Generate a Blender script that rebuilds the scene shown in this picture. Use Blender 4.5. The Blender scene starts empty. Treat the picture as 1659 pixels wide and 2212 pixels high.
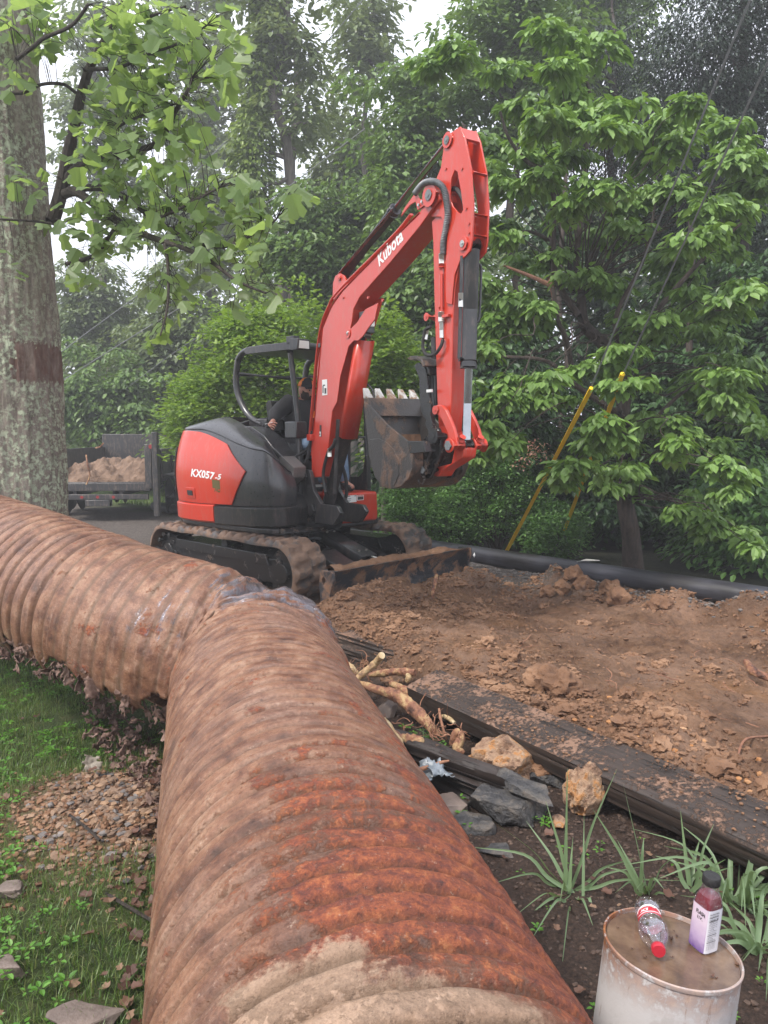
import bpy, bmesh, math, random
import numpy as np
from mathutils import Vector, Matrix
from mathutils.geometry import delaunay_2d_cdt
PI = math.pi
R = math.radians
random.seed(5)
rng = np.random.default_rng(11)
SC = bpy.context.scene
COL = SC.collection

# ---------------------------------------------------------------- camera
PITCH, FOC, EYE = R(6.0), 1620.0, 1.6
cam_d = bpy.data.cameras.new("camera")
cam = bpy.data.objects.new("camera", cam_d)
COL.objects.link(cam)
cam.location = (0, 0, EYE)
cam.rotation_euler = (R(90) - PITCH, 0, 0)
cam_d.sensor_fit = 'VERTICAL'
cam_d.sensor_height = 36.0
cam_d.lens = 36.0 * FOC / 2212.0
cam_d.clip_start = 0.05
cam_d.clip_end = 2000
SC.camera = cam

# ---------------------------------------------------------------- world + sun (overcast)
W = bpy.data.worlds.new("World")
SC.world = W
W.use_nodes = True
nt = W.node_tree
bg = nt.nodes['Background']
sky = nt.nodes.new('ShaderNodeTexSky')
sky.sky_type = 'NISHITA'
sky.sun_disc = False
sky.sun_elevation = R(55)
sky.sun_rotation = R(200)
sky.air_density = 1.0
sky.dust_density = 4.0
sky.ozone_density = 1.0
# an overcast sky: the sky texture washed most of the way to an even pale cloud white
mixw = nt.nodes.new('ShaderNodeMix'); mixw.data_type = 'RGBA'
mixw.inputs[0].default_value = 0.82
nt.links.new(sky.outputs[0], mixw.inputs[6])
tcw = nt.nodes.new('ShaderNodeTexCoord'); nzw = nt.nodes.new('ShaderNodeTexNoise')
nzw.inputs['Scale'].default_value = 2.2; nzw.inputs['Detail'].default_value = 5
nt.links.new(tcw.outputs['Generated'], nzw.inputs['Vector'])
rmw = nt.nodes.new('ShaderNodeValToRGB')
rmw.color_ramp.elements[0].position = 0.3; rmw.color_ramp.elements[0].color = (8.0, 8.4, 9.6, 1)
rmw.color_ramp.elements[1].position = 0.75; rmw.color_ramp.elements[1].color = (10.6, 10.8, 11.6, 1)
nt.links.new(nzw.outputs[0], rmw.inputs[0])
nt.links.new(rmw.outputs[0], mixw.inputs[7])
nt.links.new(mixw.outputs[2], bg.inputs[0])
bg.inputs[1].default_value = 0.066
sun_d = bpy.data.lights.new("sun", 'SUN')
sun_d.energy = 1.5
sun_d.angle = R(10)
sun_d.color = (1.0, 0.95, 0.88)
sun = bpy.data.objects.new("sun", sun_d)
COL.objects.link(sun)
sun.rotation_euler = Vector((0.45, 0.36, -0.78)).to_track_quat('-Z', 'Y').to_euler()
SC.view_settings.view_transform = 'Standard'
SC.view_settings.look = 'None'
SC.view_settings.exposure = 1.60
SC.view_settings.gamma = 1.0
SC.cycles.max_bounces = 6
SC.cycles.diffuse_bounces = 3
SC.cycles.glossy_bounces = 3
SC.cycles.transmission_bounces = 6
SC.cycles.transparent_max_bounces = 6
SC.cycles.volume_bounces = 0
SC.cycles.use_denoising = True
SC.cycles.sample_clamp_indirect = 6.0

# ---------------------------------------------------------------- measuring: photo pixels (1659 x 2212) -> places in the world
def ray(px, py):
    a = (px - 829.5) / FOC; b = -(py - 1106) / FOC
    return Vector((a, math.cos(PITCH) + b * math.sin(PITCH), -math.sin(PITCH) + b * math.cos(PITCH)))
def gnd(px, py, z=0.0):
    r = ray(px, py); return r * ((z - EYE) / r.z) + Vector((0, 0, EYE))
def at(px, py, y):
    r = ray(px, py); return r * (y / r.y) + Vector((0, 0, EYE))

# ---------------------------------------------------------------- object helpers
def tag(o, label=None, cat=None, group=None, kind=None):
    if label: o['label'] = label
    if cat: o['category'] = cat
    if group: o['group'] = group
    if kind: o['kind'] = kind
    return o
ROOT = {}
def thing(name, loc, label, cat, group=None):
    o = bpy.data.objects.new(name, None); COL.objects.link(o)
    o.location = loc; o.empty_display_size = 0.2
    ROOT[o] = Vector(loc)
    return tag(o, label, cat, group)
def link(name, me, parent=None, loc=None):
    o = bpy.data.objects.new(name, me); COL.objects.link(o)
    if parent is not None:
        o.parent = parent; ROOT[o] = ROOT.get(parent, Vector((0, 0, 0)))
    elif loc is not None:
        o.location = loc; ROOT[o] = Vector(loc)
    return o
def np_mesh(name, v, f, mat=None, smooth=False, sharp=None):
    """v: (N,3), f: (M,k) uniform faces"""
    v = np.asarray(v, dtype=np.float32); f = np.asarray(f, dtype=np.int32)
    me = bpy.data.meshes.new(name)
    me.vertices.add(len(v)); me.vertices.foreach_set('co', v.ravel())
    k = f.shape[1]
    me.loops.add(f.size); me.loops.foreach_set('vertex_index', f.ravel())
    me.polygons.add(len(f))
    me.polygons.foreach_set('loop_start', np.arange(0, f.size, k, dtype=np.int32))
    me.polygons.foreach_set('loop_total', np.full(len(f), k, dtype=np.int32))
    me.update(calc_edges=True)
    me.polygons.foreach_set('use_smooth', np.full(len(f), smooth, dtype=bool))
    if sharp: me.set_sharp_from_angle(angle=R(sharp))
    if mat: me.materials.append(mat)
    return me
def fattr(me, name, vals):
    a = me.attributes.new(name, 'FLOAT', 'POINT')
    a.data.foreach_set('value', np.asarray(vals, dtype=np.float32))
def basis(d, up=(0, 0, 1)):
    d = Vector(d).normalized(); up = Vector(up)
    if abs(d.dot(up)) > 0.98: up = Vector((0, 1, 0)) if abs(d.y) < 0.9 else Vector((1, 0, 0))
    x = d.cross(up).normalized(); y = x.cross(d).normalized()
    return x, y, d
class MB:
    def __init__(s, fr=None):
        s.v = []; s.f = []; s.fr = fr or (lambda a, b, c: Vector((a, b, c)))
    def add(s, vs, fs, raw=False):
        n = len(s.v)
        s.v += [Vector(p) if raw else s.fr(*p) for p in vs]
        s.f += [tuple(i + n for i in q) for q in fs]
        return s
    def box(s, a0, a1, b0, b1, c0, c1):
        return s.add([(a0,b0,c0),(a1,b0,c0),(a1,b1,c0),(a0,b1,c0),(a0,b0,c1),(a1,b0,c1),(a1,b1,c1),(a0,b1,c1)],
                     [(0,3,2,1),(4,5,6,7),(0,1,5,4),(1,2,6,5),(2,3,7,6),(3,0,4,7)])
    def prism(s, poly, b0, b1, holes=()):
        """poly of (a, c) pairs, pushed from b0 to b1 along the second axis"""
        pts = [Vector((p[0], p[1])) for p in poly]; loops = [list(range(len(pts)))]
        for h in holes:
            n = len(pts); pts += [Vector((p[0], p[1])) for p in h]; loops.append(list(range(n, n + len(h))))
        if holes:
            edges = [(l[i], l[(i + 1) % len(l)]) for l in loops for i in range(len(l))]
            vo, _, fo, _, _, _ = delaunay_2d_cdt(pts, edges, [], 0, 1e-7)
            def ins(p, lp):
                c = False; j = len(lp) - 1
                for i in range(len(lp)):
                    a, b = pts[lp[i]], pts[lp[j]]
                    if (a.y > p.y) != (b.y > p.y) and p.x < (b.x - a.x) * (p.y - a.y) / (b.y - a.y) + a.x: c = not c
                    j = i
                return c
            fl = []
            for t in fo:
                m = (vo[t[0]] + vo[t[1]] + vo[t[2]]) / 3
                if ins(m, loops[0]) and not any(ins(m, l) for l in loops[1:]): fl.append(tuple(t))
            pts = vo; caps = fl
        else:
            caps = [tuple(loops[0])]
        n = len(pts)
        vs = [(p.x, b0, p.y) for p in pts] + [(p.x, b1, p.y) for p in pts]
        fs = [tuple(c) for c in caps] + [tuple(i + n for i in reversed(c)) for c in caps]
        for l in loops:
            for i in range(len(l)):
                a, b = l[i], l[(i + 1) % len(l)]
                fs.append((b, a, a + n, b + n))
        return s.add(vs, fs)
    def tube(s, pts, rad, n=10, caps=True, raw=False):
        P_ = [Vector(p) if raw else s.fr(*p) for p in pts]
        m = len(P_)
        rr = rad if isinstance(rad, (list, tuple)) else [rad] * m
        vs = []; up = None
        for i in range(m):
            d = (P_[min(i + 1, m - 1)] - P_[max(i - 1, 0)]).normalized()
            if up is None: x, y, _ = basis(d)
            else:
                x = up - d * up.dot(d)
                x = x.normalized() if x.length > 1e-5 else basis(d)[0]
                y = d.cross(x)
            up = x
            for k in range(n):
                a = 2 * PI * k / n
                vs.append(P_[i] + (x * math.cos(a) + y * math.sin(a)) * rr[i])
        fs = [(i*n+k, i*n+(k+1) % n, (i+1)*n+(k+1) % n, (i+1)*n+k) for i in range(m-1) for k in range(n)]
        if caps:
            fs.append(tuple(reversed(range(n)))); fs.append(tuple((m-1)*n + k for k in range(n)))
        return s.add(vs, fs, True)
    def cyl(s, p, q, r, n=20, raw=False):
        return s.tube([p, q], r, n, True, raw)
    def build(s, name, mat, parent=None, bev=0, seg=2, smooth=True, ang=35, loc=None):
        off = ROOT.get(parent, Vector((0, 0, 0))) if parent is not None else (Vector(loc) if loc is not None else Vector((0,0,0)))
        me = bpy.data.meshes.new(name)
        me.from_pydata([tuple(p - off) for p in s.v], [], s.f)
        bm = bmesh.new(); bm.from_mesh(me)
        bmesh.ops.recalc_face_normals(bm, faces=bm.faces)
        bm.to_mesh(me); bm.free()
        if smooth:
            me.polygons.foreach_set('use_smooth', [True] * len(me.polygons)); me.set_sharp_from_angle(angle=R(ang))
        me.materials.append(mat)
        o = link(name, me, parent, loc)
        if bev:
            m = o.modifiers.new('bevel', 'BEVEL'); m.width = bev; m.segments = seg; m.limit_method = 'ANGLE'; m.angle_limit = R(28)
            m.harden_normals = False
        return o
def spline(pts, n):
    """Catmull-Rom through pts, n samples"""
    P_ = np.array([tuple(p) for p in pts], float)
    P_ = np.vstack([2*P_[0]-P_[1], P_, 2*P_[-1]-P_[-2]])
    m = len(P_) - 3; out = []
    for t in np.linspace(0, m, n):
        i = min(int(t), m - 1); u = t - i
        a, b, c, d = P_[i:i+4]
        out.append(0.5*((2*b)+(-a+c)*u+(2*a-5*b+4*c-d)*u*u+(-a+3*b-3*c+d)*u**3))
    return np.array(out)
# numpy value noise ------------------------------------------------
def _h(ix, iy, iz):
    n = (ix * 374761393 + iy * 668265263 + iz * 2147483647 + 1013904223) & 0xffffffff
    n = ((n ^ (n >> 13)) * 1274126177) & 0xffffffff
    return ((n ^ (n >> 16)) & 0xffff) / 65535.0 * 2 - 1
def vnoise(x, y, z=0.0):
    x, y, z = np.broadcast_arrays(np.asarray(x, float), np.asarray(y, float), np.asarray(z, float))
    ix, iy, iz = np.floor(x).astype(np.int64), np.floor(y).astype(np.int64), np.floor(z).astype(np.int64)
    fx, fy, fz = x - ix, y - iy, z - iz
    u, v, w = [t*t*t*(t*(t*6-15)+10) for t in (fx, fy, fz)]
    r = 0
    for dz in (0, 1):
        for dy in (0, 1):
            for dx in (0, 1):
                wt = (u if dx else 1-u) * (v if dy else 1-v) * (w if dz else 1-w)
                r = r + wt * _h(ix+dx, iy+dy, iz+dz)
    return r
def fbm(x, y, z=0.0, o=4, g=0.5):
    a, s, t = 1.0, 1.0, 0
    for i in range(o):
        t = t + a * vnoise(x*s + 17.3*i, y*s - 9.1*i, np.asarray(z)*s + 4.7*i); a *= g; s *= 2.03
    return t

# ---------------------------------------------------------------- material helpers
def rgb(c): return (c[0], c[1], c[2], 1.0)
class NT:
    def __init__(s, name):
        s.m = bpy.data.materials.new(name); s.m.use_nodes = True
        s.t = s.m.node_tree; s.b = s.t.nodes['Principled BSDF']; s.out = s.t.nodes['Material Output']
        s.co = None
    def n(s, typ, **kw):
        x = s.t.nodes.new(typ)
        for k, v in kw.items(): setattr(x, k, v)
        return x
    def l(s, a, b): s.t.links.new(a, b)
    def coord(s, kind='Object'):
        c = s.n('ShaderNodeTexCoord'); return c.outputs[kind]
    def mapv(s, vec, scale=(1,1,1), rot=(0,0,0), loc=(0,0,0)):
        m = s.n('ShaderNodeMapping'); s.l(vec, m.inputs[0])
        m.inputs['Scale'].default_value = scale; m.inputs['Rotation'].default_value = rot; m.inputs['Location'].default_value = loc
        return m.outputs[0]
    def noise(s, vec, scale, detail=5, rough=0.55, dist=0.0):
        x = s.n('ShaderNodeTexNoise'); s.l(vec, x.inputs['Vector'])
        x.inputs['Scale'].default_value = scale; x.inputs['Detail'].default_value = detail
        x.inputs['Roughness'].default_value = rough; x.inputs['Distortion'].default_value = dist
        return x.outputs[0]
    def vor(s, vec, scale, feat='F1', out='Distance'):
        x = s.n('ShaderNodeTexVoronoi', feature=feat); s.l(vec, x.inputs['Vector']); x.inputs['Scale'].default_value = scale
        return x.outputs[out]
    def ramp(s, fac, stops, interp='LINEAR'):
        r = s.n('ShaderNodeValToRGB'); r.color_ramp.interpolation = interp
        e = r.color_ramp.elements
        while len(e) < len(stops): e.new(0.5)
        for i, (p, c) in enumerate(stops):
            e[i].position = p; e[i].color = rgb(c) if not isinstance(c, (int, float)) else (c, c, c, 1)
        s.l(fac, r.inputs[0]); return r.outputs[0]
    def mix(s, fac, a, b, mode='MIX'):
        x = s.n('ShaderNodeMix', data_type='RGBA', blend_type=mode)
        for inp, v in ((x.inputs[0], fac), (x.inputs[6], a), (x.inputs[7], b)):
            if hasattr(v, 'links') or hasattr(v, 'is_linked'): s.l(v, inp)
            elif isinstance(v, (int, float)): inp.default_value = v
            else: inp.default_value = rgb(v)
        return x.outputs[2]
    def math(s, op, a, b=0.0, clamp=False):
        x = s.n('ShaderNodeMath', operation=op, use_clamp=clamp)
        for inp, v in ((x.inputs[0], a), (x.inputs[1], b)):
            if isinstance(v, (int, float)): inp.default_value = v
            else: s.l(v, inp)
        return x.outputs[0]
    def attr(s, name, out='Fac'):
        a = s.n('ShaderNodeAttribute', attribute_name=name); return a.outputs[out]
    def bump(s, h, strength=0.5, dist=0.01, prev=None):
        b = s.n('ShaderNodeBump'); b.inputs['Strength'].default_value = strength; b.inputs['Distance'].default_value = dist
        s.l(h, b.inputs['Height'])
        if prev is not None: s.l(prev, b.inputs['Normal'])
        return b.outputs[0]
    def set(s, **kw):
        for k, v in kw.items():
            i = s.b.inputs[k.replace('_', ' ')]
            if isinstance(v, (int, float)): i.default_value = v
            elif isinstance(v, tuple): i.default_value = rgb(v) if len(v) == 3 else v
            else: s.l(v, i)
        return s
def rough_mat(name, stops, scale=8, rough=0.8, bump=0.4, bdist=0.01, bscale=60, metal=0.0, coord='Object', stretch=(1,1,1), isl=0.0):
    """a worn surface: a noise ramp of colours and a finer bump"""
    k = NT(name); v = k.mapv(k.coord(coord), stretch)
    c = k.ramp(k.noise(v, scale, 8, 0.62), stops)
    if isl:
        g = k.n('ShaderNodeNewGeometry'); c = k.mix(isl, c, k.ramp(g.outputs['Random Per Island'], [(0., (.35, .35, .35)), (.5, (.75, .75, .75)), (1., (1., 1., 1.))]), 'MULTIPLY')
    h = k.noise(v, bscale, 6, 0.6)
    k.set(Base_Color=c, Roughness=rough, Metallic=metal, Normal=k.bump(h, bump, bdist))
    return k.m
def paint(name, col, dirt=(0.16,0.09,0.055), amt=0.5, rough=0.35, coat=0.3, lowz=None):
    """painted steel: slight tone drift, dust in patches, scratches in the roughness"""
    k = NT(name); v = k.coord()
    n1 = k.noise(v, 3.0, 6, 0.6); n2 = k.noise(v, 38.0, 6, 0.7)
    base = k.mix(k.math('MULTIPLY', n1, 0.35), col, tuple(min(1, c*0.72+0.02) for c in col))
    m = k.math('MULTIPLY', n1, n2)
    d = k.ramp(m, [(0.30, 0.0), (0.52, 1.0)])
    d = k.math('MULTIPLY', d, amt)
    c = k.mix(d, base, dirt)
    fl = k.noise(k.mapv(v, (3, 3, .8)), 9, 8, .75); c = k.mix(k.math('MULTIPLY', k.ramp(fl, [(.50, 0.), (.68, 1.)]), min(.5, amt*1.1)), c, (.30, .22, .18))
    c = k.mix(k.ramp(k.noise(v, 150, 3, .6), [(.70, 0.), (.74, .6)]), c, tuple(x*.4+.02 for x in col))
    r = k.math('ADD', k.math('MULTIPLY', n2, 0.22), rough - 0.08)
    k.set(Base_Color=c, Roughness=r, Coat_Weight=coat, Coat_Roughness=0.12, Normal=k.bump(n2, 0.06, 0.002))
    return k.m
M = {}
# ---------------------------------------------------------------- materials
RED = (0.55, 0.032, 0.010)
M['red'] = paint('orange_red_paint', RED, amt=0.22, rough=0.30, coat=0.5)
M['red_dirty'] = paint('orange_red_paint_muddy', RED, amt=0.85, rough=0.5, coat=0.1)
M['black'] = paint('black_paint', (0.018,0.018,0.02), dirt=(0.09,0.065,0.05), amt=0.2, rough=0.33, coat=0.35)
M['black_plastic'] = paint('charcoal_hood_plastic', (0.034,0.034,0.038), dirt=(0.08,0.075,0.075), amt=0.10, rough=0.27, coat=0.35)
M['rubber'] = rough_mat('black_rubber', [(0.35,(0.012,0.012,0.013)),(0.7,(0.03,0.028,0.027))], rough=0.6)
M['grey_plastic'] = rough_mat('grey_plastic', [(0.3,(0.13,0.12,0.115)),(0.7,(0.19,0.175,0.165))], rough=0.6, bump=0.1)
M['chrome'] = rough_mat('chrome_rod', [(0.3,(0.30,0.32,0.34)),(0.7,(0.42,0.44,0.46))], rough=0.22, bump=0.02, metal=1.0)
M['zinc'] = rough_mat('zinc_fittings', [(0.3,(0.45,0.45,0.43)),(0.7,(0.65,0.65,0.62))], rough=0.35, bump=0.05, metal=0.9)
M['hose_grey'] = rough_mat('grey_hose_guard', [(0.3,(0.10,0.11,0.12)),(0.7,(0.2,0.21,0.22))], rough=0.4, bump=0.2, scale=30)
M['white'] = rough_mat('white_decal', [(0.3,(0.72,0.72,0.72)),(0.7,(0.8,0.8,0.8))], rough=0.45, bump=0.02)
M['lamp'] = rough_mat('lamp_lens', [(0.3,(0.75,0.76,0.72)),(0.7,(0.85,0.85,0.82))], rough=0.15, bump=0.03)
M['ink'] = rough_mat('black_ink', [(0.3,(0.02,0.02,0.02)),(0.7,(0.03,0.03,0.03))], rough=0.5, bump=0.0)
M['olive'] = rough_mat('olive_emblem', [(0.3,(0.09,0.07,0.02)),(0.7,(0.13,0.10,0.03))], rough=0.5, bump=0.0)
def muddy(name, dark, mud1, mud2, cover, rough=0.75, scale=5):
    k = NT(name); v = k.coord()
    n = k.noise(v, scale, 9, 0.68, 0.3); f = k.noise(v, 70, 7, 0.65)
    mud = k.ramp(k.noise(v, 14, 6, 0.6), [(0.3, mud1), (0.7, mud2)])
    m = k.ramp(n, [(cover - 0.05, 0.0), (cover + 0.04, 1.0)])
    c = k.mix(m, dark, mud)
    h = k.math('ADD', k.math('MULTIPLY', m, 0.5), k.math('MULTIPLY', f, 0.5))
    k.set(Base_Color=c, Roughness=k.math('ADD', k.math('MULTIPLY', m, 0.3), rough - 0.3), Normal=k.bump(h, 0.6, 0.012))
    return k.m
M['track'] = muddy('muddy_track_rubber', (0.055,0.05,0.048), (0.12,0.072,0.048), (0.20,0.125,0.085), 0.47)
M['blade'] = muddy('muddy_blade_steel', (0.035,0.036,0.042), (0.19,0.10,0.055), (0.28,0.16,0.10), 0.535, 0.65, 5)
M['bucket'] = muddy('dirty_bucket_steel', (0.046,0.040,0.037), (0.15,0.09,0.06), (0.22,0.13,0.085), 0.55, 0.62, 4)
M['tooth'] = muddy('worn_tooth_steel', (0.5,0.48,0.46), (0.20,0.12,0.07), (0.28,0.17,0.11), 0.52, 0.5, 12)
M['blackmud'] = muddy('greasy_black_steel', (0.015,0.015,0.016), (0.06,0.04,0.03), (0.13,0.08,0.05), 0.62, 0.45, 9)

def leafmat(name, c1, c2, c3=None, trans=0.3, rough=0.42, spec=0.5):
    k = NT(name)
    g = k.n('ShaderNodeNewGeometry')
    isl = g.outputs['Random Per Island']
    c = k.ramp(isl, [(0.0, c1), (0.6, c2), (1.0, c3 or c2)])
    v = k.coord()
    cl = k.noise(v, 0.9, 3, 0.5)
    c = k.mix(k.math('MULTIPLY', cl, 0.5), c, tuple(x*0.55 for x in c1))
    k.set(Base_Color=c, Roughness=rough, Specular_IOR_Level=spec)
    tr = k.n('ShaderNodeBsdfTranslucent'); ct = k.mix(0.6, c, (c2[0]*1.6, c2[1]*1.5, c2[2]*0.6))
    k.l(ct, tr.inputs[0])
    mx = k.n('ShaderNodeMixShader'); mx.inputs[0].default_value = trans
    k.l(k.b.outputs[0], mx.inputs[1]); k.l(tr.outputs[0], mx.inputs[2]); k.l(mx.outputs[0], k.out.inputs[0])
    return k.m
M['lf_dog'] = leafmat('dogwood_leaf', (0.11,0.20,0.04), (0.19,0.33,0.07), (0.30,0.46,0.14))
M['lf_mid'] = leafmat('maple_leaf', (0.09,0.165,0.045), (0.15,0.25,0.06), (0.22,0.34,0.10))
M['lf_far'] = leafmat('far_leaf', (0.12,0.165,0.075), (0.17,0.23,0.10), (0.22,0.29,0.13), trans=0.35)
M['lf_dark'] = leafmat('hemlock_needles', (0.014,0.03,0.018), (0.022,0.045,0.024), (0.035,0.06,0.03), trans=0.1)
M['lf_yel'] = leafmat('sapling_leaf', (0.11,0.20,0.03), (0.20,0.33,0.05), (0.36,0.48,0.10), trans=0.4)
M['lf_ivy'] = leafmat('ivy_leaf', (0.12,0.19,0.03), (0.20,0.29,0.05), (0.28,0.38,0.08))
M['lf_shrub'] = leafmat('azalea_leaf', (0.05,0.12,0.03), (0.10,0.22,0.045), (0.20,0.36,0.09))
M['lf_tulip'] = leafmat('tulip_tree_leaf', (0.17,0.26,0.10), (0.23,0.34,0.14), (0.29,0.40,0.17), trans=0.6)
M['lf_under'] = leafmat('shaded_understory_leaf', (0.025,0.065,0.02), (0.055,0.12,0.032), (0.08,0.17,0.045), trans=0.2)  # dark leaf green, with the shade inside the woods put into the colour
M['petal'] = leafmat('faded_pink_flower', (0.35,0.16,0.13), (0.5,0.28,0.22), (0.42,0.25,0.15))
M['grass'] = leafmat('grass_blade', (0.07,0.14,0.03), (0.13,0.22,0.045), (0.26,0.26,0.10), trans=0.3)
M['weed'] = leafmat('weed_leaf', (0.07,0.19,0.02), (0.12,0.30,0.03), (0.18,0.38,0.06), trans=0.35)
M['strap'] = leafmat('strap_leaf', (0.13,0.21,0.10), (0.20,0.29,0.15), (0.30,0.38,0.14), trans=0.3)

def barkmat(name, c1, c2, lich=None, sc=1.0):
    k = NT(name); v = k.coord(); vs = k.mapv(v, (7*sc, 7*sc, 1.6*sc))
    n = k.noise(vs, 2.5, 9, 0.7, 0.4)
    c = k.ramp(n, [(0.32, c1), (0.62, c2)])
    h = n
    if lich:
        ln = k.noise(v, 1.6, 5, 0.6); lf = k.noise(v, 26, 7, 0.75); 
        m = k.math('MULTIPLY', k.ramp(ln, [(0.36, 0.0), (0.5, 1.0)]), k.ramp(lf, [(0.47, 0.0), (0.55, 1.0)]))
        # a bare red-brown band where the lichen has been knocked off
        sz = k.n('ShaderNodeSeparateXYZ'); k.l(v, sz.inputs[0])
        edge = k.math('ADD', sz.outputs[2], k.math('MULTIPLY', k.noise(k.mapv(v, (1, 1, .3)), 30, 5, 0.7), 0.22))
        band = k.math('MULTIPLY', k.math('GREATER_THAN', edge, 2.10), k.math('LESS_THAN', edge, 2.39))
        sx = k.math('MULTIPLY', band, k.math('GREATER_THAN', k.math('ADD', sz.outputs[0], k.math('MULTIPLY', k.noise(v, 12, 4), 0.2)), 0.27))
        c = k.mix(k.math('MULTIPLY', m, k.math('SUBTRACT', 1.0, sx)), c, lich)
        c = k.mix(k.math('MULTIPLY', sx, k.ramp(n, [(.3, .95), (.6, .4)])), c, (0.13, 0.055, 0.04))
        h = k.math('ADD', n, k.math('MULTIPLY', m, 0.15))
    k.set(Base_Color=c, Roughness=0.85, Normal=k.bump(h, 0.9, 0.03))
    return k.m
M['bark_tulip'] = barkmat('lichen_covered_bark', (0.10,0.075,0.06), (0.27,0.23,0.19), (0.42,0.46,0.33))
M['bark_dark'] = barkmat('dark_bark', (0.022,0.016,0.013), (0.085,0.062,0.05))
M['bark_grey'] = barkmat('grey_bark', (0.06,0.05,0.042), (0.16,0.14,0.12))
M['twig'] = barkmat('twig_bark', (0.02,0.015,0.012), (0.06,0.045,0.035), sc=3)
def woodmat(name, dark, mid, dirt, dirt_amt):
    k = NT(name); v = k.coord('UV'); 
    vs = k.mapv(v, (1.2, 26, 1)); n = k.noise(vs, 2.2, 9, 0.7, 0.5)
    c = k.ramp(n, [(0.3, dark), (0.62, mid)])
    o = k.coord(); d = k.math('MULTIPLY', k.noise(o, 4, 5, 0.6), k.noise(o, 45, 6, 0.7))
    g = k.n('ShaderNodeNewGeometry'); sz = k.n('ShaderNodeSeparateXYZ'); k.l(g.outputs['Normal'], sz.inputs[0])
    up = k.ramp(sz.outputs[2], [(0.1, 0.0), (0.8, 1.0)])
    m = k.math('MULTIPLY', k.ramp(d, [(0.27 - dirt_amt, 0.0), (0.33 - dirt_amt, 1.0)]), up)
    c = k.mix(m, c, dirt)
    cr = k.ramp(n, [(0.28, 0.0), (0.42, 1.0)])
    h = k.math('ADD', cr, k.math('MULTIPLY', m, 0.4))
    k.set(Base_Color=c, Roughness=0.62, Normal=k.bump(h, 0.8, 0.02))
    return k.m
M['tie'] = woodmat('creosoted_tie_wood', (0.006,0.004,0.003), (0.050,0.034,0.027), (0.20,0.115,0.075), 0.035)
M['tie_bare'] = woodmat('wet_split_tie_wood', (0.004,0.003,0.003), (0.04,0.028,0.024), (0.14,0.08,0.05), -0.06)
M['root'] = rough_mat('peeled_root', [(0.36,(0.07,0.03,0.02)),(0.44,(0.20,0.085,0.05)),(0.53,(0.30,0.14,0.075)),(0.60,(0.42,0.27,0.13)),(0.75,(0.52,0.38,0.21))], scale=16, rough=0.65, bump=1.0, bdist=.02, bscale=60, stretch=(1,.6,1))
M['root_pale'] = rough_mat('pale_peeled_root', [(0.34,(0.16,0.09,0.05)),(0.44,(0.38,0.24,0.12)),(0.58,(0.50,0.38,0.21)),(0.75,(0.58,0.48,0.33))], scale=18, rough=0.6, bump=.8, bdist=.015, bscale=60)
M['root_thin'] = rough_mat('reddish_rootlet', [(0.35,(0.15,0.06,0.035)),(0.65,(0.33,0.16,0.09))], scale=12, rough=0.7)
M['ochre'] = rough_mat('ochre_rock', [(0.3,(0.10,0.055,0.035)),(0.42,(0.27,0.16,0.10)),(0.52,(0.38,0.25,0.16)),(0.58,(0.42,0.19,0.06)),(0.66,(0.36,0.26,0.18)),(0.8,(0.5,0.40,0.30))], scale=12, rough=0.9, bump=1.0, bdist=0.03, bscale=40)
M['slate'] = rough_mat('grey_slate_rock', [(0.34,(0.022,0.022,0.024)),(0.48,(0.06,0.058,0.06)),(0.56,(0.085,0.078,0.072)),(0.68,(0.15,0.125,0.105))], scale=16, rough=0.55, bump=1.0, bdist=0.03, bscale=34)
M['slate_brown'] = rough_mat('brown_slate_rock', [(0.3,(0.10,0.075,0.062)),(0.55,(0.17,0.13,0.11)),(0.75,(0.25,0.19,0.15))], scale=7, rough=0.6, bump=0.7, bdist=0.012, bscale=26)
SOIL1, SOIL2, SOIL3 = (0.075,0.036,0.020), (0.185,0.095,0.050), (0.31,0.18,0.105)
M['clod'] = rough_mat('soil_clod', [(0.3,SOIL1),(0.5,SOIL2),(0.72,SOIL3)], scale=3, rough=0.9, bump=0.9, bdist=0.012, bscale=60)
M['crumb'] = rough_mat('soil_crumb', [(0.3,SOIL1),(0.45,SOIL2),(0.7,SOIL3)], scale=3, rough=0.9, bump=0.8, bdist=0.008, bscale=60, isl=.3)
M['rubble'] = rough_mat('mixed_rubble', [(0.3,(.13,.085,.06)),(0.5,(.26,.17,.115)),(0.66,(.38,.23,.13)),(.8,(.42,.33,.27))], scale=11, rough=0.9, bump=0.9, bdist=0.01, bscale=50, isl=.7)
M['bedcrumb'] = rough_mat('dark_bed_crumb', [(0.3,(.03,.018,.013)),(0.5,(.08,.05,.036)),(.7,(.17,.11,.08))], scale=11, rough=0.9, isl=.5)
M['clod_orange'] = rough_mat('orange_soil_clod', [(0.3,(0.2,0.09,0.04)),(0.5,(0.34,0.15,0.05)),(0.72,(0.42,0.26,0.15))], scale=4, rough=0.9, bump=0.8, bdist=0.008, bscale=60)
M['gravel'] = rough_mat('grey_gravel', [(0.3,(0.09,0.082,0.078)),(0.5,(0.16,0.14,0.13)),(0.72,(0.28,0.25,0.23))], scale=5, rough=0.8, bump=0.5, isl=.8)
M['deadleaf'] = leafmat('dead_leaf', (0.07,0.03,0.02), (0.15,0.07,0.045), (0.27,0.17,0.10), trans=0.15, rough=0.6)
M['yellow'] = rough_mat('yellow_guy_guard', [(0.3,(0.80,0.46,0.01)),(0.7,(0.95,0.60,0.02))], rough=0.4, bump=0.05)
M['wire'] = rough_mat('galvanised_wire', [(0.3,(0.12,0.13,0.13)),(0.7,(0.2,0.21,0.21))], rough=0.6, metal=0.0, bump=0.0)
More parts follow.
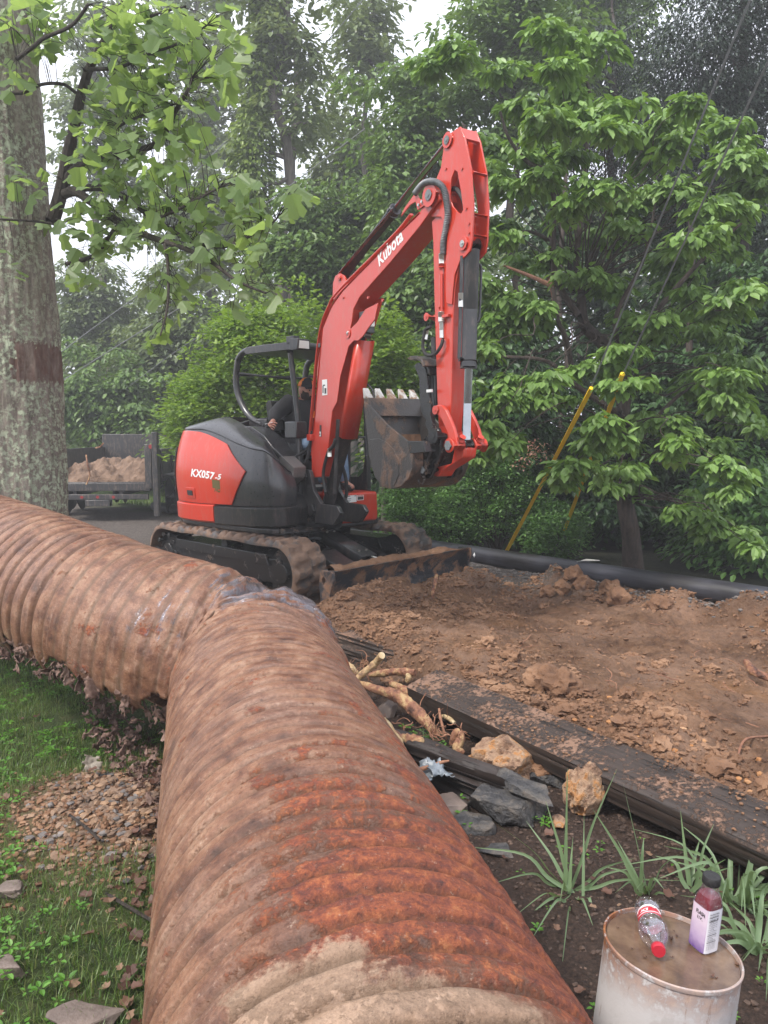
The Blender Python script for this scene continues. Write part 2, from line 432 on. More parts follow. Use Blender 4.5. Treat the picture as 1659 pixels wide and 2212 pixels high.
# ---------------------------------------------------------------- the ground: one sheet, split by surface
BX = [(-2.2, 6.6), (-0.55, 5.75), (0.08, 4.62), (1.30, 2.83), (2.45, 1.2), (3.6, -0.6)]       # the line of the ties (x, y)
def sd_road(x, y):
    """signed distance to the tie line, positive on the dirt side"""
    best = np.full(np.shape(x), 1e9); sg = np.ones(np.shape(x))
    for (x0, y0), (x1, y1) in zip(BX, BX[1:]):
        dx, dy = x1-x0, y1-y0; L = dx*dx+dy*dy
        t = np.clip(((x-x0)*dx+(y-y0)*dy)/L, 0, 1)
        d = np.hypot(x-x0-t*dx, y-y0-t*dy)
        s = np.sign((x-x0)*(-dy)+(y-y0)*dx)
        m = d < best
        best = np.where(m, d, best); sg = np.where(m, s, sg)
    return best*sg
P0, P1 = np.array((3.435, 6.587)), np.array((0.548, 9.699))                                     # the long black pole
PD = (P1-P0)/np.linalg.norm(P1-P0); PN = np.array((PD[1], -PD[0]))                               # PN points to the woods
if PN.dot((1, 1)) < 0: PN = -PN
def sd_pole(x, y): return (x-P0[0])*PN[0] + (y-P0[1])*PN[1]
def sm(a, b, t):
    u = np.clip((t-a)/(b-a), 0, 1); return u*u*(3-2*u)
def seg_d(x, y, a, b):
    dx, dy = b[0]-a[0], b[1]-a[1]
    t = np.clip(((x-a[0])*dx+(y-a[1])*dy)/(dx*dx+dy*dy), 0, 1)
    return np.hypot(x-a[0]-t*dx, y-a[1]-t*dy), t
def height(x, y):
    x = np.asarray(x, float); y = np.asarray(y, float)
    d = sd_road(x, y); p = sd_pole(x, y)
    near = 1 - sm(5.0, 6.3, y)
    road = sm(-0.02, 0.12, d) * (1 - sm(-0.05, 0.25, p)) * (1 - sm(10, 13, y))
    z = road * (0.03 + near*(0.13*sm(2.4, 0.1, d) + .035*np.exp(-((d-.45)/.3)**2)))
    rough = road * near
    z += road * sm(9.5, 7.5, y) * (0.022*fbm(x*1.7, y*1.7, 1, 3) + 0.030*fbm(x*4.5, y*4.5, 3, 4) + 0.034*(.55-np.abs(fbm(x*9, y*9, 7, 3)))*sm(-.6, .5, vnoise(x*1.3, y*1.3, 4)) + .010*fbm(x*34, y*34, 2, 2))
    # prints left by the rubber tracks
    al_ = (x-P0[0])*PD[0] + (y-P0[1])*PD[1]
    for c0 in (-1.05, -2.3):
        st = np.exp(-((p-c0-.08*vnoise(al_*1.3, c0))/.17)**4)*sm(4.8, 5.6, y+.4*vnoise(x*2, y*2, 8)); z += st*near*road*(-.022 + .020*sm(-.2, .5, np.sin(2*PI*al_/.115 + 3*p)))
    # dirt pushed up before the blade
    dd, t = seg_d(x, y, (-0.28, 6.30), (0.80, 7.42))
    z += 0.25*np.exp(-(dd/0.29)**2)*(0.85+0.45*fbm(x*3, y*3, 5, 3)) * sm(-.24, -.12, (x*.722-y*.692)-(-4.62))
    dd, t = seg_d(x, y, (-0.25, 5.85), (0.5, 5.4))
    z += 0.07*np.exp(-(dd/0.4)**2)
    # the berm of spoil along the pole
    dd, t = seg_d(x, y, (1.75, 7.45), (4.2, 5.1))
    z += (0.15*np.exp(-(dd/0.17)**2))*np.clip(0.75+0.9*fbm(x*4.2, y*4.2, 9, 3), 0, 1.7)
    dd, t = seg_d(x, y, (2.2, 4.6), (1.2, 3.5))
    z += 0.05*np.exp(-(dd/0.3)**2)
    # garden bed and lawn
    bed = sm(0.05, -0.1, d) * sm(7.5, 6.0, y)
    z += bed * (-0.03 + 0.012*fbm(x*6, y*6, 2, 4) + 0.006*np.abs(fbm(x*25, y*25, 4, 2)))
    lawn = sm(-0.2, -0.5, x - (0.27-0.25*y)) * sm(8, 5, y)
    z += lawn * (0.03*fbm(x*1.1, y*1.1, 6, 2)) + 0.28*sm(-2.6, -3.8, x)*sm(3.5, 5, y)*sm(12, 8, y)
    # rubble heap on the lawn
    z += 0.07*np.exp(-(((x+1.15)/0.42)**2 + ((y-3.05)/0.36)**2)) * (1+0.5*fbm(x*9, y*9, 3, 3))
    # woods: falls away a little, then rises
    z += sm(0.1, 1.2, p) * (-0.10 + 0.05*fbm(x*0.8, y*0.8, 8, 3)) + 0.06*sm(3, 20, p)*np.clip(p, 0, 60)*0.6
    return z
def axis(dense0, dense1, step, lo, hi):
    a = list(np.arange(dense0, dense1, step)); s = step; v = a[0]; left = []
    while v > lo: s *= 1.16; v -= s; left.append(v)
    s = step; v = a[-1]; right = []
    while v < hi: s *= 1.16; v += s; right.append(v)
    return np.array(left[::-1] + a + right)
gx = axis(-3.2, 4.8, 0.019, -260, 260); gy = axis(0.7, 8.6, 0.019, -40, 420)
X, Y_ = np.meshgrid(gx, gy); Z = height(X, Y_)
nx, ny = len(gx), len(gy)
gv = np.stack([X.ravel(), Y_.ravel(), Z.ravel()], 1)
ii = np.arange(nx*ny).reshape(ny, nx)
gf = np.stack([ii[:-1, :-1], ii[:-1, 1:], ii[1:, 1:], ii[1:, :-1]], -1).reshape(-1, 4)
cx_, cy_ = gv[gf].mean(1)[:, 0], gv[gf].mean(1)[:, 1]
D_, Pp = sd_road(gv[:, 0], gv[:, 1]), sd_pole(gv[:, 0], gv[:, 1])
w_soil = (sm(-0.05, 0.08, D_) * sm(0.1, -0.1, Pp) * sm(8.2, 7.0, gv[:, 1] + 0.5*fbm(gv[:, 0]*1.3, gv[:, 1]*1.3, 3, 2)))
w_road = sm(-0.05, 0.08, D_) * sm(0.25, -0.05, Pp) * sm(26, 21, gv[:, 1])
lx = gv[:, 0] - (0.05 - 0.27*gv[:, 1])
w_lawn = sm(0.1, -0.25, lx + 0.15*fbm(gv[:, 0]*2.5, gv[:, 1]*2.5, 1, 3)) * (1-w_road)
w_lawn = np.maximum(w_lawn, sm(19, 23, gv[:, 1]) * sm(3, -3, gv[:, 0]+2))
w_heap = np.exp(-(((gv[:, 0]+1.15)/0.50)**2 + ((gv[:, 1]-3.05)/0.42)**2)*1.2) + 0.8*np.exp(-(((gv[:, 0]+.35)/0.16)**2))*sm(2.6,2.2,gv[:,1])
w_grit = np.exp(-((Pp+0.35)/0.22)**2) + sm(6.9, 7.8, gv[:, 1]+ (gv[:, 0]-1)*0.3) * sm(-0.2, -0.6, Pp)
k = NT('ground_surface'); v = k.coord()
n1 = k.noise(v, 1.6, 6, 0.6); n2 = k.noise(v, 11, 8, 0.65); n3 = k.noise(v, 75, 8, 0.7); vo = k.vor(v, 55)
soil = k.ramp(n2, [(0.3, SOIL1), (0.5, SOIL2), (0.72, SOIL3)])
soil = k.mix(k.ramp(n1, [(0.42, 0.0), (0.62, 0.75)]), soil, (0.34, 0.205, 0.135))
soil = k.mix(k.math('MULTIPLY', k.ramp(k.noise(k.mapv(v, (1,1,1), loc=(3,2,0)), 0.9, 4), [(0.55, 0.0), (0.68, 1.0)]), 0.45), soil, (0.36, 0.17, 0.06))
grit = k.ramp(k.vor(v, 70, out='Color'), [(0.1, (0.06,0.052,0.047)), (0.6, (0.13,0.105,0.09)), (0.95, (0.27,0.23,0.2))])
bedc = k.ramp(n3, [(0.3, (0.025,0.016,0.012)), (0.55, (0.075,0.045,0.032)), (0.75, (0.16,0.10,0.07))])
moss = k.ramp(n2, [(0.3, (0.03,0.05,0.012)), (0.55, (0.07,0.10,0.025)), (0.75, (0.12,0.085,0.045))])
wood = k.ramp(n2, [(0.35, (0.018,0.02,0.01)), (0.65, (0.05,0.05,0.025))])
far = k.ramp(n1, [(0.4, (0.09,0.14,0.035)), (0.6, (0.13,0.18,0.05))])
c = k.mix(k.attr('w_wood'), bedc, wood)
c = k.mix(k.attr('w_road'), c, k.ramp(n2, [(0.3, (0.07,0.052,0.044)), (0.5, (0.13,0.105,0.09)), (0.7, (0.2,0.165,0.14))]))
c = k.mix(k.attr('w_soil'), c, soil)
c = k.mix(k.math('MULTIPLY', k.attr('w_grit'), k.ramp(n2, [(0.4, 0.0), (0.5, 1.0)])), c, grit)
c = k.mix(k.attr('w_lawn'), c, moss)
c = k.mix(k.attr('w_far'), c, far)
c = k.mix(k.math('MULTIPLY', k.attr('w_heap'), 1.0, True), c, k.ramp(n3, [(0.3, (0.12,0.075,0.05)), (0.5, (0.26,0.16,0.10)), (0.7, (0.42,0.24,0.12))]))
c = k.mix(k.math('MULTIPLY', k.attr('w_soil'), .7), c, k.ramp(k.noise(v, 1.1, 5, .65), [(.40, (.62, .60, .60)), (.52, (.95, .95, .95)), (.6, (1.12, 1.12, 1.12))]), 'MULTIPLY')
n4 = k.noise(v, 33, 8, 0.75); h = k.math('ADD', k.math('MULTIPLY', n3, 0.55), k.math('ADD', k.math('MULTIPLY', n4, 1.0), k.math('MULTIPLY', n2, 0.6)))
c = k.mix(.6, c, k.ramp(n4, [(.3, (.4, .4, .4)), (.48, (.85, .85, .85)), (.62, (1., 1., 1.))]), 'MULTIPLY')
k.set(Base_Color=c, Roughness=0.88, Specular_IOR_Level=0.35, Normal=k.bump(h, 1.0, 0.035))
M['ground'] = k.m
w_wood = sm(0.0, 0.5, Pp); w_far = sm(15, 19, gv[:, 1]) * w_lawn
d_f, p_f = sd_road(cx_, cy_), sd_pole(cx_, cy_)
road_f = (d_f > 0.0) & (p_f < 0.1) & (cy_ < 24)
wood_f = (~road_f) & (p_f >= 0.1)
bed_f = (~road_f) & (~wood_f) & (cx_ > 0.05 - 0.27*cy_) & (cy_ < 7)
lawn_f = ~(road_f | wood_f | bed_f)
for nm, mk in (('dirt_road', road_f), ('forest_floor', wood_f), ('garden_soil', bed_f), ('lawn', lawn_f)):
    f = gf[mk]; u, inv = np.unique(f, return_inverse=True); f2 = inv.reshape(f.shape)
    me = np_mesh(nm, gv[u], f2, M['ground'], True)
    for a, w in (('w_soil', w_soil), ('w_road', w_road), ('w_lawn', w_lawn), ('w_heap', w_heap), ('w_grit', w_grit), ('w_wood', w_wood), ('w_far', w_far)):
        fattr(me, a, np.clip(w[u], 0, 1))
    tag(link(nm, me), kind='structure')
def gz(x, y): return float(height(np.array([x]), np.array([y]))[0])
def onto(px, py, it=6, dz=0.0):
    """where the sight line of a photo pixel meets the ground"""
    z = 0.0
    for _ in range(it):
        q = gnd(px, py, z); z = gz(q.x, q.y) + dz
    return Vector((q.x, q.y, z))

# lumps -------------------------------------------------------------
def lump(seed, sub=2, amp=0.35, flat=1.0, freq=1.3, facet=0.0):
    bm = bmesh.new(); bmesh.ops.create_icosphere(bm, subdivisions=sub, radius=1.0)
    v = np.array([tuple(q.co) for q in bm.verts]); f = np.array([[q.index for q in p.verts] for p in bm.faces])
    bm.free()
    n = fbm(v[:, 0]*freq+seed*7.1, v[:, 1]*freq, v[:, 2]*freq+seed, 4)
    v = v*(1+amp*n)[:, None]
    if facet:
        r_ = np.random.default_rng(seed)
        for _ in range(9):
            d = r_.normal(size=3); d /= np.linalg.norm(d); t = facet + r_.uniform(-.12, .12)
            s = v @ d; v = v - np.outer(np.maximum(s - t, 0), d)
    v[:, 2] *= flat
    return v, f
LUMPS = [lump(i, 1, 0.45, 0.75) for i in range(8)]
def scatter(pts, size, lumps, mat, name, label, cat, sink=0.25):
    V, F = [], []; n = 0
    for i in range(len(pts)):
        v, f = lumps[i % len(lumps)]
        a, b = rng.uniform(0, 2*PI, 2); ca, sa = math.cos(a), math.sin(a)
        s = size[i]*np.array((rng.uniform(.7, 1.3), rng.uniform(.7, 1.3), rng.uniform(.6, 1.0)))
        w = v*s
        w = np.stack([w[:, 0]*ca-w[:, 1]*sa, w[:, 0]*sa+w[:, 1]*ca, w[:, 2]], 1) + pts[i] + np.array((0, 0, size[i]*(0.7-sink*2)))
        V.append(w); F.append(f+n); n += len(v)
    o = link(name, np_mesh(name, np.vstack(V), np.vstack(F), mat, True, 40))
    return tag(o, label, cat, kind='stuff')
# crumbs and clods over the loose soil, thickest before the blade and along the near edge
def road_pts(n, f):
    out = []
    while len(out) < n:
        x = rng.uniform(-0.6, 4.6, 4000); y = rng.uniform(1.2, 8.4, 4000)
        d, p = sd_road(x, y), sd_pole(x, y)
        w = (d > -0.03) & (p < -0.15) & (rng.random(4000) < f(x, y, d, p))
        q = np.stack([x[w], y[w], height(x[w], y[w])], 1); out.extend(list(q))
    return np.array(out[:n])
def dens(x, y, d, p):
    a = np.exp(-(seg_d(x, y, (-0.3, 6.0), (0.9, 7.1))[0]/0.5)**2)
    b = np.exp(-(d/0.5)**2); c = np.exp(-(seg_d(x, y, (1.75, 7.45), (4.2, 5.1))[0]/0.25)**2)
    return np.clip(0.10 + 0.9*a + 0.8*b + 0.7*c, 0, 1) * (0.35+0.65*(vnoise(x*2.2, y*2.2, 3) > -0.1))
p_ = road_pts(22000, dens)
scatter(p_, 0.004+0.016*rng.random(22000)**2.5, [lump(i, 1, 0.40, 0.95, 1.8) for i in range(10)], M['clod'], 'soil_crumbs', 'loose brown soil crumbs and clods spread over the dirt road', 'loose soil')
p_ = road_pts(950, dens)
scatter(p_, 0.014+0.034*rng.random(950)**2.5, [lump(20+i, 3, 0.55, 0.85, 2.2) for i in range(6)], M['clod'], 'soil_clods', 'bigger lumps of broken brown soil on the dirt road', 'soil clods')
p_ = road_pts(260, lambda x, y, d, p: np.exp(-(d/0.35)**2)*(x > 0.9))
scatter(p_, 0.006+0.016*rng.random(260)**2, LUMPS, M['clod_orange'], 'orange_soil_clods', 'orange clay crumbs along the dirt edge behind the ties', 'clay crumbs')
# gravel strip before the pole and round the tracks
q = []
while len(q) < 4200:
    t = rng.uniform(-2.2, 6.5); u = -abs(rng.normal(0.32, 0.17)); x, y = P0 + PD*t + PN*u
    if u < -0.1: q.append((x, y, gz(x, y)))
scatter(np.array(q), 0.008+0.016*rng.random(len(q))**1.5, LUMPS, M['gravel'], 'gravel_strip', 'grey gravel along the foot of the long black pole', 'gravel')
# crumbs in the garden bed
q = []
x = rng.uniform(-0.5, 2.6, 34000); y = rng.uniform(0.9, 4.6, 34000); d = sd_road(x, y)
w = (d < -0.05) & (x > 0.55-0.27*y+0.1) & (rng.random(34000) < 0.35+0.85*np.exp(-((x-1.0)/.35)**2-((y-2.75)/.35)**2))
q = np.stack([x[w], y[w], height(x[w], y[w])], 1)
scatter(q, 0.003+0.010*rng.random(len(q))**3, LUMPS, M['bedcrumb'], 'bed_crumbs', 'small brown crumbs and stones on the garden soil', 'soil crumbs')
# rubble on the lawn
q = []
while len(q) < 2000:
    x, y = rng.normal(-1.12, .19), rng.normal(3.05, .22)
    q.append((x, y, gz(x, y)))
scatter(np.array(q[:1500]), 0.004+0.017*rng.random(1500)**2, LUMPS, M['rubble'], 'rubble', 'tan and orange stone rubble heaped on the lawn by the pipe', 'rubble')
h_ = np.stack([rng.normal(-1.1, .27, 3500), rng.normal(3.04, .25, 3500)], 1); h_ = h_[h_[:, 0] < -.05-.27*h_[:, 1]]; h_ = np.column_stack([h_, height(h_[:, 0], h_[:, 1])])
scatter(h_, 0.003+0.012*rng.random(len(h_))**2, [lump(i, 1, 0.40, 0.95, 1.8) for i in range(6)], M['clod'], 'heap_soil', 'brown soil crumbs between the rubble stones on the lawn', 'loose soil')
scatter(np.array(q[1500:]), 0.005+0.014*rng.random(len(q)-1500)**2, LUMPS, M['gravel'], 'grey_rubble', 'grey stone chips among the rubble on the lawn', 'rubble')
# ---------------------------------------------------------------- the rusty corrugated pipe
def pipe_mat(name='rusted_corrugated_steel'):
    k = NT(name); v = k.coord(); uv = k.coord('UV')
    st = k.mapv(uv, (9, 1.1, 1))                       # streaks that follow the rings
    big = k.noise(v, 2.6, 7, 0.62, 0.4); mid = k.noise(v, 9, 8, 0.68); fine = k.noise(v, 60, 8, 0.72); ring = k.noise(st, 4, 7, 0.65)
    c = k.ramp(mid, [(0.30, (0.055,0.024,0.016)), (0.42, (0.135,0.056,0.032)), (0.53, (0.235,0.112,0.064)), (0.68, (0.38,0.235,0.155))])
    c = k.mix(k.ramp(big, [(0.48, 0.0), (0.60, 0.6)]), c, k.ramp(fine, [(0.35, (0.11,0.052,0.036)), (0.65, (0.30,0.17,0.12))]))
    pale = k.math('MULTIPLY', k.ramp(ring, [(0.52, 0.0), (0.64, 1.0)]), k.ramp(fine, [(0.4, 0.2), (0.6, 0.8)]))
    c = k.mix(k.math('MULTIPLY', pale, 0.55), c, (0.40, 0.27, 0.20))
    # orange-red blistered rust
    hv = k.attr('heavy'); hm = k.ramp(k.math('ADD', k.math('ADD', hv, k.math('MULTIPLY', k.ramp(k.noise(v, 3.3, 6, .7, .6), [(.5, 0.), (.62, 1.)]), .26)), k.math('ADD', k.math('MULTIPLY', k.math('SUBTRACT', mid, 0.5), 1.9), k.math('MULTIPLY', k.math('SUBTRACT', fine, 0.5), .9))), [(0.40, 0.0), (0.62, 1.0)])
    hr = k.ramp(k.noise(v, 30, 10, 0.8), [(0.32, (0.055,0.022,0.020)), (0.45, (0.16,0.042,0.024)), (0.56, (0.29,0.078,0.030)), (0.66, (0.42,0.16,0.06)), (0.76, (0.48,0.31,0.16))])
    c = k.mix(hm, c, hr)
    # bare tan mud coat with a ragged edge
    tv = k.attr('tan'); tm = k.ramp(k.math('ADD', tv, k.math('ADD', k.math('MULTIPLY', k.math('SUBTRACT', mid, 0.5), 1.3), k.math('MULTIPLY', k.math('SUBTRACT', fine, 0.5), .35))), [(0.42, 0.0), (0.54, 1.0)])
    c = k.mix(tm, c, k.mix(ring, (0.27, 0.165, 0.105), (0.42, 0.29, 0.205)))
    # bare zinc where the bend scraped it
    zv = k.attr('zinc'); zn = k.math('ADD', k.math('MULTIPLY', k.noise(k.mapv(uv, (14, 1.6, 1)), 3.2, 6, 0.65), 0.8), k.math('MULTIPLY', k.noise(v, 26, 6, .7), 0.5))
    zm = k.ramp(k.math('ADD', zv, k.math('SUBTRACT', zn, 0.62)), [(0.52, 0.0), (0.62, 1.0)])
    c = k.mix(k.math('MULTIPLY', zm, 0.8), c, k.mix(fine, (0.12, 0.12, 0.14), (0.34, 0.34, 0.38)))
    c = k.mix(.75, c, k.ramp(k.noise(v, 130, 7, .8), [(.32, (.35, .30, .28)), (.46, (.85, .85, .85)), (.62, (1.15, 1.15, 1.15))]), 'MULTIPLY')
    c = k.mix(k.ramp(k.noise(v, 75, 6, .8), [(.60, 0.), (.66, .5)]), c, (.45, .33, .25))
    # dark pits
    c = k.mix(k.ramp(k.noise(v, 34, 5, 0.8), [(0.63, 0.0), (0.69, 0.8)]), c, (0.05, 0.022, 0.016))
    # darker brown along the grooves
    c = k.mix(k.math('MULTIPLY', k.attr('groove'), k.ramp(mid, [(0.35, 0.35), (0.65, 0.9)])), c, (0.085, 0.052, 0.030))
    h = k.math('ADD', k.math('ADD', k.math('MULTIPLY', fine, 0.45), k.math('MULTIPLY', k.noise(v, 190, 5, .7), .30)), k.math('MULTIPLY', k.math('MULTIPLY', k.noise(v, 30, 8, 0.75), k.math('ADD', hm, 0.15)), 1.0))
    h = k.math('SUBTRACT', h, k.math('MULTIPLY', tm, 0.15))
    k.set(Base_Color=c, Roughness=k.math('SUBTRACT', k.math('ADD', 0.44, k.math('MULTIPLY', hm, 0.3)), k.math('ADD', k.math('MULTIPLY', zm, 0.3), k.math('MULTIPLY', tm, 0.12))),
          Metallic=k.math('MULTIPLY', zm, 0.6), Specular_IOR_Level=0.45, Normal=k.bump(h, 0.75, 0.010))
    return k.m
M['pipe'] = pipe_mat()
ctrl = [(0.273-0.25*s, 0.071+0.968*s, 0.398) for s in (-0.6, 0.2, 1.0, 1.8, 2.6, 3.2)]
ctrl += [(-0.62, 3.55, 0.415), (-0.76, 3.71, 0.46), (-1.12, 3.82, 0.545), (-1.62, 4.05, 0.66), (-2.25, 4.5, 0.78), (-2.95, 5.0, 0.86), (-3.9, 5.7, 0.92)]
cp = spline(ctrl, 4000)
al = np.concatenate([[0], np.cumsum(np.linalg.norm(np.diff(cp, axis=0), axis=1))])
NR, NTH = 1150, 200
S = np.linspace(0, al[-1], NR)
C = np.stack([np.interp(S, al, cp[:, i]) for i in range(3)], 1)
T = np.gradient(C, S, axis=0); T /= np.linalg.norm(T, axis=1)[:, None]
HX = np.cross(T, (0, 0, 1.0)); HX /= np.linalg.norm(HX, axis=1)[:, None]     # to the right of the run
UP = np.cross(HX, T)
iB = int(np.argmin(np.linalg.norm(C - np.array((-0.70, 3.65, 0.44)), axis=1))); SB = S[iB]
TH = np.linspace(0, 2*PI, NTH, endpoint=False)            # 0 = top, + = right
SS, TT = np.meshgrid(S, TH, indexing='ij')
PITCHC = 0.077
flat_ = 1 - 0.84*sm(SB-0.15, SB+0.05, SS)*sm(SB+1.0, SB+0.85, SS)
hel = SS + 0.0677*TT/(2*PI)*1.0
rip = np.cos(2*PI*hel/PITCHC)
amp = 0.0080*flat_*(1+0.25*vnoise(SS*3, TT*2, 2))
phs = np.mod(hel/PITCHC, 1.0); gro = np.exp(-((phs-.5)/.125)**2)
r0 = 0.40 + .03*np.exp(-((SS-SB-.35)/.45)**2) + amp*(1-2.9*gro)
# rolled seams
for sc in (SB+0.93, SB+0.98, SB-0.02, SB+0.10, 1.9+0.6):
    r0 += 0.006*np.exp(-((hel-sc)/0.012)**2)
# dents, bulges and the crushed fold
r0 += 0.007*fbm(SS*1.6, np.cos(TT)*1.3, np.sin(TT)*1.3, 3)
nb = np.exp(-((SS-SB)/0.42)**2)
r0 += nb*0.027*fbm(SS*7, np.cos(TT)*2.4, np.sin(TT)*2.4+4, 4) + .010*np.exp(-((SS-SB)/.25)**2)*np.abs(fbm(SS*22, np.cos(TT)*6, np.sin(TT)*6, 3))
top = lambda c, w: np.exp(-((np.mod(TT-c+PI, 2*PI)-PI)/w)**2)
r0 -= 0.15*np.exp(-((SS-(SB+.03)-0.10*np.sin(TT))/0.055)**2)*top(-0.35, 0.7)
r0 -= 0.05*np.exp(-((SS-(SB-.16)-0.05*np.sin(TT))/0.05)**2)*top(0.15, 0.45)
r0 -= 0.035*np.exp(-((SS-(SB+0.16))/0.05)**2)*top(-0.2, 0.7)
r0 -= 0.03*np.exp(-((SS-(SB-0.33))/0.04)**2)*top(0.55, 0.5)
r0 += 0.02*np.exp(-((SS-(SB-0.12))/0.06)**2)*top(0.3, 0.8)
# near the camera the right shoulder is slightly flattened
sc_ = SS - 0.6; td_ = np.degrees(np.mod(TT+PI, 2*PI)-PI)
hv_ = np.exp(-((sc_-1.25)/0.45)**2)*sm(-60, 5, td_)*sm(125, 85, td_)
r0 += hv_*(.0028*fbm(SS*16, np.cos(TT)*6.5, np.sin(TT)*6.5, 4) + .0028*np.abs(fbm(SS*45, np.cos(TT)*18, np.sin(TT)*18+5, 3)))
r0 += .0008*fbm(SS*22, np.cos(TT)*9+7, np.sin(TT)*9, 3)
V = C[:, None, :] + r0[..., None]*(np.sin(TT)[..., None]*HX[:, None, :] + np.cos(TT)[..., None]*UP[:, None, :])
idx = np.arange(NR*NTH).reshape(NR, NTH)
F_ = np.stack([idx[:-1], np.roll(idx, -1, 1)[:-1], np.roll(idx, -1, 1)[1:], idx[1:]], -1)
# rusted away underside: keep only faces above a ragged line
tt = np.degrees(np.mod(TT+PI, 2*PI)-PI)[:-1]              # -180..180, negative = left (towards the lawn / camera)
ss = SS[:-1]
rag = 17*fbm(ss*5.5, tt/40., 3, 5, 0.62)
lim = -126 + 12*np.sin((ss-SB-0.2)*3)
gone = (ss > SB-0.1) & (ss < SB+1.35) & (tt < lim+rag) & (tt > -196)
gone |= (ss > SB-0.1) & (ss < SB+1.35) & (tt > 172)
# a torn slot on the right shoulder
holes = [((1.62, 62), (0.035, 7.0)), ((2.18, 74), (0.012, 10)), ((2.5, 70), (0.010, 9)), ((1.92, 70), (0.012, 6))]
for (hs, ht), (a, b) in holes:
    gone |= ((ss-0.0-hs-0.6-0.002*(tt-ht))/a)**2 + ((tt-ht)/b)**2 < 1
keep = ~gone
F_ = F_[keep]
u, inv = np.unique(F_.reshape(-1), return_inverse=True)
me = np_mesh('corrugated_pipe', V.reshape(-1, 3)[u], inv.reshape(-1, 4), M['pipe'], True)
uvl = me.uv_layers.new(name='UVMap')
uu = (SS.reshape(-1)[u]); vv = (TT.reshape(-1)[u]/(2*PI))
li = np.empty(len(me.loops), dtype=np.int32); me.loops.foreach_get('vertex_index', li)
vl = vv[li].reshape(-1, 4); vl = np.where((vl.max(1, keepdims=True)-vl) > 0.5, vl+1, vl)
uvl.data.foreach_set('uv', np.stack([uu[li], vl.reshape(-1)*2.5], 1).astype(np.float32).ravel())
s_cam = SS - 0.6
td = np.degrees(np.mod(TT+PI, 2*PI)-PI)
heavy = np.clip(0.62*np.exp(-((s_cam-1.25)/0.42)**2)*sm(-55, 10, td)*sm(120, 85, td) + 0.28*np.exp(-((s_cam-2.2)/1.2)**2)*sm(15, 55, td) + 0.16, 0, 1)
tan_ = np.clip(0.72*sm(1.12, 0.80, s_cam+0.004*(td-20))*sm(-75, -10, td)*sm(95, 50, td) + 0.1, 0, 1)
zinc = np.clip(0.60*nb*(0.3+0.7*sm(-70, -5, td)) + 0.36*np.exp(-((SS-SB-0.4)/0.30)**2)*np.exp(-((td+60)/34)**2), 0, 1)*sm(SB-1.1, SB-0.3, SS)
fattr(me, 'heavy', heavy.reshape(-1)[u]); fattr(me, 'tan', tan_.reshape(-1)[u]); fattr(me, 'zinc', zinc.reshape(-1)[u])
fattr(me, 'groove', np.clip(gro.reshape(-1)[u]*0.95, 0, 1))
pipe = link('corrugated_pipe', me)
tag(pipe, 'huge rusty corrugated steel culvert pipe, crushed at a bend, lying across the lawn', 'culvert pipe')
sol = pipe.modifiers.new('thickness', 'SOLIDIFY'); sol.thickness = 0.004; sol.offset = -1
# curled rust flakes hanging from the rotten underside
k = NT('rust_flake'); v = k.coord()
k.set(Base_Color=k.ramp(k.noise(v, 16, 7, 0.7), [(0.3,(0.04,0.024,0.02)),(0.45,(0.11,0.062,0.046)),(0.58,(0.20,0.12,0.09)),(0.7,(0.34,0.26,0.23))]), Roughness=0.7,
      Normal=k.bump(k.noise(v, 70, 6, 0.7), 0.8, 0.006)); M['flake'] = k.m
def flake(c, size, seed, nrm, hang):
    r_ = np.random.default_rng(seed); n = 15
    gx_, gy_ = np.meshgrid(np.linspace(-1, 1, n), np.linspace(-1, 1, n), indexing='ij')
    a = np.arctan2(gy_, gx_); rad = np.hypot(gx_, gy_)
    lim_ = 0.72 + 0.42*fbm(np.cos(a)*1.8+seed, np.sin(a)*1.8, seed*1.3, 4)
    curl = r_.uniform(0.4, 1.4)
    ux, uy, _ = basis(nrm)
    ux, uy, nn = np.array(ux), np.array(uy), np.array(Vector(nrm).normalized())
    ro = r_.uniform(0, 2*PI); e1 = ux*math.cos(ro)+uy*math.sin(ro); e2 = -ux*math.sin(ro)+uy*math.cos(ro)
    zz = 0.35*curl*gx_**2 + 0.22*fbm(gx_*1.7+seed, gy_*1.7, seed, 3)
    p = np.array(c) + size*(gx_[..., None]*e1*0.9 + gy_[..., None]*e2*0.75 + zz[..., None]*nn) + np.array((0, 0, -hang))*np.clip(gy_+1, 0, 2)[..., None]*size
    id_ = np.arange(n*n).reshape(n, n); f = np.stack([id_[:-1, :-1], id_[1:, :-1], id_[1:, 1:], id_[:-1, 1:]], -1).reshape(-1, 4)
    ok = (rad < lim_).reshape(-1)
    f = f[ok[f].all(1)]
    return p.reshape(-1, 3), f
def flakes(name, specs, mat, label=None, top=False, cat=None):
    Vv, Ff, n = [], [], 0
    for s_ in specs:
        p, f = flake(*s_)
        if len(f) == 0: continue
        Vv.append(p); Ff.append(f+n); n += len(p)
    me = np_mesh(name, np.vstack(Vv), np.vstack(Ff), mat, True)
    o = link(name, me, None if top else pipe)
    mm = o.modifiers.new('thickness', 'SOLIDIFY'); mm.thickness = 0.003
    if label: tag(o, label, cat)
    return o
def pipe_pt(s, deg, dr=0.0):
    i = int(np.clip(np.searchsorted(S, s), 0, NR-1)); a = R(deg)
    nrm = math.sin(a)*HX[i] + math.cos(a)*UP[i]
    return C[i] + (0.40+dr)*nrm, nrm
sp = []
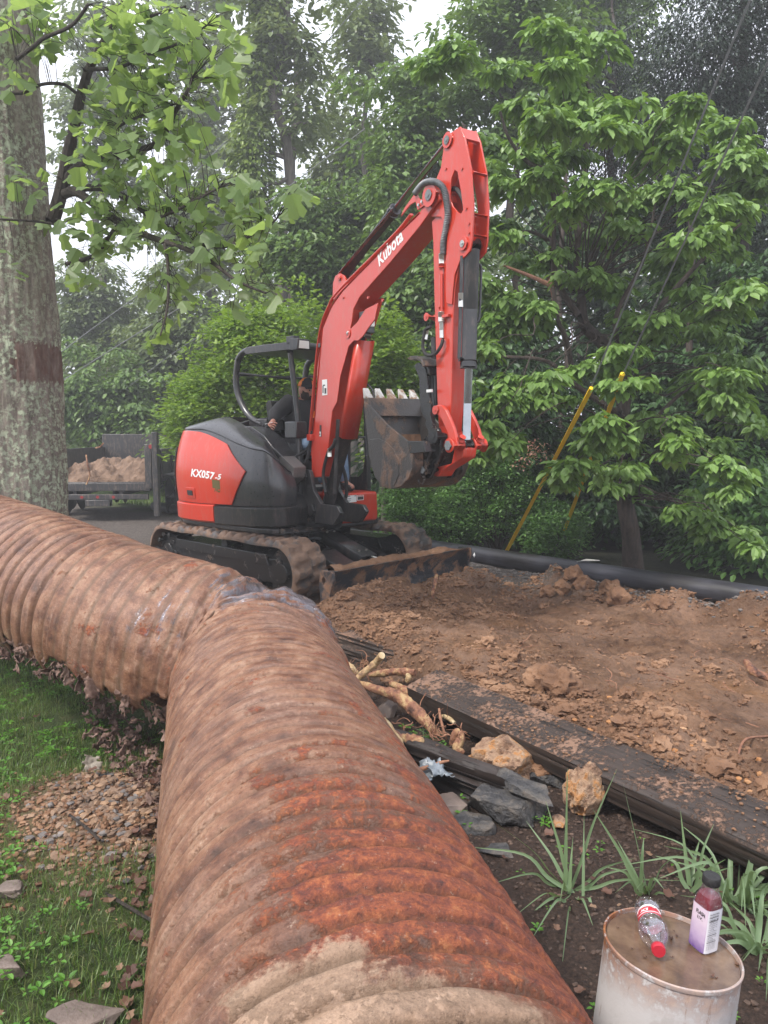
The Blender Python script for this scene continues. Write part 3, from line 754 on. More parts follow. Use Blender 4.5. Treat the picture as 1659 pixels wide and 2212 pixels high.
for j in range(120):
    s_ = SB + rng.uniform(0.0, 1.3); dg = -124 + 12*math.sin((s_-SB-0.2)*3) + rng.normal(0, 8)
    p, nrm = pipe_pt(s_, dg, rng.uniform(-0.03, 0.02))
    nn = nrm + rng.normal(0, .5, 3)
    sp.append((p + np.array((0, 0, -rng.uniform(0, .05))), rng.uniform(0.022, 0.062), 100+j, nn, rng.uniform(0, 1.0)))
flakes('torn_rusty_edge', sp, M['flake'])
# the inside lining that shows through the tear
sp = []
for j in range(150):
    t = rng.random(); px = 180+t*180; py = 1480+t*170+rng.uniform(-20, 110)
    q = onto(px, py); z = q.z + rng.uniform(0.01, 0.10)
    q = gnd(px, py, z)
    sp.append(((q.x, q.y, z), rng.uniform(0.02, 0.055), 400+j, rng.normal(0, 1, 3)+np.array((0, -.4, 1)), 0.0))
tag(flakes('fallen_rust_flakes', sp, M['flake'], 'heap of fallen rust flakes on the grass under the torn pipe', True, 'rust flakes'), kind='stuff')
# one pale scrap of torn liner standing up
p = gnd(195, 1640, 0.10)
o = flakes('liner_scrap', [((p.x, p.y, 0.10), 0.07, 83, (0.3, -.8, 0.5), 0.2)], rough_mat('pale_scrap', [(0.3,(0.12,0.095,0.07)),(0.7,(0.30,0.26,0.21))], rough=0.6), 'pale torn scrap of liner standing on the grass beside the rubble', True, 'scrap')
# ---------------------------------------------------------------- the excavator
O = Vector((-1.085, 8.38, 0.0))
hF, hL = Vector((0.529, -0.8485, 0)), Vector((0.8485, 0.529, 0))       # house: forward, left
uF, uL = Vector((0.722, -0.692, 0)), Vector((0.692, 0.722, 0))         # tracks: forward, left
HF = lambda f, l, z: O + hF*f + hL*l + Vector((0, 0, z))
UF = lambda f, l, z: O + uF*f + uL*l + Vector((0, 0, z))
ex = thing('excavator', tuple(O), 'orange-red and black compact excavator with its bucket curled up beside the boom', 'excavator')
def mh(): return MB(HF)
def mu(): return MB(UF)
def hp(px, py, l=0.0):
    """pixel -> (f, z) in the upright plane l of the house"""
    r = ray(px, py); o = Vector((0, 0, EYE)) - O - hL*l
    t = -o.dot(hL)/r.dot(hL); p = o + r*t
    return (p.dot(hF), p.z)
c1 = lambda x, y: (324 + .5003*x, 243 + .5003*y)
c2_ = lambda x, y: (351 + .2197*x, 702 + .2197*y)
c5 = lambda x, y: (702 + .2116*x, 729 + .2116*y)
def HP(conv, pts, l): return [hp(*conv(x, y), l) for x, y in pts]
def round_poly(pts, r=0.02, n=3):
    out = []
    m = len(pts)
    for i in range(m):
        a, b, c = Vector(pts[i-1]), Vector(pts[i]), Vector(pts[(i+1) % m])
        u, v = a-b, c-b; q = min(r, u.length*0.45, v.length*0.45)
        p0, p1 = b+u.normalized()*q, b+v.normalized()*q
        for k_ in range(n+1):
            t = k_/n; out.append(tuple((1-t)**2*p0 + 2*t*(1-t)*b + t*t*p1))
    return out
def hose(pts, r, mat, name='hose', parent=ex, n=40, fr=HF, ns=8):
    mb = MB(fr); mb.tube([tuple(p) for p in spline(pts, n)], r, ns); return mb.build(name, mat, parent)
def pin(name, f, z, l0, l1, r, mat, parent, cap=True):
    mb = mh(); mb.cyl((f, l0, z), (f, l1, z), r, 24)
    if cap:
        mb.cyl((f, l0-0.004, z), (f, l0+0.01, z), r*0.45, 12)
    return mb.build(name, mat, parent, 0.003)

# tracks ------------------------------------------------------------
def track(l0, l1):
    a, b, zr = 1.02, -1.02, 0.275; rr = 0.262; th = 0.034
    # outline of the belt, arc-length even
    pl = []
    for t in np.linspace(-90, 90, 30): pl.append((a + rr*math.cos(R(t)), zr + rr*math.sin(R(t))))
    for t in np.linspace(0, 1, 26)[1:-1]: pl.append((a + (b-a)*t, zr + rr - 0.012*math.sin(t*PI*3)**2))
    for t in np.linspace(90, 270, 30): pl.append((b + rr*math.cos(R(t)), zr + rr*math.sin(R(t))))
    for t in np.linspace(0, 1, 26)[1:-1]: pl.append((b + (a-b)*t, zr - rr))
    pl = np.array(pl + pl[:1]); d = np.concatenate([[0], np.cumsum(np.linalg.norm(np.diff(pl, axis=0), axis=1))]); L = d[-1]
    npit = 44; ns = npit*8; s = np.linspace(0, L, ns, endpoint=False)
    px, pz = np.interp(s, d, pl[:, 0]), np.interp(s, d, pl[:, 1])
    tx, tz = np.gradient(np.append(px, px[0]))[:-1], np.gradient(np.append(pz, pz[0]))[:-1]
    tx[0], tz[0] = px[1]-px[-1], pz[1]-pz[-1]
    q = np.hypot(tx, tz); nx_, nz_ = tz/q, -tx/q
    # lay rows across the width with blocky lugs, staggered
    nw = 22; w = np.linspace(0, 1, nw); V_, Fq = [], []
    for j, wj in enumerate(w):
        ph = (s/L*npit + (0.22 if wj < 0.5 else -0.22)*abs(wj-0.5)*2 + (0.5 if wj > 0.5 else 0.0)) % 1.0
        lug = sm(0.10, 0.24, ph)*sm(0.80, 0.66, ph)
        side = min(1, 0.25 + 8*min(wj, 1-wj))
        mud = 0.010*fbm(s*9, wj*5, l0*3, 4)
        h_ = th + 0.030*lug*side + mud
        e = 0.0
        if j in (0, nw-1): h_ = np.full_like(s, th*0.6)
        ll = l0 + (l1-l0)*wj
        V_.append(np.stack([px + nx_*h_, np.full_like(s, ll), pz + nz_*h_], 1))
    for wj in (1.0, 0.0):
        V_.append(np.stack([px - nx_*0.004, np.full_like(s, l0+(l1-l0)*wj), pz - nz_*0.004], 1))
    V_ = np.vstack(V_); m = nw + 2
    I = np.arange(m*ns).reshape(m, ns)
    A = I; B = np.roll(I, -1, 0)
    Fq = np.stack([A, np.roll(A, -1, 1), np.roll(B, -1, 1), B], -1).reshape(-1, 4)
    Vw = np.outer(V_[:, 0], uF) + np.outer(V_[:, 1], uL); Vw[:, 2] += V_[:, 2]
    me = np_mesh('track', Vw, Fq, M['track'], True, 50)
    return link('track', me, ex)
for sgn in (-1, 1):
    l0, l1 = (-0.98, -0.58) if sgn < 0 else (0.58, 0.98)
    tr = track(l0, l1)
    fr_ = mu(); yo = l0 if sgn < 0 else l1; lm = (l0+l1)/2
    fr_.prism([(1.0, .16), (1.0, .40), (-1.0, .40), (-1.0, .16)], lm-0.12, lm+0.12)
    fr_.prism([(0.86, .33), (0.8, .44), (-0.8, .44), (-0.86, .33)], lm-0.15, lm+0.15)
    fr_.build('track_frame', M['blackmud'], tr, 0.01)
    for nm, f, z, r in (('idler_wheel', 1.02, .275, .225), ('drive_sprocket', -1.02, .275, .215)):
        w = mu(); w.cyl((f, lm-0.10, z), (f, lm+0.10, z), r, 36); w.cyl((f, lm-0.14, z), (f, lm+0.14, z), r*0.45, 24)
        if 'sprocket' in nm:
            for k_ in range(10):
                a = k_*PI/5; w.cyl((f+.19*math.cos(a), lm-.16, z+.19*math.sin(a)), (f+.19*math.cos(a), lm+.16, z+.19*math.sin(a)), .03, 8)
        w.build(nm, M['blackmud'], tr, 0.008)
    for f in (-0.62, -0.2, 0.22, 0.64):
        w = mu(); w.cyl((f, lm-0.13, .10), (f, lm+0.13, .10), .085, 24); w.build('roller', M['blackmud'], tr, 0.005)
    w = mu(); w.cyl((0.05, lm-0.10, .46), (0.05, lm+0.10, .46), .05, 20); w.build('roller', M['blackmud'], tr)
# undercarriage -----------------------------------------------------
cf = mu()
cf.prism([(0.55, .22), (0.62, .36), (0.42, .50), (-0.5, .50), (-0.6, .36), (-0.5, .22)], -0.34, 0.34)
for sg in (-1, 1):
    for f in (-0.42, 0.42): cf.add([(f-.14, sg*.3, .25), (f+.14, sg*.3, .25), (f+.10, sg*.62, .30), (f-.10, sg*.62, .30), (f-.14, sg*.3, .46), (f+.14, sg*.3, .46), (f+.10, sg*.62, .38), (f-.10, sg*.62, .38)], [(0,3,2,1),(4,5,6,7),(0,1,5,4),(1,2,6,5),(2,3,7,6),(3,0,4,7)])
cf.build('undercarriage_frame', M['blackmud'], ex, 0.012)
w = mh(); w.cyl((0, 0, .48), (0, 0, .62), .42, 48); w.build('slew_ring', M['blackmud'], ex, 0.01)
# dozer blade -------------------------------------------------------
bl = mu()
fp = []
for t in np.linspace(0, 1, 13):
    z = 0.0 + 0.40*t; fp.append((1.70 + 0.085*(2*t-1)**2*1.25 + 0.02*t, z))
bk = [(f-0.028, z) for f, z in fp]; bk[-1] = (fp[-1][0]-0.085, 0.40); bk.insert(-1, (fp[-1][0]-0.085, 0.35)); bk[0] = (fp[0][0]-0.02, 0.0)
bl.prism(fp + bk[::-1], -0.97, 0.97)
blade = bl.build('dozer_blade', M['blade'], ex, 0.006)
for sg in (-1, 1):
    e = mu(); hole = [(1.715+.022*math.cos(a), .31+.032*math.sin(a)*1.2) for a in np.linspace(0, 2*PI, 14, endpoint=False)]
    e.prism(round_poly([(1.67, .40), (1.835, .405), (1.845, .33), (1.80, .22), (1.80, .10), (1.82, -.03), (1.70, -.03), (1.68, .1), (1.655, .25)], .03, 4), sg*0.975-0.014, sg*0.975+0.014, holes=[hole])
    e.build('end_plate', M['blade'], blade, 0.003)
e = mu(); e.prism([(1.80, -.02), (1.825, -.02), (1.79, .10), (1.765, .10)], -0.95, 0.95); e.build('cutting_edge', M['blade'], blade, 0.003)
# soil lying on the blade's top edge
n_ = 160; ll = np.linspace(-0.93, 0.80, n_); m_ = 9; V_ = []
for j in range(m_):
    t = j/(m_-1); f = 1.665 + 0.14*t; hh = 0.402 + np.sin(t*PI)**0.7*(0.028+0.022*fbm(ll*7, t*2, 2, 4))*sm(.80, .6, ll)
    V_.append(np.outer(np.full(n_, f)+0.008*vnoise(ll*20, t*5), uF) + np.outer(ll, uL) + np.outer(hh, (0, 0, 1)))
I = np.arange(m_*n_).reshape(m_, n_); Fq = np.stack([I[:-1, :-1], I[1:, :-1], I[1:, 1:], I[:-1, 1:]], -1).reshape(-1, 4)
s_ = link('soil_crust', np_mesh('soil_crust', np.vstack(V_), Fq, M['clod'], True), blade)
for sg in (-1, 1):
    a = mu(); a.prism([(0.45, .36), (0.55, .44), (1.2, .30), (1.68, .26), (1.68, .12), (1.15, .18), (0.45, .24)], sg*0.42-0.03, sg*0.42+0.03)
    a.build('blade_arm', M['blackmud'], ex, 0.008)
a = mu(); a.prism([(1.25, .12), (1.25, .24), (1.66, .24), (1.66, .12)], -0.45, 0.45); a.build('blade_crossbeam', M['blackmud'], ex, 0.01)
a = mu(); a.prism([(0.95, .36), (1.0, .43), (1.2, .36), (1.42, .30), (1.40, .26), (1.15, .30)], -0.46, -0.2); a.build('step_plate', M['black'], ex, 0.006)
# blade cylinder under its bolted guard
a = mu(); a.cyl((0.55, .0, .52), (1.5, .0, .24), .045, 20); a.cyl((0.50, -.07, .53), (0.50, .07, .53), .075, 24); a.build('blade_cylinder', M['black'], ex, 0.004)
a = mu(); a.add([(0.62, -.11, .585), (0.62, .11, .585), (1.30, .11, .375), (1.30, -.11, .375), (0.60, -.13, .50), (1.27, -.13, .30), (0.60, .13, .50), (1.27, .13, .30)],
                [(0, 1, 2, 3), (0, 3, 5, 4), (1, 6, 7, 2)])
g_ = a.build('cylinder_guard', M['black'], ex, 0.004); so = g_.modifiers.new('t', 'SOLIDIFY'); so.thickness = 0.008
for f, l in ((0.72, -.05), (0.72, .05), (1.2, -.05), (1.2, .05)):
    z = .585 - (f-.62)*.309 + .006
    b_ = mu(); b_.cyl((f, l, z-.004), (f+.003, l, z+.010), .014, 6); b_.build('bolt', M['zinc'], g_)
hose([(0.35, -.25, .40), (0.40, -.27, .50), (0.43, -.25, .44), (0.50, -.22, .47), (0.66, -.14, .50), (0.78, -.05, .47)], .014, M['hose_grey'], fr=UF)
hose([(1.3, .03, .36), (1.5, .08, .33), (1.62, .15, .38)], .010, M['zinc'], 'grease_pipe', fr=UF)

# turntable deck ----------------------------------------------------
hF, hL = uF, uL                    # the house stands in line with the tracks; the boom is swung a little towards the lens
def plan_prism(pts, z0, z1, name, mat, parent=ex, bev=0.015):
    n = len(pts); mb = MB(HF)
    mb.add([(f, l, z0) for f, l in pts] + [(f, l, z1) for f, l in pts], [tuple(range(n))[::-1], tuple(n+i for i in range(n))] + [(i, (i+1) % n, n+(i+1) % n, n+i) for i in range(n)])
    return mb.build(name, mat, parent, bev, 3)
# the plan outline of the body, front right round the tail to front left
TAIL = []
for t in np.linspace(0, 1, 25):
    a = R(-90 - 180*t)
    TAIL.append((-0.62 + 0.80*math.cos(a)*(1 if True else 1), 0.965*math.sin(a)))
side_r = [(0.30, -0.90), (0.05, -0.955), (-0.3, -0.975)]
def half_out(u):
    """right side of the body as arc length: from the front corner back to the middle of the tail"""
    P_ = np.array([(0.80, -0.52), (0.80, -0.68), (0.72, -0.78), (0.5, -0.845), (0.2, -0.87), (-0.2, -0.875)] + [(-0.5-0.68*abs(math.cos(R(a)))**.62, -0.875*abs(math.sin(R(a)))**.62) for a in np.linspace(-92, -180, 18)])
    d_ = np.concatenate([[0], np.cumsum(np.linalg.norm(np.diff(P_, axis=0), axis=1))])
    return np.array([np.interp(u*d_[-1], d_, P_[:, 0]), np.interp(u*d_[-1], d_, P_[:, 1])]).T, d_[-1]
Q, LQ = half_out(np.linspace(0, 1, 60))
full = np.vstack([Q, Q[::-1][1:]*np.array((1, -1))])
deck = [tuple(q) for q in Q] + [tuple(q) for q in (Q[::-1][1:]*np.array((1, -1)))]
plan_prism([(f*0.97, l*0.97) for f, l in deck], 0.60, 0.66, 'turntable_deck', M['black'])
# lower skirt: orange at the tail, black towards the front
def skirt(u0, u1, z0, z1, out, name, mat, th=0.05, n=40, sign=1, flare=0.0, slant=0.0):
    us = np.linspace(u0, u1, n); q, _ = half_out(us); q = q*np.array((1, sign))
    t_ = np.gradient(q, axis=0); t_ /= np.linalg.norm(t_, axis=1)[:, None]; nn = np.stack([t_[:, 1], -t_[:, 0]], 1)
    nn = np.where((nn*q).sum(1, keepdims=True) < 0, -nn, nn)
    zs = [z0, z0+0.02, (z0+z1)/2, z1-0.015, z1]; offs = [out-0.03, out-0.005, out+flare, out+0.004, out-0.02]
    mb = MB(HF); vs = []; m = len(zs)
    for i in range(n):
        ri = .05*max(0, 1-us[i]/.5)
        for z, o_ in zip(zs, offs): vs.append((q[i, 0]+nn[i, 0]*o_, q[i, 1]+nn[i, 1]*o_, z+ri))
        for z, o_ in zip(zs[::-1], offs[::-1]): vs.append((q[i, 0]+nn[i, 0]*(o_-th), q[i, 1]+nn[i, 1]*(o_-th), z+ri))
    k_ = 2*m; fs = [(i*k_+j, i*k_+(j+1) % k_, (i+1)*k_+(j+1) % k_, (i+1)*k_+j) for i in range(n-1) for j in range(k_)]
    fs += [tuple(range(k_))[::-1], tuple((n-1)*k_+j for j in range(k_))]
    mb.add(vs, fs); return mb.build(name, mat, ex, 0.0)
skirt(0.0, 0.40, 0.63, 0.835, 0.01, 'side_skirt', M['black'])
skirt(0.40, 1.0, 0.65, 0.845, 0.02, 'counterweight_skirt', M['red'])
skirt(0.25, 0.40, 0.63, 0.835, 0.01, 'side_skirt', M['black'], sign=-1)
skirt(0.40, 1.0, 0.65, 0.845, 0.02, 'counterweight_skirt', M['red'], sign=-1)
# hood shell: a skin u along the outline, w up the side; leaning in and closing in a dome
def shell(u, w):
    """u 0..1 front to tail centre, w 0 (skirt) .. 1 (rim) .. 2 (dome top)"""
    u = np.clip(u, 0, 1); q, _ = half_out(u)
    rim = 1.20 + 0.22*sm(0.0, 0.14, u) + 0.22*sm(.1, .55, u)
    ww = np.clip(w, 0, 1)
    zb = 0.84 + .05*np.maximum(0, 1-u/.5)
    z = zb + (rim-zb)*ww
    inn = 0.02 + 0.075*ww**3.0 - 0.030*np.sin(ww*PI)
    fq = q[..., 0]; cen = np.stack([np.where(fq > -.4, fq*.62-.15, -.4), -.46+.40*sm(-.55, -1.15, fq)], -1)
    r_ = q - cen; L_ = np.linalg.norm(r_, axis=-1, keepdims=True)
    p = q - r_/L_*inn[..., None]
    d_ = np.clip(w-1, 0, 1)[..., None]
    p = p + (cen - p)*(d_**1.15)
    top = rim + .05 + .07*sm(.0, .3, u)
    z = z + (top - rim)*np.sin(np.clip(w-1, 0, 1)*PI/2)**0.85
    return p, z
def patch(name, mat, poly, off, nu=70, nw=50, parent=ex, sign=1, thick=0.012):
    """region of the shell inside a convex polygon in (u, w), lifted by off"""
    us = [p[0] for p in poly]; ws = [p[1] for p in poly]
    bm = bmesh.new(); uu = np.linspace(min(us), max(us), nu); wv = np.linspace(min(ws), max(ws), nw)
    vv_ = [[bm.verts.new((a, b, 0)) for b in wv] for a in uu]
    for i in range(nu-1):
        for j in range(nw-1): bm.faces.new((vv_[i][j], vv_[i+1][j], vv_[i+1][j+1], vv_[i][j+1]))
    for i in range(len(poly)):
        a, b = Vector(poly[i]), Vector(poly[(i+1) % len(poly)])
        e_ = b-a; nrm = Vector((e_.y, -e_.x, 0))
        cen = Vector((sum(us)/len(us), sum(ws)/len(ws), 0))
        if nrm.dot(cen - a.to_3d()) > 0: nrm = -nrm
        bmesh.ops.bisect_plane(bm, geom=bm.verts[:]+bm.edges[:]+bm.faces[:], dist=1e-6, plane_co=a.to_3d(), plane_no=nrm, clear_outer=True)
    u_ = np.array([v.co.x for v in bm.verts]); w_ = np.array([v.co.y for v in bm.verts])
    p, z = shell(u_, w_); e = 1e-3
    pu, zu = shell(u_+e, w_); pd, zd = shell(u_-e, w_); pw, zw = shell(u_, w_+e); pv, zv = shell(u_, w_-e)
    A = np.column_stack([pu-pd, zu-zd]); B = np.column_stack([pw-pv, zw-zv])
    N_ = np.cross(A, B); N_ /= np.maximum(np.linalg.norm(N_, axis=1), 1e-9)[:, None]
    out = np.column_stack([p-np.array((-.3, -.3)), z-1.2]); N_ = np.where((N_*out).sum(1, keepdims=True) < 0, -N_, N_)
    P3 = np.column_stack([p, z]) + N_*off
    P3[:, 1] *= sign
    for v, q in zip(bm.verts, P3): v.co = HF(*q) - O
    bmesh.ops.recalc_face_normals(bm, faces=bm.faces)
    me = bpy.data.meshes.new(name); bm.to_mesh(me); bm.free()
    me.polygons.foreach_set('use_smooth', [True]*len(me.polygons)); me.set_sharp_from_angle(angle=R(50)); me.materials.append(mat)
    o = link(name, me, parent)
    if thick: so = o.modifiers.new('t', 'SOLIDIFY'); so.thickness = thick; so.offset = 0; b_ = o.modifiers.new('b', 'BEVEL'); b_.width = 0.004; b_.segments = 2; b_.angle_limit = R(40)
    return o
hood = patch('engine_hood', M['black_plastic'], [(0, 0), (1, 0), (1, 1.0), (0, 1.0)], 0.0, 90, 40)
patch('engine_hood', M['black_plastic'], [(.5, 0), (1, 0), (1, 1.0), (.5, 1.0)], 0.0, 60, 30, sign=-1)
patch('hood_cap', M['black_plastic'], [(0, 1.0), (1, 1.0), (1, 1.98), (0, 1.98)], 0.012, 90, 40)
patch('hood_cap', M['black_plastic'], [(.5, 1.0), (1, 1.0), (1, 1.98), (.5, 1.98)], 0.012, 60, 30, sign=-1)
# lettering
def text_mesh(s_, size, shear=0.0, bold=0.0, space=1.0, ext=0.0015):
    cu = bpy.data.curves.new('t', 'FONT'); cu.body = s_; cu.size = size; cu.shear = shear; cu.offset = bold*size; cu.extrude = ext
    cu.space_character = space; cu.align_x = 'LEFT'; cu.resolution_u = 3; cu.fill_mode = 'BOTH'
    ob = bpy.data.objects.new('t', cu); COL.objects.link(ob)
    dg = bpy.context.evaluated_depsgraph_get(); me = bpy.data.meshes.new_from_object(ob.evaluated_get(dg))
    v = np.array([tuple(q.co) for q in me.vertices]); f = [tuple(p.vertices) for p in me.polygons]
    bpy.data.objects.remove(ob); bpy.data.curves.remove(cu); bpy.data.meshes.remove(me)
    return v, f
def place_text(v, f, fn, name, mat, parent):
    """fn maps text coords (x, y, z-lift) to world"""
    me = bpy.data.meshes.new(name); off = ROOT.get(parent, Vector((0, 0, 0)))
    me.from_pydata([tuple(Vector(fn(*p)) - off) for p in v], [], f); me.materials.append(mat)
    return link(name, me, parent)
def shell_pt(u, w, off):
    p, z = shell(np.array([u]), np.array([w])); e = 1e-3
    pu, zu = shell(np.array([u+e]), np.array([w])); pw, zw = shell(np.array([u]), np.array([w+e]))
    A = np.append(pu-p, zu-z); B = np.append(pw-p, zw-z); N_ = np.cross(A.ravel(), B.ravel()); N_ /= np.linalg.norm(N_)
    P3 = np.append(p, z); 
    if np.dot(N_, P3-np.array((-.3, -.3, 1.2))) < 0: N_ = -N_
    return HF(*(P3 + N_*off))
# find the panel u,w under a pixel
def pix_uw(px, py):
    best = None
    for u in np.linspace(0.0, .66, 67):
        for w in np.linspace(0, 1, 41):
            p = shell_pt(u, w, 0.02); d_ = p - Vector((0, 0, EYE)); dep = d_.y*math.cos(PITCH) - d_.z*math.sin(PITCH); up_ = d_.y*math.sin(PITCH) + d_.z*math.cos(PITCH)
            e = (829.5+FOC*d_.x/dep-px)**2 + (1106-FOC*up_/dep-py)**2
            if best is None or e < best[0]: best = (e, u, w)
    return best[1], best[2]
q1, q2, q3, q4 = [pix_uw(*c2_(*p)) for p in ((640, 1170), (820, 1440), (680, 1735), (330, 1045))]
ppoly = [(q3[0], .02), (.97, .02), (.97, .975), (q4[0]+.05, .975), (q1[0], min(.96, q1[1])), (q2[0], q2[1])]
panel = patch('side_panel', M['red'], ppoly, 0.016, 80, 50)
patch('side_panel', M['red'], [(max(a, .55), b) for a, b in ppoly[:4]] + [(.55, .9)], 0.016, 50, 30, sign=-1)
patch('rear_lamp_strip', M['black'], [(0.70, 0.15), (0.76, 0.15), (0.76, 0.75), (0.70, 0.75)], 0.035, 10, 20)
def on_panel(s_, p0, p1, hgt_px, mat, name, shear=0.3, bold=0.0, space=1.0):
    v, f = text_mesh(s_, 1.0, shear, bold, space, 0.0); xm, xM = v[:, 0].min(), v[:, 0].max(); yM = v[:, 1].max()
    a = pix_uw(*p0); b = pix_uw(*p1); c = pix_uw(p0[0], p0[1]-hgt_px)
    du, dw = b[0]-a[0], b[1]-a[1]; dh = c[1]-a[1]
    # a second lift layer gives the decal its thickness
    def fn(x, y, z):
        t = (x-xm)/(xM-xm); return shell_pt(a[0]+du*t, a[1]+dw*t+dh*(y/yM), 0.0245)
    return place_text(v, f, fn, name, mat, panel)
on_panel('KX057', c2_(280, 1480), c2_(515, 1512), 16, M['white'], 'model_lettering', 0.2, 0.035, 1.05)
on_panel('-5', c2_(520, 1512), c2_(588, 1522), 10, M['white'], 'model_lettering', 0.2, 0.035, 1.05)
on_panel('A', c2_(508, 1640), c2_(545, 1645), 13, M['olive'], 'emblem', 0.2, 0.015)
on_panel('e', c2_(535, 1640), c2_(573, 1645), 13, M['olive'], 'emblem', 0.2, 0.015)
on_panel('_', c2_(492, 1652), c2_(582, 1660), 10, M['olive'], 'emblem', 0.2, 0.02)
u0, w0 = pix_uw(*c2_(285, 1640))
lk = MB(lambda a, b, c: shell_pt(u0+a, w0+b, 0.02+c)); 
lk.add([(x, y, z) for z in (0, .012) for x, y in ((-.03, -.07), (.03, -.07), (.03, .07), (-.03, .07))], [(0,1,2,3),(4,5,6,7),(0,1,5,4),(1,2,6,5),(2,3,7,6),(3,0,4,7)]); lk.build('panel_latch', M['red'], panel, 0.003)
lk = MB(lambda a, b, c: shell_pt(u0+a, w0+b, 0.034+c)); lk.add([(x, y, z) for z in (0, .004) for x, y in ((-.018, -.03), (.018, -.03), (.018, .035), (-.018, .035))], [(0,1,2,3),(4,5,6,7),(0,1,5,4),(1,2,6,5),(2,3,7,6),(3,0,4,7)]); lk.build('latch_handle', M['black'], panel)
def decal(name, px, py, w_, h_, l, mat=None, parent=ex, marks=None, th=0.003, plane='l'):
    """a sticker on an upright plane l of the house, centred at a pixel; w_ along f, h_ along z"""
    f, z = hp(px, py, l); d_ = mh(); d_.box(f-w_/2, f+w_/2, l-th, l, z-h_/2, z+h_/2); o = d_.build(name, mat or M['white'], parent)
    if marks:
        for (x0, x1, y0, y1) in marks:
            m_ = mh(); m_.box(f-w_/2+w_*x0, f-w_/2+w_*x1, l-th-.002, l-th-.0003, z-h_/2+h_*y0, z-h_/2+h_*y1); m_.build('print', M['ink'], o)
    return o
# deck in front of the hood: floor, seat, consoles -------------------
plan_prism([(0.60, -0.30), (0.60, 0.70), (-0.2, 0.75), (-0.2, -0.40)], 0.90, 0.95, 'floor_plate', M['rubber'])
s_ = mh(); s_.prism(round_poly([(-0.28, 1.30), (0.26, 1.33), (0.28, 1.42), (-0.24, 1.44)], .04), 0.0, 0.50); seat = s_.build('seat', M['rubber'], ex, 0.02)
s_ = mh(); s_.prism(round_poly([(-0.30, 1.40), (-0.18, 1.40), (-0.30, 1.98), (-0.40, 1.96)], .05), 0.02, 0.48); s_.build('backrest', M['rubber'], seat, 0.03)
s_ = mh(); s_.prism([(-0.3, .95), (0.2, .95), (0.22, 1.30), (-0.3, 1.30)], 0.02, 0.48); s_.build('seat_base', M['black'], ex, 0.01)
s_ = mh(); s_.prism(round_poly([(-0.30, 1.0), (0.22, 1.0), (0.34, 1.2), (0.32, 1.48), (0.18, 1.56), (-0.3, 1.46)], .05), -0.22, -0.03); s_.build('side_console', M['black_plastic'], ex, 0.015)
sfp = [hp(*c2_(x, y), -.50) for x, y in ((1200, 1575), (1215, 1580), (1300, 1500), (1305, 1400), (1190, 1290), (1160, 1300), (1195, 1400))]
s_ = mh(); s_.prism(round_poly(sfp, .012), -0.52, -0.36); s_.build('step_fairing', M['grey_plastic'], ex, 0.012)
cwp = [hp(*c2_(x, y), -.50) for x, y in ((900, 1750), (1215, 1750), (1205, 1430), (1190, 1300), (1090, 1210), (1000, 1090), (870, 1000), (700, 990))]
s_ = mh(); s_.prism(round_poly(cwp, .03), -0.50, -0.28); s_.build('hood_front_cowl', M['black_plastic'], ex, 0.03)
s_ = mh(); s_.box(-.95, -.32, -.5, .5, .9, 1.66); s_.build('engine_cover', M['black_plastic'], ex, .06)
# canopy -------------------------------------------------------------
def cpath(l):
    p = HP(c1, [(478, 1345), (420, 1300), (380, 1220), (370, 1130), (385, 1060), (430, 1025), (540, 1010), (600, 1018)], l)
    return p
LR, LL = -0.30, 0.70
rear = hp(*c1(480, 1350), LR)
posts = []
path_r = [hp(*c1(x, y), LR) for x, y in ((500, 1352), (440, 1322), (398, 1262), (373, 1185), (376, 1100), (386, 1058), (415, 1030), (470, 1020), (540, 1012), (600, 1010))]
for l in (LR, LL):
    mb = mh(); mb.tube([(p[0], l, p[1]) for p in spline(path_r, 40)], 0.036, 12); mb.build('canopy_hoop', M['black'], ex)
f_t, z_t = hp(*c1(603, 1015), LR); f_b, z_b = hp(*c1(640, 1330), LR); f_c, z_c = hp(*c1(645, 1560), LR)
for l in (LR, LL):
    mb = mh(); mb.tube([(f_t, l, z_t), (f_t+.01, l, z_t-.06), (f_b, l, z_b), (f_c+0.01, l, z_c-0.25)], 0.030, 12); mb.build('canopy_post', M['black'], ex)
fx, zx = hp(*c1(392, 1130), LR); fy, zy = hp(*c1(612, 1148), LR)
mb = mh(); mb.tube([(fx, LR, zx), (fy, LR, zy)], 0.024, 10); mb.build('canopy_rail', M['black'], ex)
mb = mh(); mb.tube([(fx-.02, LR, zx), (fx-.02, LL, zx)], 0.024, 10); mb.build('canopy_rail', M['black'], ex)
mb = mh(); mb.tube([(fy, LL, zy+.03), (fx, LL, zx+.03)], 0.02, 10); mb.build('canopy_rail', M['black'], ex)
f0, z0 = hp(*c1(425, 1030), LR); f1, z1 = hp(*c1(640, 1008), LR)
mb = mh(); mb.prism(round_poly([(f0-.02, z0-.01), (f0+.02, z0+.035), (f1+.02, z1+.045), (f1+.05, z1+.0), (f1+0.03, z1-.035), (f0+.02, z0-.04)], .02), LR-0.05, LL+0.05); mb.build('canopy_roof', M['black'], ex, 0.012)
mb = mh(); mb.box(f1-.12, f1+.0, LR-.06, LR+.02, z1+.03, z1+.10); mb.build('lamp_bracket', M['black'], ex, 0.006)
mb = mh(); mb.prism(round_poly([(f1-.02, z1-.05), (f1+.10, z1-.05), (f1+.12, z1+.06), (f1-.02, z1+.07)], .02), LR-.10, LR+.06); wl = mb.build('work_lamp', M['black'], ex, 0.008)
mb = mh(); mb.box(f1+.105, f1+.122, LR-.08, LR+.04, z1-.035, z1+.04); mb.build('lens', M['lamp'], wl)
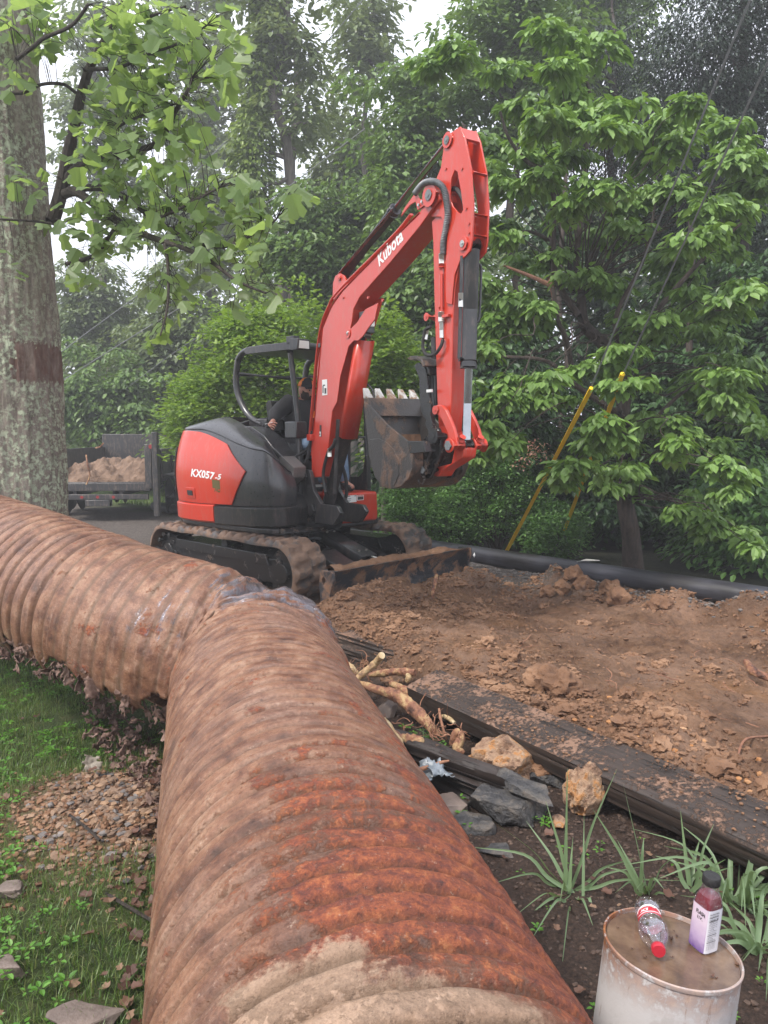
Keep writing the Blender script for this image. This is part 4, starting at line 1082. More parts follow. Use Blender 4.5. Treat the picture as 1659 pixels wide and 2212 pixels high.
# rear fender below the canopy, guard mesh, cup holder
f2, z2 = hp(*c1(440, 1325), LR)
mb = mh(); mb.box(f2-.02, f2+.30, LR-.03, LR+.55, z2-.12, z2+.0); mb.build('rear_shelf', M['black'], ex, 0.01)
mb = mh(); f3, z3 = hp(*c1(622, 1360), LR-.05); mb.box(f3-.07, f3+.12, LR-.12, LR+.02, z3-.11, z3+.06); mb.build('side_pocket', M['black_plastic'], ex, 0.012)
# front window frame / entry guard on the machine's left front
gl = 0.66
pts = [hp(*c1(x, y), gl) for x, y in ((925, 1160), (930, 1300), (935, 1480), (940, 1620))]
mb = mh(); mb.tube([(p[0], gl, p[1]) for p in spline(pts, 12)], 0.022, 10); mb.build('entry_post', M['black'], ex)
pts = [hp(*c1(x, y), gl) for x, y in ((925, 1165), (950, 1185), (965, 1215), (966, 1270), (962, 1330))]
mb = mh(); mb.tube([(p[0], gl, p[1]) for p in spline(pts, 16)], 0.012, 10); mb.build('grab_handle', M['black'], ex)
pts = [hp(*c1(x, y), .55) for x, y in ((860, 1402), (930, 1402))]
mb = mh(); mb.tube([(p[0], .55, p[1]) for p in pts], 0.014, 8); mb.build('guard_bar', M['black'], ex)
pts = [hp(*c1(x, y), .5) for x, y in ((858, 1410), (858, 1600))]
mb = mh(); mb.tube([(p[0], .5, p[1]) for p in pts], 0.022, 8); mb.build('guard_bar', M['black'], ex)
poly = HP(c1, [(800, 1570), (905, 1572), (925, 1550), (932, 1480), (942, 1480), (943, 1645), (800, 1645)], .62)
mb = mh(); mb.prism(poly, .60, .64); mb.build('front_cowl', M['black'], ex, 0.006)
# front-left box --------------------------------------------------------
BXF = 0.83
bx = mh(); bx.prism([(BXF-.42, .645), (BXF, .645), (BXF+.012, .70), (BXF, .965), (BXF-.42, .965)], -0.06, 0.60); box_ = bx.build('front_left_box', M['red'], ex, 0.028, 4)
bx = mh(); bx.prism([(BXF-.40, .61), (BXF-.02, .61), (BXF-.02, .65), (BXF-.40, .65)], -0.1, 0.56); bx.build('box_sill', M['black'], ex, 0.01)
def fpl(f): # point on a plane facing forward
    def g(px, py):
        r = ray(px, py); o = Vector((0, 0, EYE)) - O - hF*f; t = -o.dot(hF)/r.dot(hF); p = o + r*t; return (p.dot(hL), p.z)
    return g
def fdecal(name, px, py, w_, h_, f, mat, parent, marks=(), th=0.003):
    l, z = fpl(f)(px, py); b_ = mh(); b_.box(f, f+th, l-w_/2, l+w_/2, z-h_/2, z+h_/2); o = b_.build(name, mat, parent)
    for (x0, x1, y0, y1, mm) in marks:
        m_ = mh(); m_.box(f+th+.0004, f+th+.002, l-w_/2+w_*x0, l-w_/2+w_*x1, z-h_/2+h_*y0, z-h_/2+h_*y1); m_.build('print', M[mm], o)
    return o
FB = BXF + 0.010
fdecal('serial_label', *c1(870, 1668), .145, .075, FB, M['white'], box_, [(.05, .35, .85, .95, 'ink'), (.05, .45, .52, .58, 'ink'), (.05, .4, .30, .36, 'ink'), (.05, .3, .12, .17, 'ink'), (.78, .95, .84, .93, 'ink')])
fdecal('warning_label', *c1(908, 1663), .10, .055, FB, M['white'], box_, [(.08, .92, .78, .92, 'red'), (.08, .92, .12, .7, 'ink')])
bx = MB(HF); l, z = fpl(FB)(*c1(840, 1745)); bx.box(BXF+.004, BXF+.020, l-.095, l+.095, z-.06, z+.055); dr = bx.build('access_door', M['red'], box_, 0.006)
for (px_, py_, rr_) in ((841, 1742, .028), (916, 1702, .022)):
    l, z = fpl(FB)(*c1(px_, py_)); b_ = mh(); b_.cyl((FB-.004, l, z), (FB+.016, l, z), rr_, 24); b_.build('lock_boss', M['red'], box_, .006); b_ = mh(); b_.cyl((FB, l, z), (FB+.020, l, z), rr_*.45, 16); b_.build('lock', M['black'], box_)
# clutter between the hood and the swing post
mb = mh(); mb.prism(round_poly([(0.42, .66), (0.76, .66), (0.78, .86), (0.68, .98), (0.42, 1.02)], .03), -0.56, -0.26); mb.build('valve_cover', M['black'], ex, 0.015)
decal('level_label', *c1(578, 1697), .05, .10, -.565, None, ex, [(.6, .8, .1, .2), (.6, .8, .45, .55), (.6, .8, .8, .9), (.2, .4, .4, .6)])
q_ = mh(); q_.box(0.42, 0.52, -.83, -.76, .915, .918); q_.build('warning_label', M['white'], ex)
q_ = mh(); q_.box(0.47, 0.51, -.82, -.78, .9185, .9195); q_.build('warning_label', M['red'], ex)
f_, z_ = hp(*c1(535, 1335), -.22)
mb = mh(); mb.tube([(f_-.02, -.22, z_-.30), (f_-.01, -.22, z_-.10), (f_, -.22, z_)], [.02, .016, .02], 10); jo = mb.build('control_lever', M['rubber'], ex)
mb = mh(); mb.tube([(f_, -.22, z_-.06), (f_, -.22, z_-.02), (f_, -.22, z_+.03), (f_, -.22, z_+.05)], [.02, .028, .032, .012], 14); mb.build('lever_knob', M['rubber'], jo)
hF, hL = Vector((0.529, -0.8485, 0)), Vector((0.8485, 0.529, 0))       # from here on in the boom's own plane
# swing bracket and boom foot --------------------------------------------
fs_, zs_ = 0.80, 1.0
mb = mh(); mb.prism(round_poly([(0.45, .62), (0.95, .62), (1.02, .72), (0.98, .86), (0.45, .90)], .03), -0.16, 0.16); mb.build('swing_casting', M['blackmud'], ex, 0.015)
for z in (.66, .86):
    mb = mh(); mb.cyl((0.86, 0, z-.05), (0.86, 0, z+.05), .13, 28); mb.build('swing_boss', M['blackmud'], ex, 0.01)
for sg in (-1, 1):
    pl_ = HP(c1, [(660, 1560), (672, 1540), (695, 1545), (702, 1575), (712, 1630), (745, 1690), (815, 1700), (830, 1730), (800, 1780), (700, 1770), (672, 1700)], -.14)
    mb = mh(); mb.prism(round_poly(pl_, .02), sg*.14-.02, sg*.14+.02); mb.build('swing_bracket', M['black'], ex, 0.006)
fx_, zx_ = hp(*c1(678, 1572), -.14)
pin('boom_foot_pin', fx_, zx_, -.175, .175, .042, M['black'], ex)
fc0, zc0 = hp(*c1(765, 1712), -.0); pin('cylinder_foot_pin', fc0, zc0, -.19, .19, .065, M['black'], ex)
mb = mh(); mb.prism([(0.36, .645), (0.98, .60), (1.04, .63), (0.98, .66), (0.5, .70)], -0.50, -0.10); mb.build('under_plate', M['blackmud'], ex, 0.006)
mb = mh(); mb.cyl((0.25, -.52, .70), (0.74, -.30, .70), .045, 18); mb.build('swing_cylinder', M['blackmud'], ex, .004)
hose([(0.55, -.35, 1.0), (0.60, -.30, 1.25), (0.66, -.2, 1.3), (0.72, -.16, 1.05), (0.7, -.2, .8)], .014, M['rubber'])
hose([(0.50, -.30, 1.0), (0.57, -.22, 1.3), (0.72, -.12, 1.42), (0.80, -.1, 1.5)], .016, M['rubber'])
hose([(0.52, -.25, .95), (0.60, -.2, 1.2), (0.76, -.13, 1.32), (0.84, -.1, 1.62)], .016, M['rubber'])
hose([(0.9, .12, .8), (1.06, .16, .95), (1.10, .14, 1.15), (1.04, .1, 1.35)], .018, M['rubber'])
hose([(0.62, .1, .9), (0.66, .15, 1.1), (0.7, .12, 1.3)], .012, M['red'])
f_, z_ = fpl(.8)(*c1(720, 1615)); mb = mh(); mb.box(.72, .76, f_-.06, f_+.1, z_-.01, z_+.015); mb.build('manifold_bar', M['zinc'], ex, .003)
# boom -----------------------------------------------------------------
BW = 0.10
bo = HP(c1, [(698, 1578), (697, 1480), (715, 1300), (722, 1100), (745, 930), (785, 835), (835, 765), (1000, 596), (1165, 432), (1190, 348), (1215, 322), (1245, 337), (1252, 375), (1225, 408), (1165, 492), (1040, 645), (905, 797), (878, 850), (872, 900), (850, 1000), (828, 1090), (800, 1180), (788, 1280), (765, 1480), (748, 1572)], -BW)
mb = mh(); mb.prism(bo, -BW, BW); boom = mb.build('boom', M['red'], ex, 0.006)
# doubler plates with rolled rims
for sg in (-1, 1):
    pb = HP(c1, [(790, 1290), (800, 1150), (822, 1040), (845, 960), (900, 905), (935, 850), (990, 822), (975, 895), (948, 930), (925, 965), (905, 985), (885, 985), (862, 1010), (846, 1070), (826, 1140), (812, 1250)], -BW)
    if sg < 0:
        mb = mh(); mb.prism(pb, -BW-.012, -BW-.001); mb.build('doubler_plate', M['red'], boom, .003)
fl = 0.009
for a, b in (((697, 1480), (745, 930)), ((745, 930), (785, 835)), ((785, 835), (835, 765)), ((835, 765), (1165, 432))):
    (fa, za), (fb, zb) = hp(*c1(*a), -BW), hp(*c1(*b), -BW)
    for l in (-BW, BW):
        mb = mh(); mb.cyl((fa, l, za), (fb, l, zb), .008, 8); mb.build('weld_rim', M['red'], boom)
# steel oil pipes running up the back of the boom
for dl, dx in ((-BW+.01, -3), (-BW+.045, 3)):
    pts = [hp(*c1(x+dx, y), dl) for x, y in ((690, 1410), (700, 1290), (716, 1100), (738, 935), (772, 840), (815, 772), (1050, 535), (1130, 440))]
    hose([(p[0], dl, p[1]) for p in pts], .011, M['red'], 'oil_pipe', boom, 50)
mb = mh(); f_, z_ = hp(*c1(700, 1402), -BW); mb.box(f_-.05, f_+.05, -BW-.04, -BW+.06, z_-.035, z_+.03); mb.build('pipe_clamp', M['red'], boom, .006)
mb = mh(); f_, z_ = hp(*c1(735, 1005), -BW); mb.box(f_-.035, f_+.02, -BW-.01, -BW+.06, z_-.02, z_+.02); mb.build('pipe_clamp', M['black'], boom, .004)
# arm-cylinder foot bracket
br = HP(c1, [(790, 735), (800, 705), (820, 694), (838, 705), (850, 740), (870, 760), (805, 830), (788, 800)], -.07)
for l in (-.07, .05):
    mb = mh(); mb.prism(round_poly(br, .01), l, l+.018); mb.build('cylinder_bracket', M['red'], boom, .003)
fa_, za_ = hp(*c1(820, 715), -.07); pin('pin', fa_, za_, -.085, .085, .026, M['red'], boom)
# pins, lamp, decals
f_, z_ = hp(*c1(860, 953), -BW); pin('pin_boss', f_, z_, -BW-.02, -BW+.0, .05, M['red'], boom); pin('pin', f_, z_, -BW-.024, BW+.02, .022, M['zinc'], boom)
f_, z_ = hp(*c1(1213, 358), -BW-.01); pin('pin_boss', f_, z_, -BW-.03, BW+.03, .088, M['red'], boom, False); pin('pin', f_, z_, -BW-.038, -BW-.02, .042, M['hose_grey'], boom)
pl_ = HP(c1, [(905, 905), (925, 840), (975, 850), (965, 960), (915, 960)], 0)
f_, z_ = hp(*c1(938, 905), .0)
mb = mh(); mb.box(f_-.05, f_+.035, -.06, .06, z_-.10, z_+.09); lm = mb.build('boom_lamp', M['black'], boom, .008)
mb = mh(); mb.box(f_+.036, f_+.05, -.052, .052, z_-.045, z_+.075); mb.build('lens', M['lamp'], lm, .008, 3)
# far side cheek plate beside the lamp
pl_ = HP(c1, [(1010, 800), (985, 890), (962, 960), (930, 975), (900, 960), (940, 830)], BW)
mb = mh(); mb.prism(pl_, BW-.022, BW-.002); mb.build('doubler_plate', M['red'], boom, .003)
d_ = decal('instruction_label', *c1(755, 1187), .105, .15, -BW-.001, M['grey_plastic'] if False else M['white'], boom, [(.12, .3, .15, .6), (.5, .85, .1, .45), (.2, .6, .6, .68)])
decal('warning_label', *c1(737, 1375), .035, .115, -BW-.001, M['ink'], boom)
decal('warning_label', *c1(735, 1388), .030, .045, -BW-.0045, M['white'], boom, [(.2, .8, .2, .5), (.3, .6, .5, .8)])
for (x, y, w_) in ((835, 800, .02), (945, 800, .02), (1008, 812, .02)):
    f_, z_ = hp(*c1(x, y), -BW); mb = mh(); mb.cyl((f_, -BW-.012, z_), (f_, -BW, z_), w_*.6, 10); mb.build('stud', M['red'], boom)
# logo: its letters laid along the boom
(fa, za), (fb, zb) = hp(675+.2441*592, 243+.2441*1362, -BW), hp(675+.2441*808, 243+.2441*1120, -BW)
v, f = text_mesh('Kubota', 1.0, 0.12, 0.028, 1.03, 0.0); xm, xM = v[:, 0].min(), v[:, 0].max()
L_ = math.hypot(fb-fa, zb-za); sc_ = L_/(xM-xm); ux_, uz_ = (fb-fa)/L_, (zb-za)/L_
sy = 1.12
place_text(v, f, lambda x, y, z: HF(fa+(x-xm)*sc_*ux_ - y*sc_*sy*uz_, -BW-.0022, za+(x-xm)*sc_*uz_ + y*sc_*sy*ux_), 'logo_lettering', M['white'], boom)
# boom cylinder ------------------------------------------------------------
ft_, zt_ = hp(*c1(918, 965), 0)
fm_, zm_ = hp(*c1(845, 1395), 0)
pin('pin', ft_, zt_, -.075, .075, .03, M['zinc'], ex)
mb = mh(); mb.cyl((fc0, 0, zc0), (fm_, 0, zm_), .066, 24); mb.cyl((fm_, 0, zm_), (ft_, 0, zt_), .028, 16); bc = mb.build('boom_cylinder', M['black'], ex, .004)
# the folded red guard over the rod
dx_, dz_ = ft_-fm_, zt_-zm_; L_ = math.hypot(dx_, dz_); dx_ /= L_; dz_ /= L_; ox_, oz_ = dz_, -dx_
gp = lambda s_, w_: (fm_+dx_*s_+ox_*w_, zm_+dz_*s_+oz_*w_)
mb = mh(); vs = []
for s_ in (-.0, L_-.02):
    for l, w_ in ((-.085, .02), (-.085, .085), (-.03, .105), (.03, .105), (.085, .085), (.085, .02)):
        p = gp(s_, w_); vs.append((p[0], l, p[1]))
mb.add(vs, [(i, i+1, 7+i, 6+i) for i in range(5)])
cg = mb.build('cylinder_guard', M['red'], ex); so = cg.modifiers.new('t', 'SOLIDIFY'); so.thickness = .006
mb = mh(); p0, p1 = gp(-.02, -.02), gp(.28, -.03)
mb.cyl((p0[0]-.05, -.085, p0[1]-.55), (p1[0]-.06, -.085, p1[1]-.12), .018, 12); mb.build('guard_slide', M['black'], ex)
for dl, q0 in ((-.11, 0), (-.07, .03)):
    pts = [hp(*c1(x+q0*100, y), dl) for x, y in ((760, 1650), (748, 1560), (768, 1470), (790, 1440), (800, 1410))]
    hose([(p[0], dl, p[1]) for p in pts], .016, M['rubber'])
f_, z_ = hp(*c1(775, 1468), -.11); mb = mh(); mb.cyl((f_, -.11, z_-.04), (f_, -.11, z_+.04), .02, 10); mb.build('hose_fitting', M['zinc'], ex)
# arm cylinder (on top of the boom) ------------------------------------------
fe_, ze_ = hp(*c1(1293, 122), 0); fk_, zk_ = hp(*c1(1075, 402), 0)
fa_, za_ = hp(*c1(827, 712), 0)
t_ = 0.56; fk_, zk_ = fa_+(fe_-fa_)*t_, za_+(ze_-za_)*t_
mb = mh(); mb.cyl((fa_, 0, za_), (fk_, 0, zk_), .048, 24); mb.cyl((fk_-(fe_-fa_)*.03, 0, zk_-(ze_-za_)*.03), (fk_, 0, zk_), .056, 24); ac = mb.build('arm_cylinder', M['black'], ex, .004)
mb = mh(); mb.cyl((fk_, 0, zk_), (fe_, 0, ze_), .027, 20); mb.build('rod', M['chrome'], ac)
off = (.06)
mb = mh(); mb.cyl((fa_+.05, -.052, za_+.02), (fk_+.05, -.052, zk_-.02), .014, 10); mb.build('oil_pipe', M['chrome'], ac)
# red pipe guard bracket near the boom end
pl_ = HP(c1, [(1100, 415), (1150, 345), (1165, 372), (1185, 380), (1200, 345), (1212, 355), (1190, 400), (1158, 422), (1150, 385), (1125, 400), (1085, 450)], -BW-.005)
mb = mh(); mb.prism(pl_, -BW-.012, -BW-.001); mb.build('hose_bracket', M['red'], boom, .002)
for x, y in ((1168, 400), (1182, 386)):
    f_, z_ = hp(*c1(x, y), -BW); mb = mh(); mb.cyl((f_, -BW-.024, z_), (f_, -BW-.01, z_), .012, 6); mb.build('bolt', M['zinc'], boom)
# grey armoured hose looping from boom to arm
AW = 0.062
pts = []
for x, y, l in ((1145, 348, -.12), (1175, 312, -.13), (1205, 298, -.135), (1240, 303, -.13), (1268, 330, -.12), (1280, 385, -.11), (1285, 440, -.10), (1277, 500, -.09), (1266, 560, -.085), (1265, 612, -.08)):
    p = hp(*c1(x, y), l); pts.append((p[0], l, p[1]))
sp_ = spline(pts, 150); mb = mh(); mb.tube([tuple(p) for p in sp_], [.0225+.0025*math.cos(i*PI) for i in range(150)], 14); mb.build('armoured_hose', M['hose_grey'], ex)
# arm ------------------------------------------------------------------------
ar = HP(c1, [(1216, 470), (1222, 560), (1227, 800), (1233, 1000), (1240, 1240), (1246, 1350), (1255, 1400), (1290, 1395), (1300, 1250), (1308, 900), (1316, 760), (1330, 680), (1345, 600), (1330, 470), (1260, 420)], -AW)
mb = mh(); mb.prism(ar, -AW, AW); arm = mb.build('arm', M['red'], ex, 0.006)
ap = [(1346, 62), (1366, 110), (1393, 245), (1403, 400), (1398, 545), (1389, 596), (1368, 622), (1345, 640), (1322, 700), (1314, 770), (1310, 830), (1286, 826), (1282, 760), (1284, 640), (1292, 500), (1262, 452), (1222, 452), (1203, 420), (1200, 370), (1225, 330), (1262, 240), (1272, 170), (1276, 130), (1282, 104), (1300, 92)]
hl_ = [(1322, 250), (1334, 258), (1341, 300), (1350, 350), (1358, 420), (1350, 438), (1335, 432), (1313, 405), (1302, 375), (1302, 330), (1308, 285)]
for sg in (-1, 1):
    pl_ = HP(c1, ap, -AW); ho = HP(c1, hl_, -AW)
    l0_ = -AW-.014 if sg < 0 else AW
    mb = mh(); mb.prism(pl_, l0_, l0_+.014, holes=[ho]); mb.build('arm_plate', M['red'], arm, .003)
# closing plates and stay bars between the two cheeks
def bar_between(x, y, r=.014):
    f_, z_ = hp(*c1(x, y), -AW); mb = mh(); mb.cyl((f_, -AW-.0, z_), (f_, AW, z_), r, 12); mb.build('stay_bar', M['red'], arm)
for x, y in ((1392, 258), (1394, 438), (1392, 528)): bar_between(x, y)
pa, pb = hp(*c1(1347, 66), -AW), hp(*c1(1366, 112), -AW)
mb = mh(); mb.add([(pa[0], -AW, pa[1]), (pb[0], -AW, pb[1]), (pb[0], AW, pb[1]), (pa[0], AW, pa[1]), (pa[0]-.02, -AW, pa[1]-.01), (pb[0]-.02, -AW, pb[1]-.01), (pb[0]-.02, AW, pb[1]-.01), (pa[0]-.02, AW, pa[1]-.01)], [(0,1,2,3),(4,5,6,7),(0,1,5,4),(1,2,6,5),(2,3,7,6),(3,0,4,7)]); mb.build('top_plate', M['red'], arm, .002)
q0, q1 = HP(c1, [(1236, 330), (1300, 420)], 0); mb = mh(); mb.prism(HP(c1, [(1275, 140), (1268, 240), (1228, 335), (1205, 380), (1212, 440), (1240, 430), (1262, 340), (1295, 250), (1300, 150)], -AW), -AW+.03, AW-.03); mb.build('web', M['red'], arm, .003)
hose([(lambda p: (p[0], -.02, p[1]))(hp(*c1(x, y), -.02)) for x, y in ((1290, 335), (1320, 330), (1345, 360), (1358, 400), (1360, 450))], .018, M['rubber'], 'hose', ex)
f_, z_ = hp(*c1(1295, 122), -AW); pin('pin_boss', f_, z_, -AW-.028, AW+.028, .058, M['red'], arm, False); pin('pin', f_, z_, -AW-.034, -AW-.02, .032, M['hose_grey'], arm)
fbt, zbt = hp(*c1(1362, 568), -AW); pin('pin_boss', fbt, zbt, -AW-.028, AW+.028, .05, M['red'], arm, False); pin('pin', fbt, zbt, -AW-.034, -AW-.02, .026, M['zinc'], arm)
for x, y in ((1278, 243), (1348, 243), (1378, 480), (1378, 566-45), (1366, 415)):
    f_, z_ = hp(*c1(x, y), -AW-.014); mb = mh(); mb.cyl((f_, -AW-.022, z_), (f_, -AW-.012, z_), .011, 8); mb.build('stud', M['red'], arm)
# hard line down the arm
pts = HP(c1, [(1265, 650), (1267, 700), (1268, 860)], -AW)
mb = mh(); mb.tube([(p[0], -AW-.018, p[1]) for p in pts], .014, 10); mb.build('oil_pipe', M['red'], arm)
for y0, y1, r_, m_ in ((610, 655, .020, 'zinc'), (655, 672, .021, 'red'), (840, 862, .02, 'red'), (862, 905, .024, 'zinc'), (905, 975, .015, 'zinc')):
    a, b = HP(c1, [(1266, y0), (1267, y1)], -AW); mb = mh(); mb.cyl((a[0], -AW-.018, a[1]), (b[0], -AW-.018, b[1]), r_, 8); mb.build('hose_fitting', M[m_], arm, .002)
a = hp(*c1(1283, 880), -AW); mb = mh(); mb.box(a[0]-.03, a[0]+.05, -AW-.03, -AW-.004, a[1]-.012, a[1]+.012); mb.build('valve_handle', M['red'], arm, .003)
pts = [hp(*c1(x, y), -AW-.02) for x, y in ((1266, 975), (1262, 1010), (1240, 1045), (1210, 1048), (1192, 1020), (1192, 975), (1195, 940), (1213, 925))]
hose([(p[0], -AW-.02-.03*math.sin(i/7*PI), p[1]) for i, p in enumerate(pts)], .013, M['rubber'])
a, b = HP(c1, [(1193, 980), (1196, 935)], -AW-.02); mb = mh(); mb.cyl((a[0], -AW-.03, a[1]), (b[0], -AW-.02, b[1]), .016, 8); mb.build('hose_fitting', M['zinc'], ex)
f_, z_ = hp(*c1(1214, 885), -.0); pin('thumb_lug', f_, z_, -.05, .05, .034, M['red'], arm)
# bucket cylinder ---------------------------------------------------------------
fA, zA = fbt, zbt
fB, zB = hp(*c1(1376, 1052), 0)
fC, zC = hp(1007.5, 962, 0)
ft0, zt0 = hp(*c1(1395, 585), 0)
L_ = math.hypot(fC-fA, zC-zA); dx_, dz_ = (fC-fA)/L_, (zC-zA)/L_
tb = .60
mb = mh(); mb.cyl((fA+dx_*.03, 0, zA+dz_*.03), (fA+dx_*L_*tb, 0, zA+dz_*L_*tb), .056, 28); mb.cyl((fA+dx_*L_*(tb-.035), 0, zA+dz_*L_*(tb-.035)), (fA+dx_*L_*(tb+.01), 0, zA+dz_*L_*(tb+.01)), .063, 28)
mb.cyl((fA, -.045, zA), (fA, .045, zA), .055, 20)
bcyl = mb.build('bucket_cylinder', M['black'], ex, .004)
mb = mh(); mb.cyl((fA+dx_*L_*tb, 0, zA+dz_*L_*tb), (fA+dx_*L_*.97, 0, zA+dz_*L_*.97), .030, 20); mb.build('rod', M['chrome'], bcyl)
mb = mh(); mb.cyl((fC, -.04, zC), (fC, .04, zC), .05, 20); mb.build('rod_eye', M['blackmud'], bcyl, .003)
mb = mh(); mb.cyl((fA+dx_*.08-.02, -.075, zA+dz_*.08), (fA+dx_*L_*.56-.02, -.075, zA+dz_*L_*.56), .013, 10); mb.cyl((fA+dx_*L_*.56-.02, -.075, zA+dz_*L_*.56), (fA+dx_*L_*.565, -.02, zA+dz_*L_*.565), .022, 10); mb.build('oil_pipe', M['black'], bcyl)
a_ = fA+dx_*L_*.27, zA+dz_*L_*.27; mb = mh(); mb.cyl((a_[0]-.02, -.075, a_[1]+.05), (a_[0]-.02, -.075, a_[1]-.05), .018, 8); mb.build('hose_fitting', M['zinc'], bcyl)
hose([(fA+dx_*.12, .04, zA+dz_*.12), (fA+dx_*.14, .085, zA+dz_*.14), (fA+dx_*.25, .09, zA+dz_*.25), (fA+dx_*.5, .085, zA+dz_*.5), (fA+dx_*.55, .05, zA+dz_*.55)], .010, M['black'], 'oil_pipe', bcyl)
# links ------------------------------------------------------------------------------
LK = .115
near_link = [(1128, 745), (1135, 700), (1160, 686), (1205, 690), (1245, 735), (1290, 830), (1330, 930), (1355, 1030), (1362, 1110), (1330, 1150), (1285, 1140), (1272, 1080), (1285, 1040), (1260, 960), (1215, 860), (1180, 800), (1145, 785)]
for sg in (-1, 1):
    pl_ = HP(c5, near_link, -LK); l0_ = -LK-.014 if sg < 0 else LK-.014
    mb = mh(); mb.prism(round_poly(pl_, .012), l0_, l0_+.028); lkp = mb.build('bucket_link', M['red'], ex, .007, 3)
    f_, z_ = hp(*c5(1150, 742), -LK); b_ = mh(); b_.cyl((f_, l0_-.012, z_), (f_, l0_+.03, z_), .036, 20); b_.cyl((f_, l0_-.016, z_), (f_, l0_, z_), .014, 12); b_.build('pin_boss', M['red'], lkp, .003)
f_, z_ = hp(*c5(1150, 742), -LK); pin('link_pin', f_, z_, -LK, LK, .02, M['hose_grey'], ex)
f_, z_ = hp(*c5(1318, 1112), -LK-.03)
fC2, zC2 = fC, zC
mb = mh()
for l0_, l1_ in ((-LK-.05, -.05), (.05, LK+.05)):
    mb.cyl((fC2, l0_, zC2), (fC2, l1_, zC2), .058, 24)
hl2 = mb.build('link_crosshead', M['red_dirty'], ex, .008)
mb = mh(); mb.cyl((fC2, -LK-.062, zC2), (fC2, -LK-.045, zC2), .042, 6); mb.build('bolt', M['hose_grey'], hl2, .003)
for l in (-.085, .085):
    mb = mh(); mb.cyl((fC2+.04, l, zC2+.035), (fC2+.07, l, zC2+.065), .026, 16); mb.build('grease_boss', M['red_dirty'], hl2, .003)
# bucket: side plates, shell, lip, ears -----------------------------------------------
BWD = 0.265
sideP = [(405, 655), (460, 690), (640, 890), (850, 1055), (890, 1120), (905, 1220), (900, 1340), (860, 1440), (790, 1515), (690, 1545), (600, 1530), (520, 1430), (455, 1200), (440, 1000), (420, 850)]
sp2 = HP(c5, sideP, -BWD)
back = HP(c5, [(405, 655), (420, 850), (440, 1000), (452, 1120), (458, 1220), (485, 1340), (520, 1430), (560, 1490), (600, 1530), (645, 1542), (690, 1545), (740, 1536), (790, 1515), (828, 1482), (860, 1440), (885, 1395), (900, 1340), (905, 1280), (905, 1220), (902, 1165), (890, 1120), (874, 1085), (850, 1055)], -BWD)
cen_ = np.mean(np.array(sp2), 0)
inn = []
bk_ = np.array(back)
tg = np.gradient(bk_, axis=0); tg /= np.linalg.norm(tg, axis=1)[:, None]; nr = np.stack([tg[:, 1], -tg[:, 0]], 1)
nr = np.where((nr*(cen_-bk_)).sum(1, keepdims=True) < 0, -nr, nr)
inn = bk_ + nr*.016
mb = mh(); mb.prism([tuple(p) for p in bk_] + [tuple(p) for p in inn[::-1]], -BWD, BWD)
bucket = mb.build('bucket', M['bucket'], ex, .003)
for sg in (-1, 1):
    mb = mh(); mb.prism(sp2, sg*BWD-.009, sg*BWD+.009); mb.build('side_plate', M['bucket'], bucket, .004)
    # wear plate low on the cheek
    wp = HP(c5, [(470, 1040), (560, 1030), (640, 1070), (720, 1150), (758, 1240), (768, 1400), (720, 1515), (620, 1520), (530, 1430), (480, 1300), (462, 1180)], -BWD)
    mb = mh(); mb.prism(wp, sg*(BWD+.009)-.004, sg*(BWD+.009)+.004); mb.build('wear_plate', M['bucket'], bucket, .003)
mb = mh(); ep = HP(c5, [(850, 1055), (1015, 1058), (1042, 1170), (880, 1185)], -BWD); mb.prism(ep, -BWD-.012, -BWD+.05); mb.build('corner_plate', M['blackmud'], bucket, .004)
# lip plate
(f0_, z0_), (f1_, z1_) = hp(*c5(432, 640), -BWD), hp(*c5(450, 800), -BWD)
mb = mh(); mb.prism([(f0_-.012, z0_+.02), (f0_+.018, z0_+.02), (f1_+.024, z1_), (f1_-.012, z1_)], -BWD, BWD); mb.build('lip_plate', M['bucket'], bucket, .004)
# teeth
(ft1, zt1), (ft2, zt2) = hp(*c5(412, 520), -BWD+.03), hp(*c5(448, 700), -BWD+.03)
for i in range(5):
    l = -BWD+.03 + i*(2*BWD-.06)/4
    mb = mh(); w_ = .033
    mb.add([(ft1-.008, l-w_*.75, zt1), (ft1+.008, l-w_*.75, zt1+.004), (ft1+.008, l+w_*.75, zt1+.004), (ft1-.008, l+w_*.75, zt1),
            (ft2-.035, l-w_, zt2+.06), (ft2+.035, l-w_, zt2+.06), (ft2+.035, l+w_, zt2+.06), (ft2-.035, l+w_, zt2+.06)], [(0,3,2,1),(4,5,6,7),(0,1,5,4),(1,2,6,5),(2,3,7,6),(3,0,4,7)])
    tt_ = mb.build('tooth', M['tooth'], bucket, .005)
    mb = mh(); w_ = .028
    mb.add([(ft2-.04, l-w_, zt2+.07), (ft2+.04, l-w_, zt2+.07), (ft2+.04, l+w_, zt2+.07), (ft2-.04, l+w_, zt2+.07),
            (ft2-.02, l-w_*.8, zt2-.09), (ft2+.035, l-w_*.8, zt2-.07), (ft2+.035, l+w_*.8, zt2-.07), (ft2-.02, l+w_*.8, zt2-.09)], [(0,3,2,1),(4,5,6,7),(0,1,5,4),(1,2,6,5),(2,3,7,6),(3,0,4,7)])
    mb.build('tooth_adapter', M['bucket'], tt_, .004)
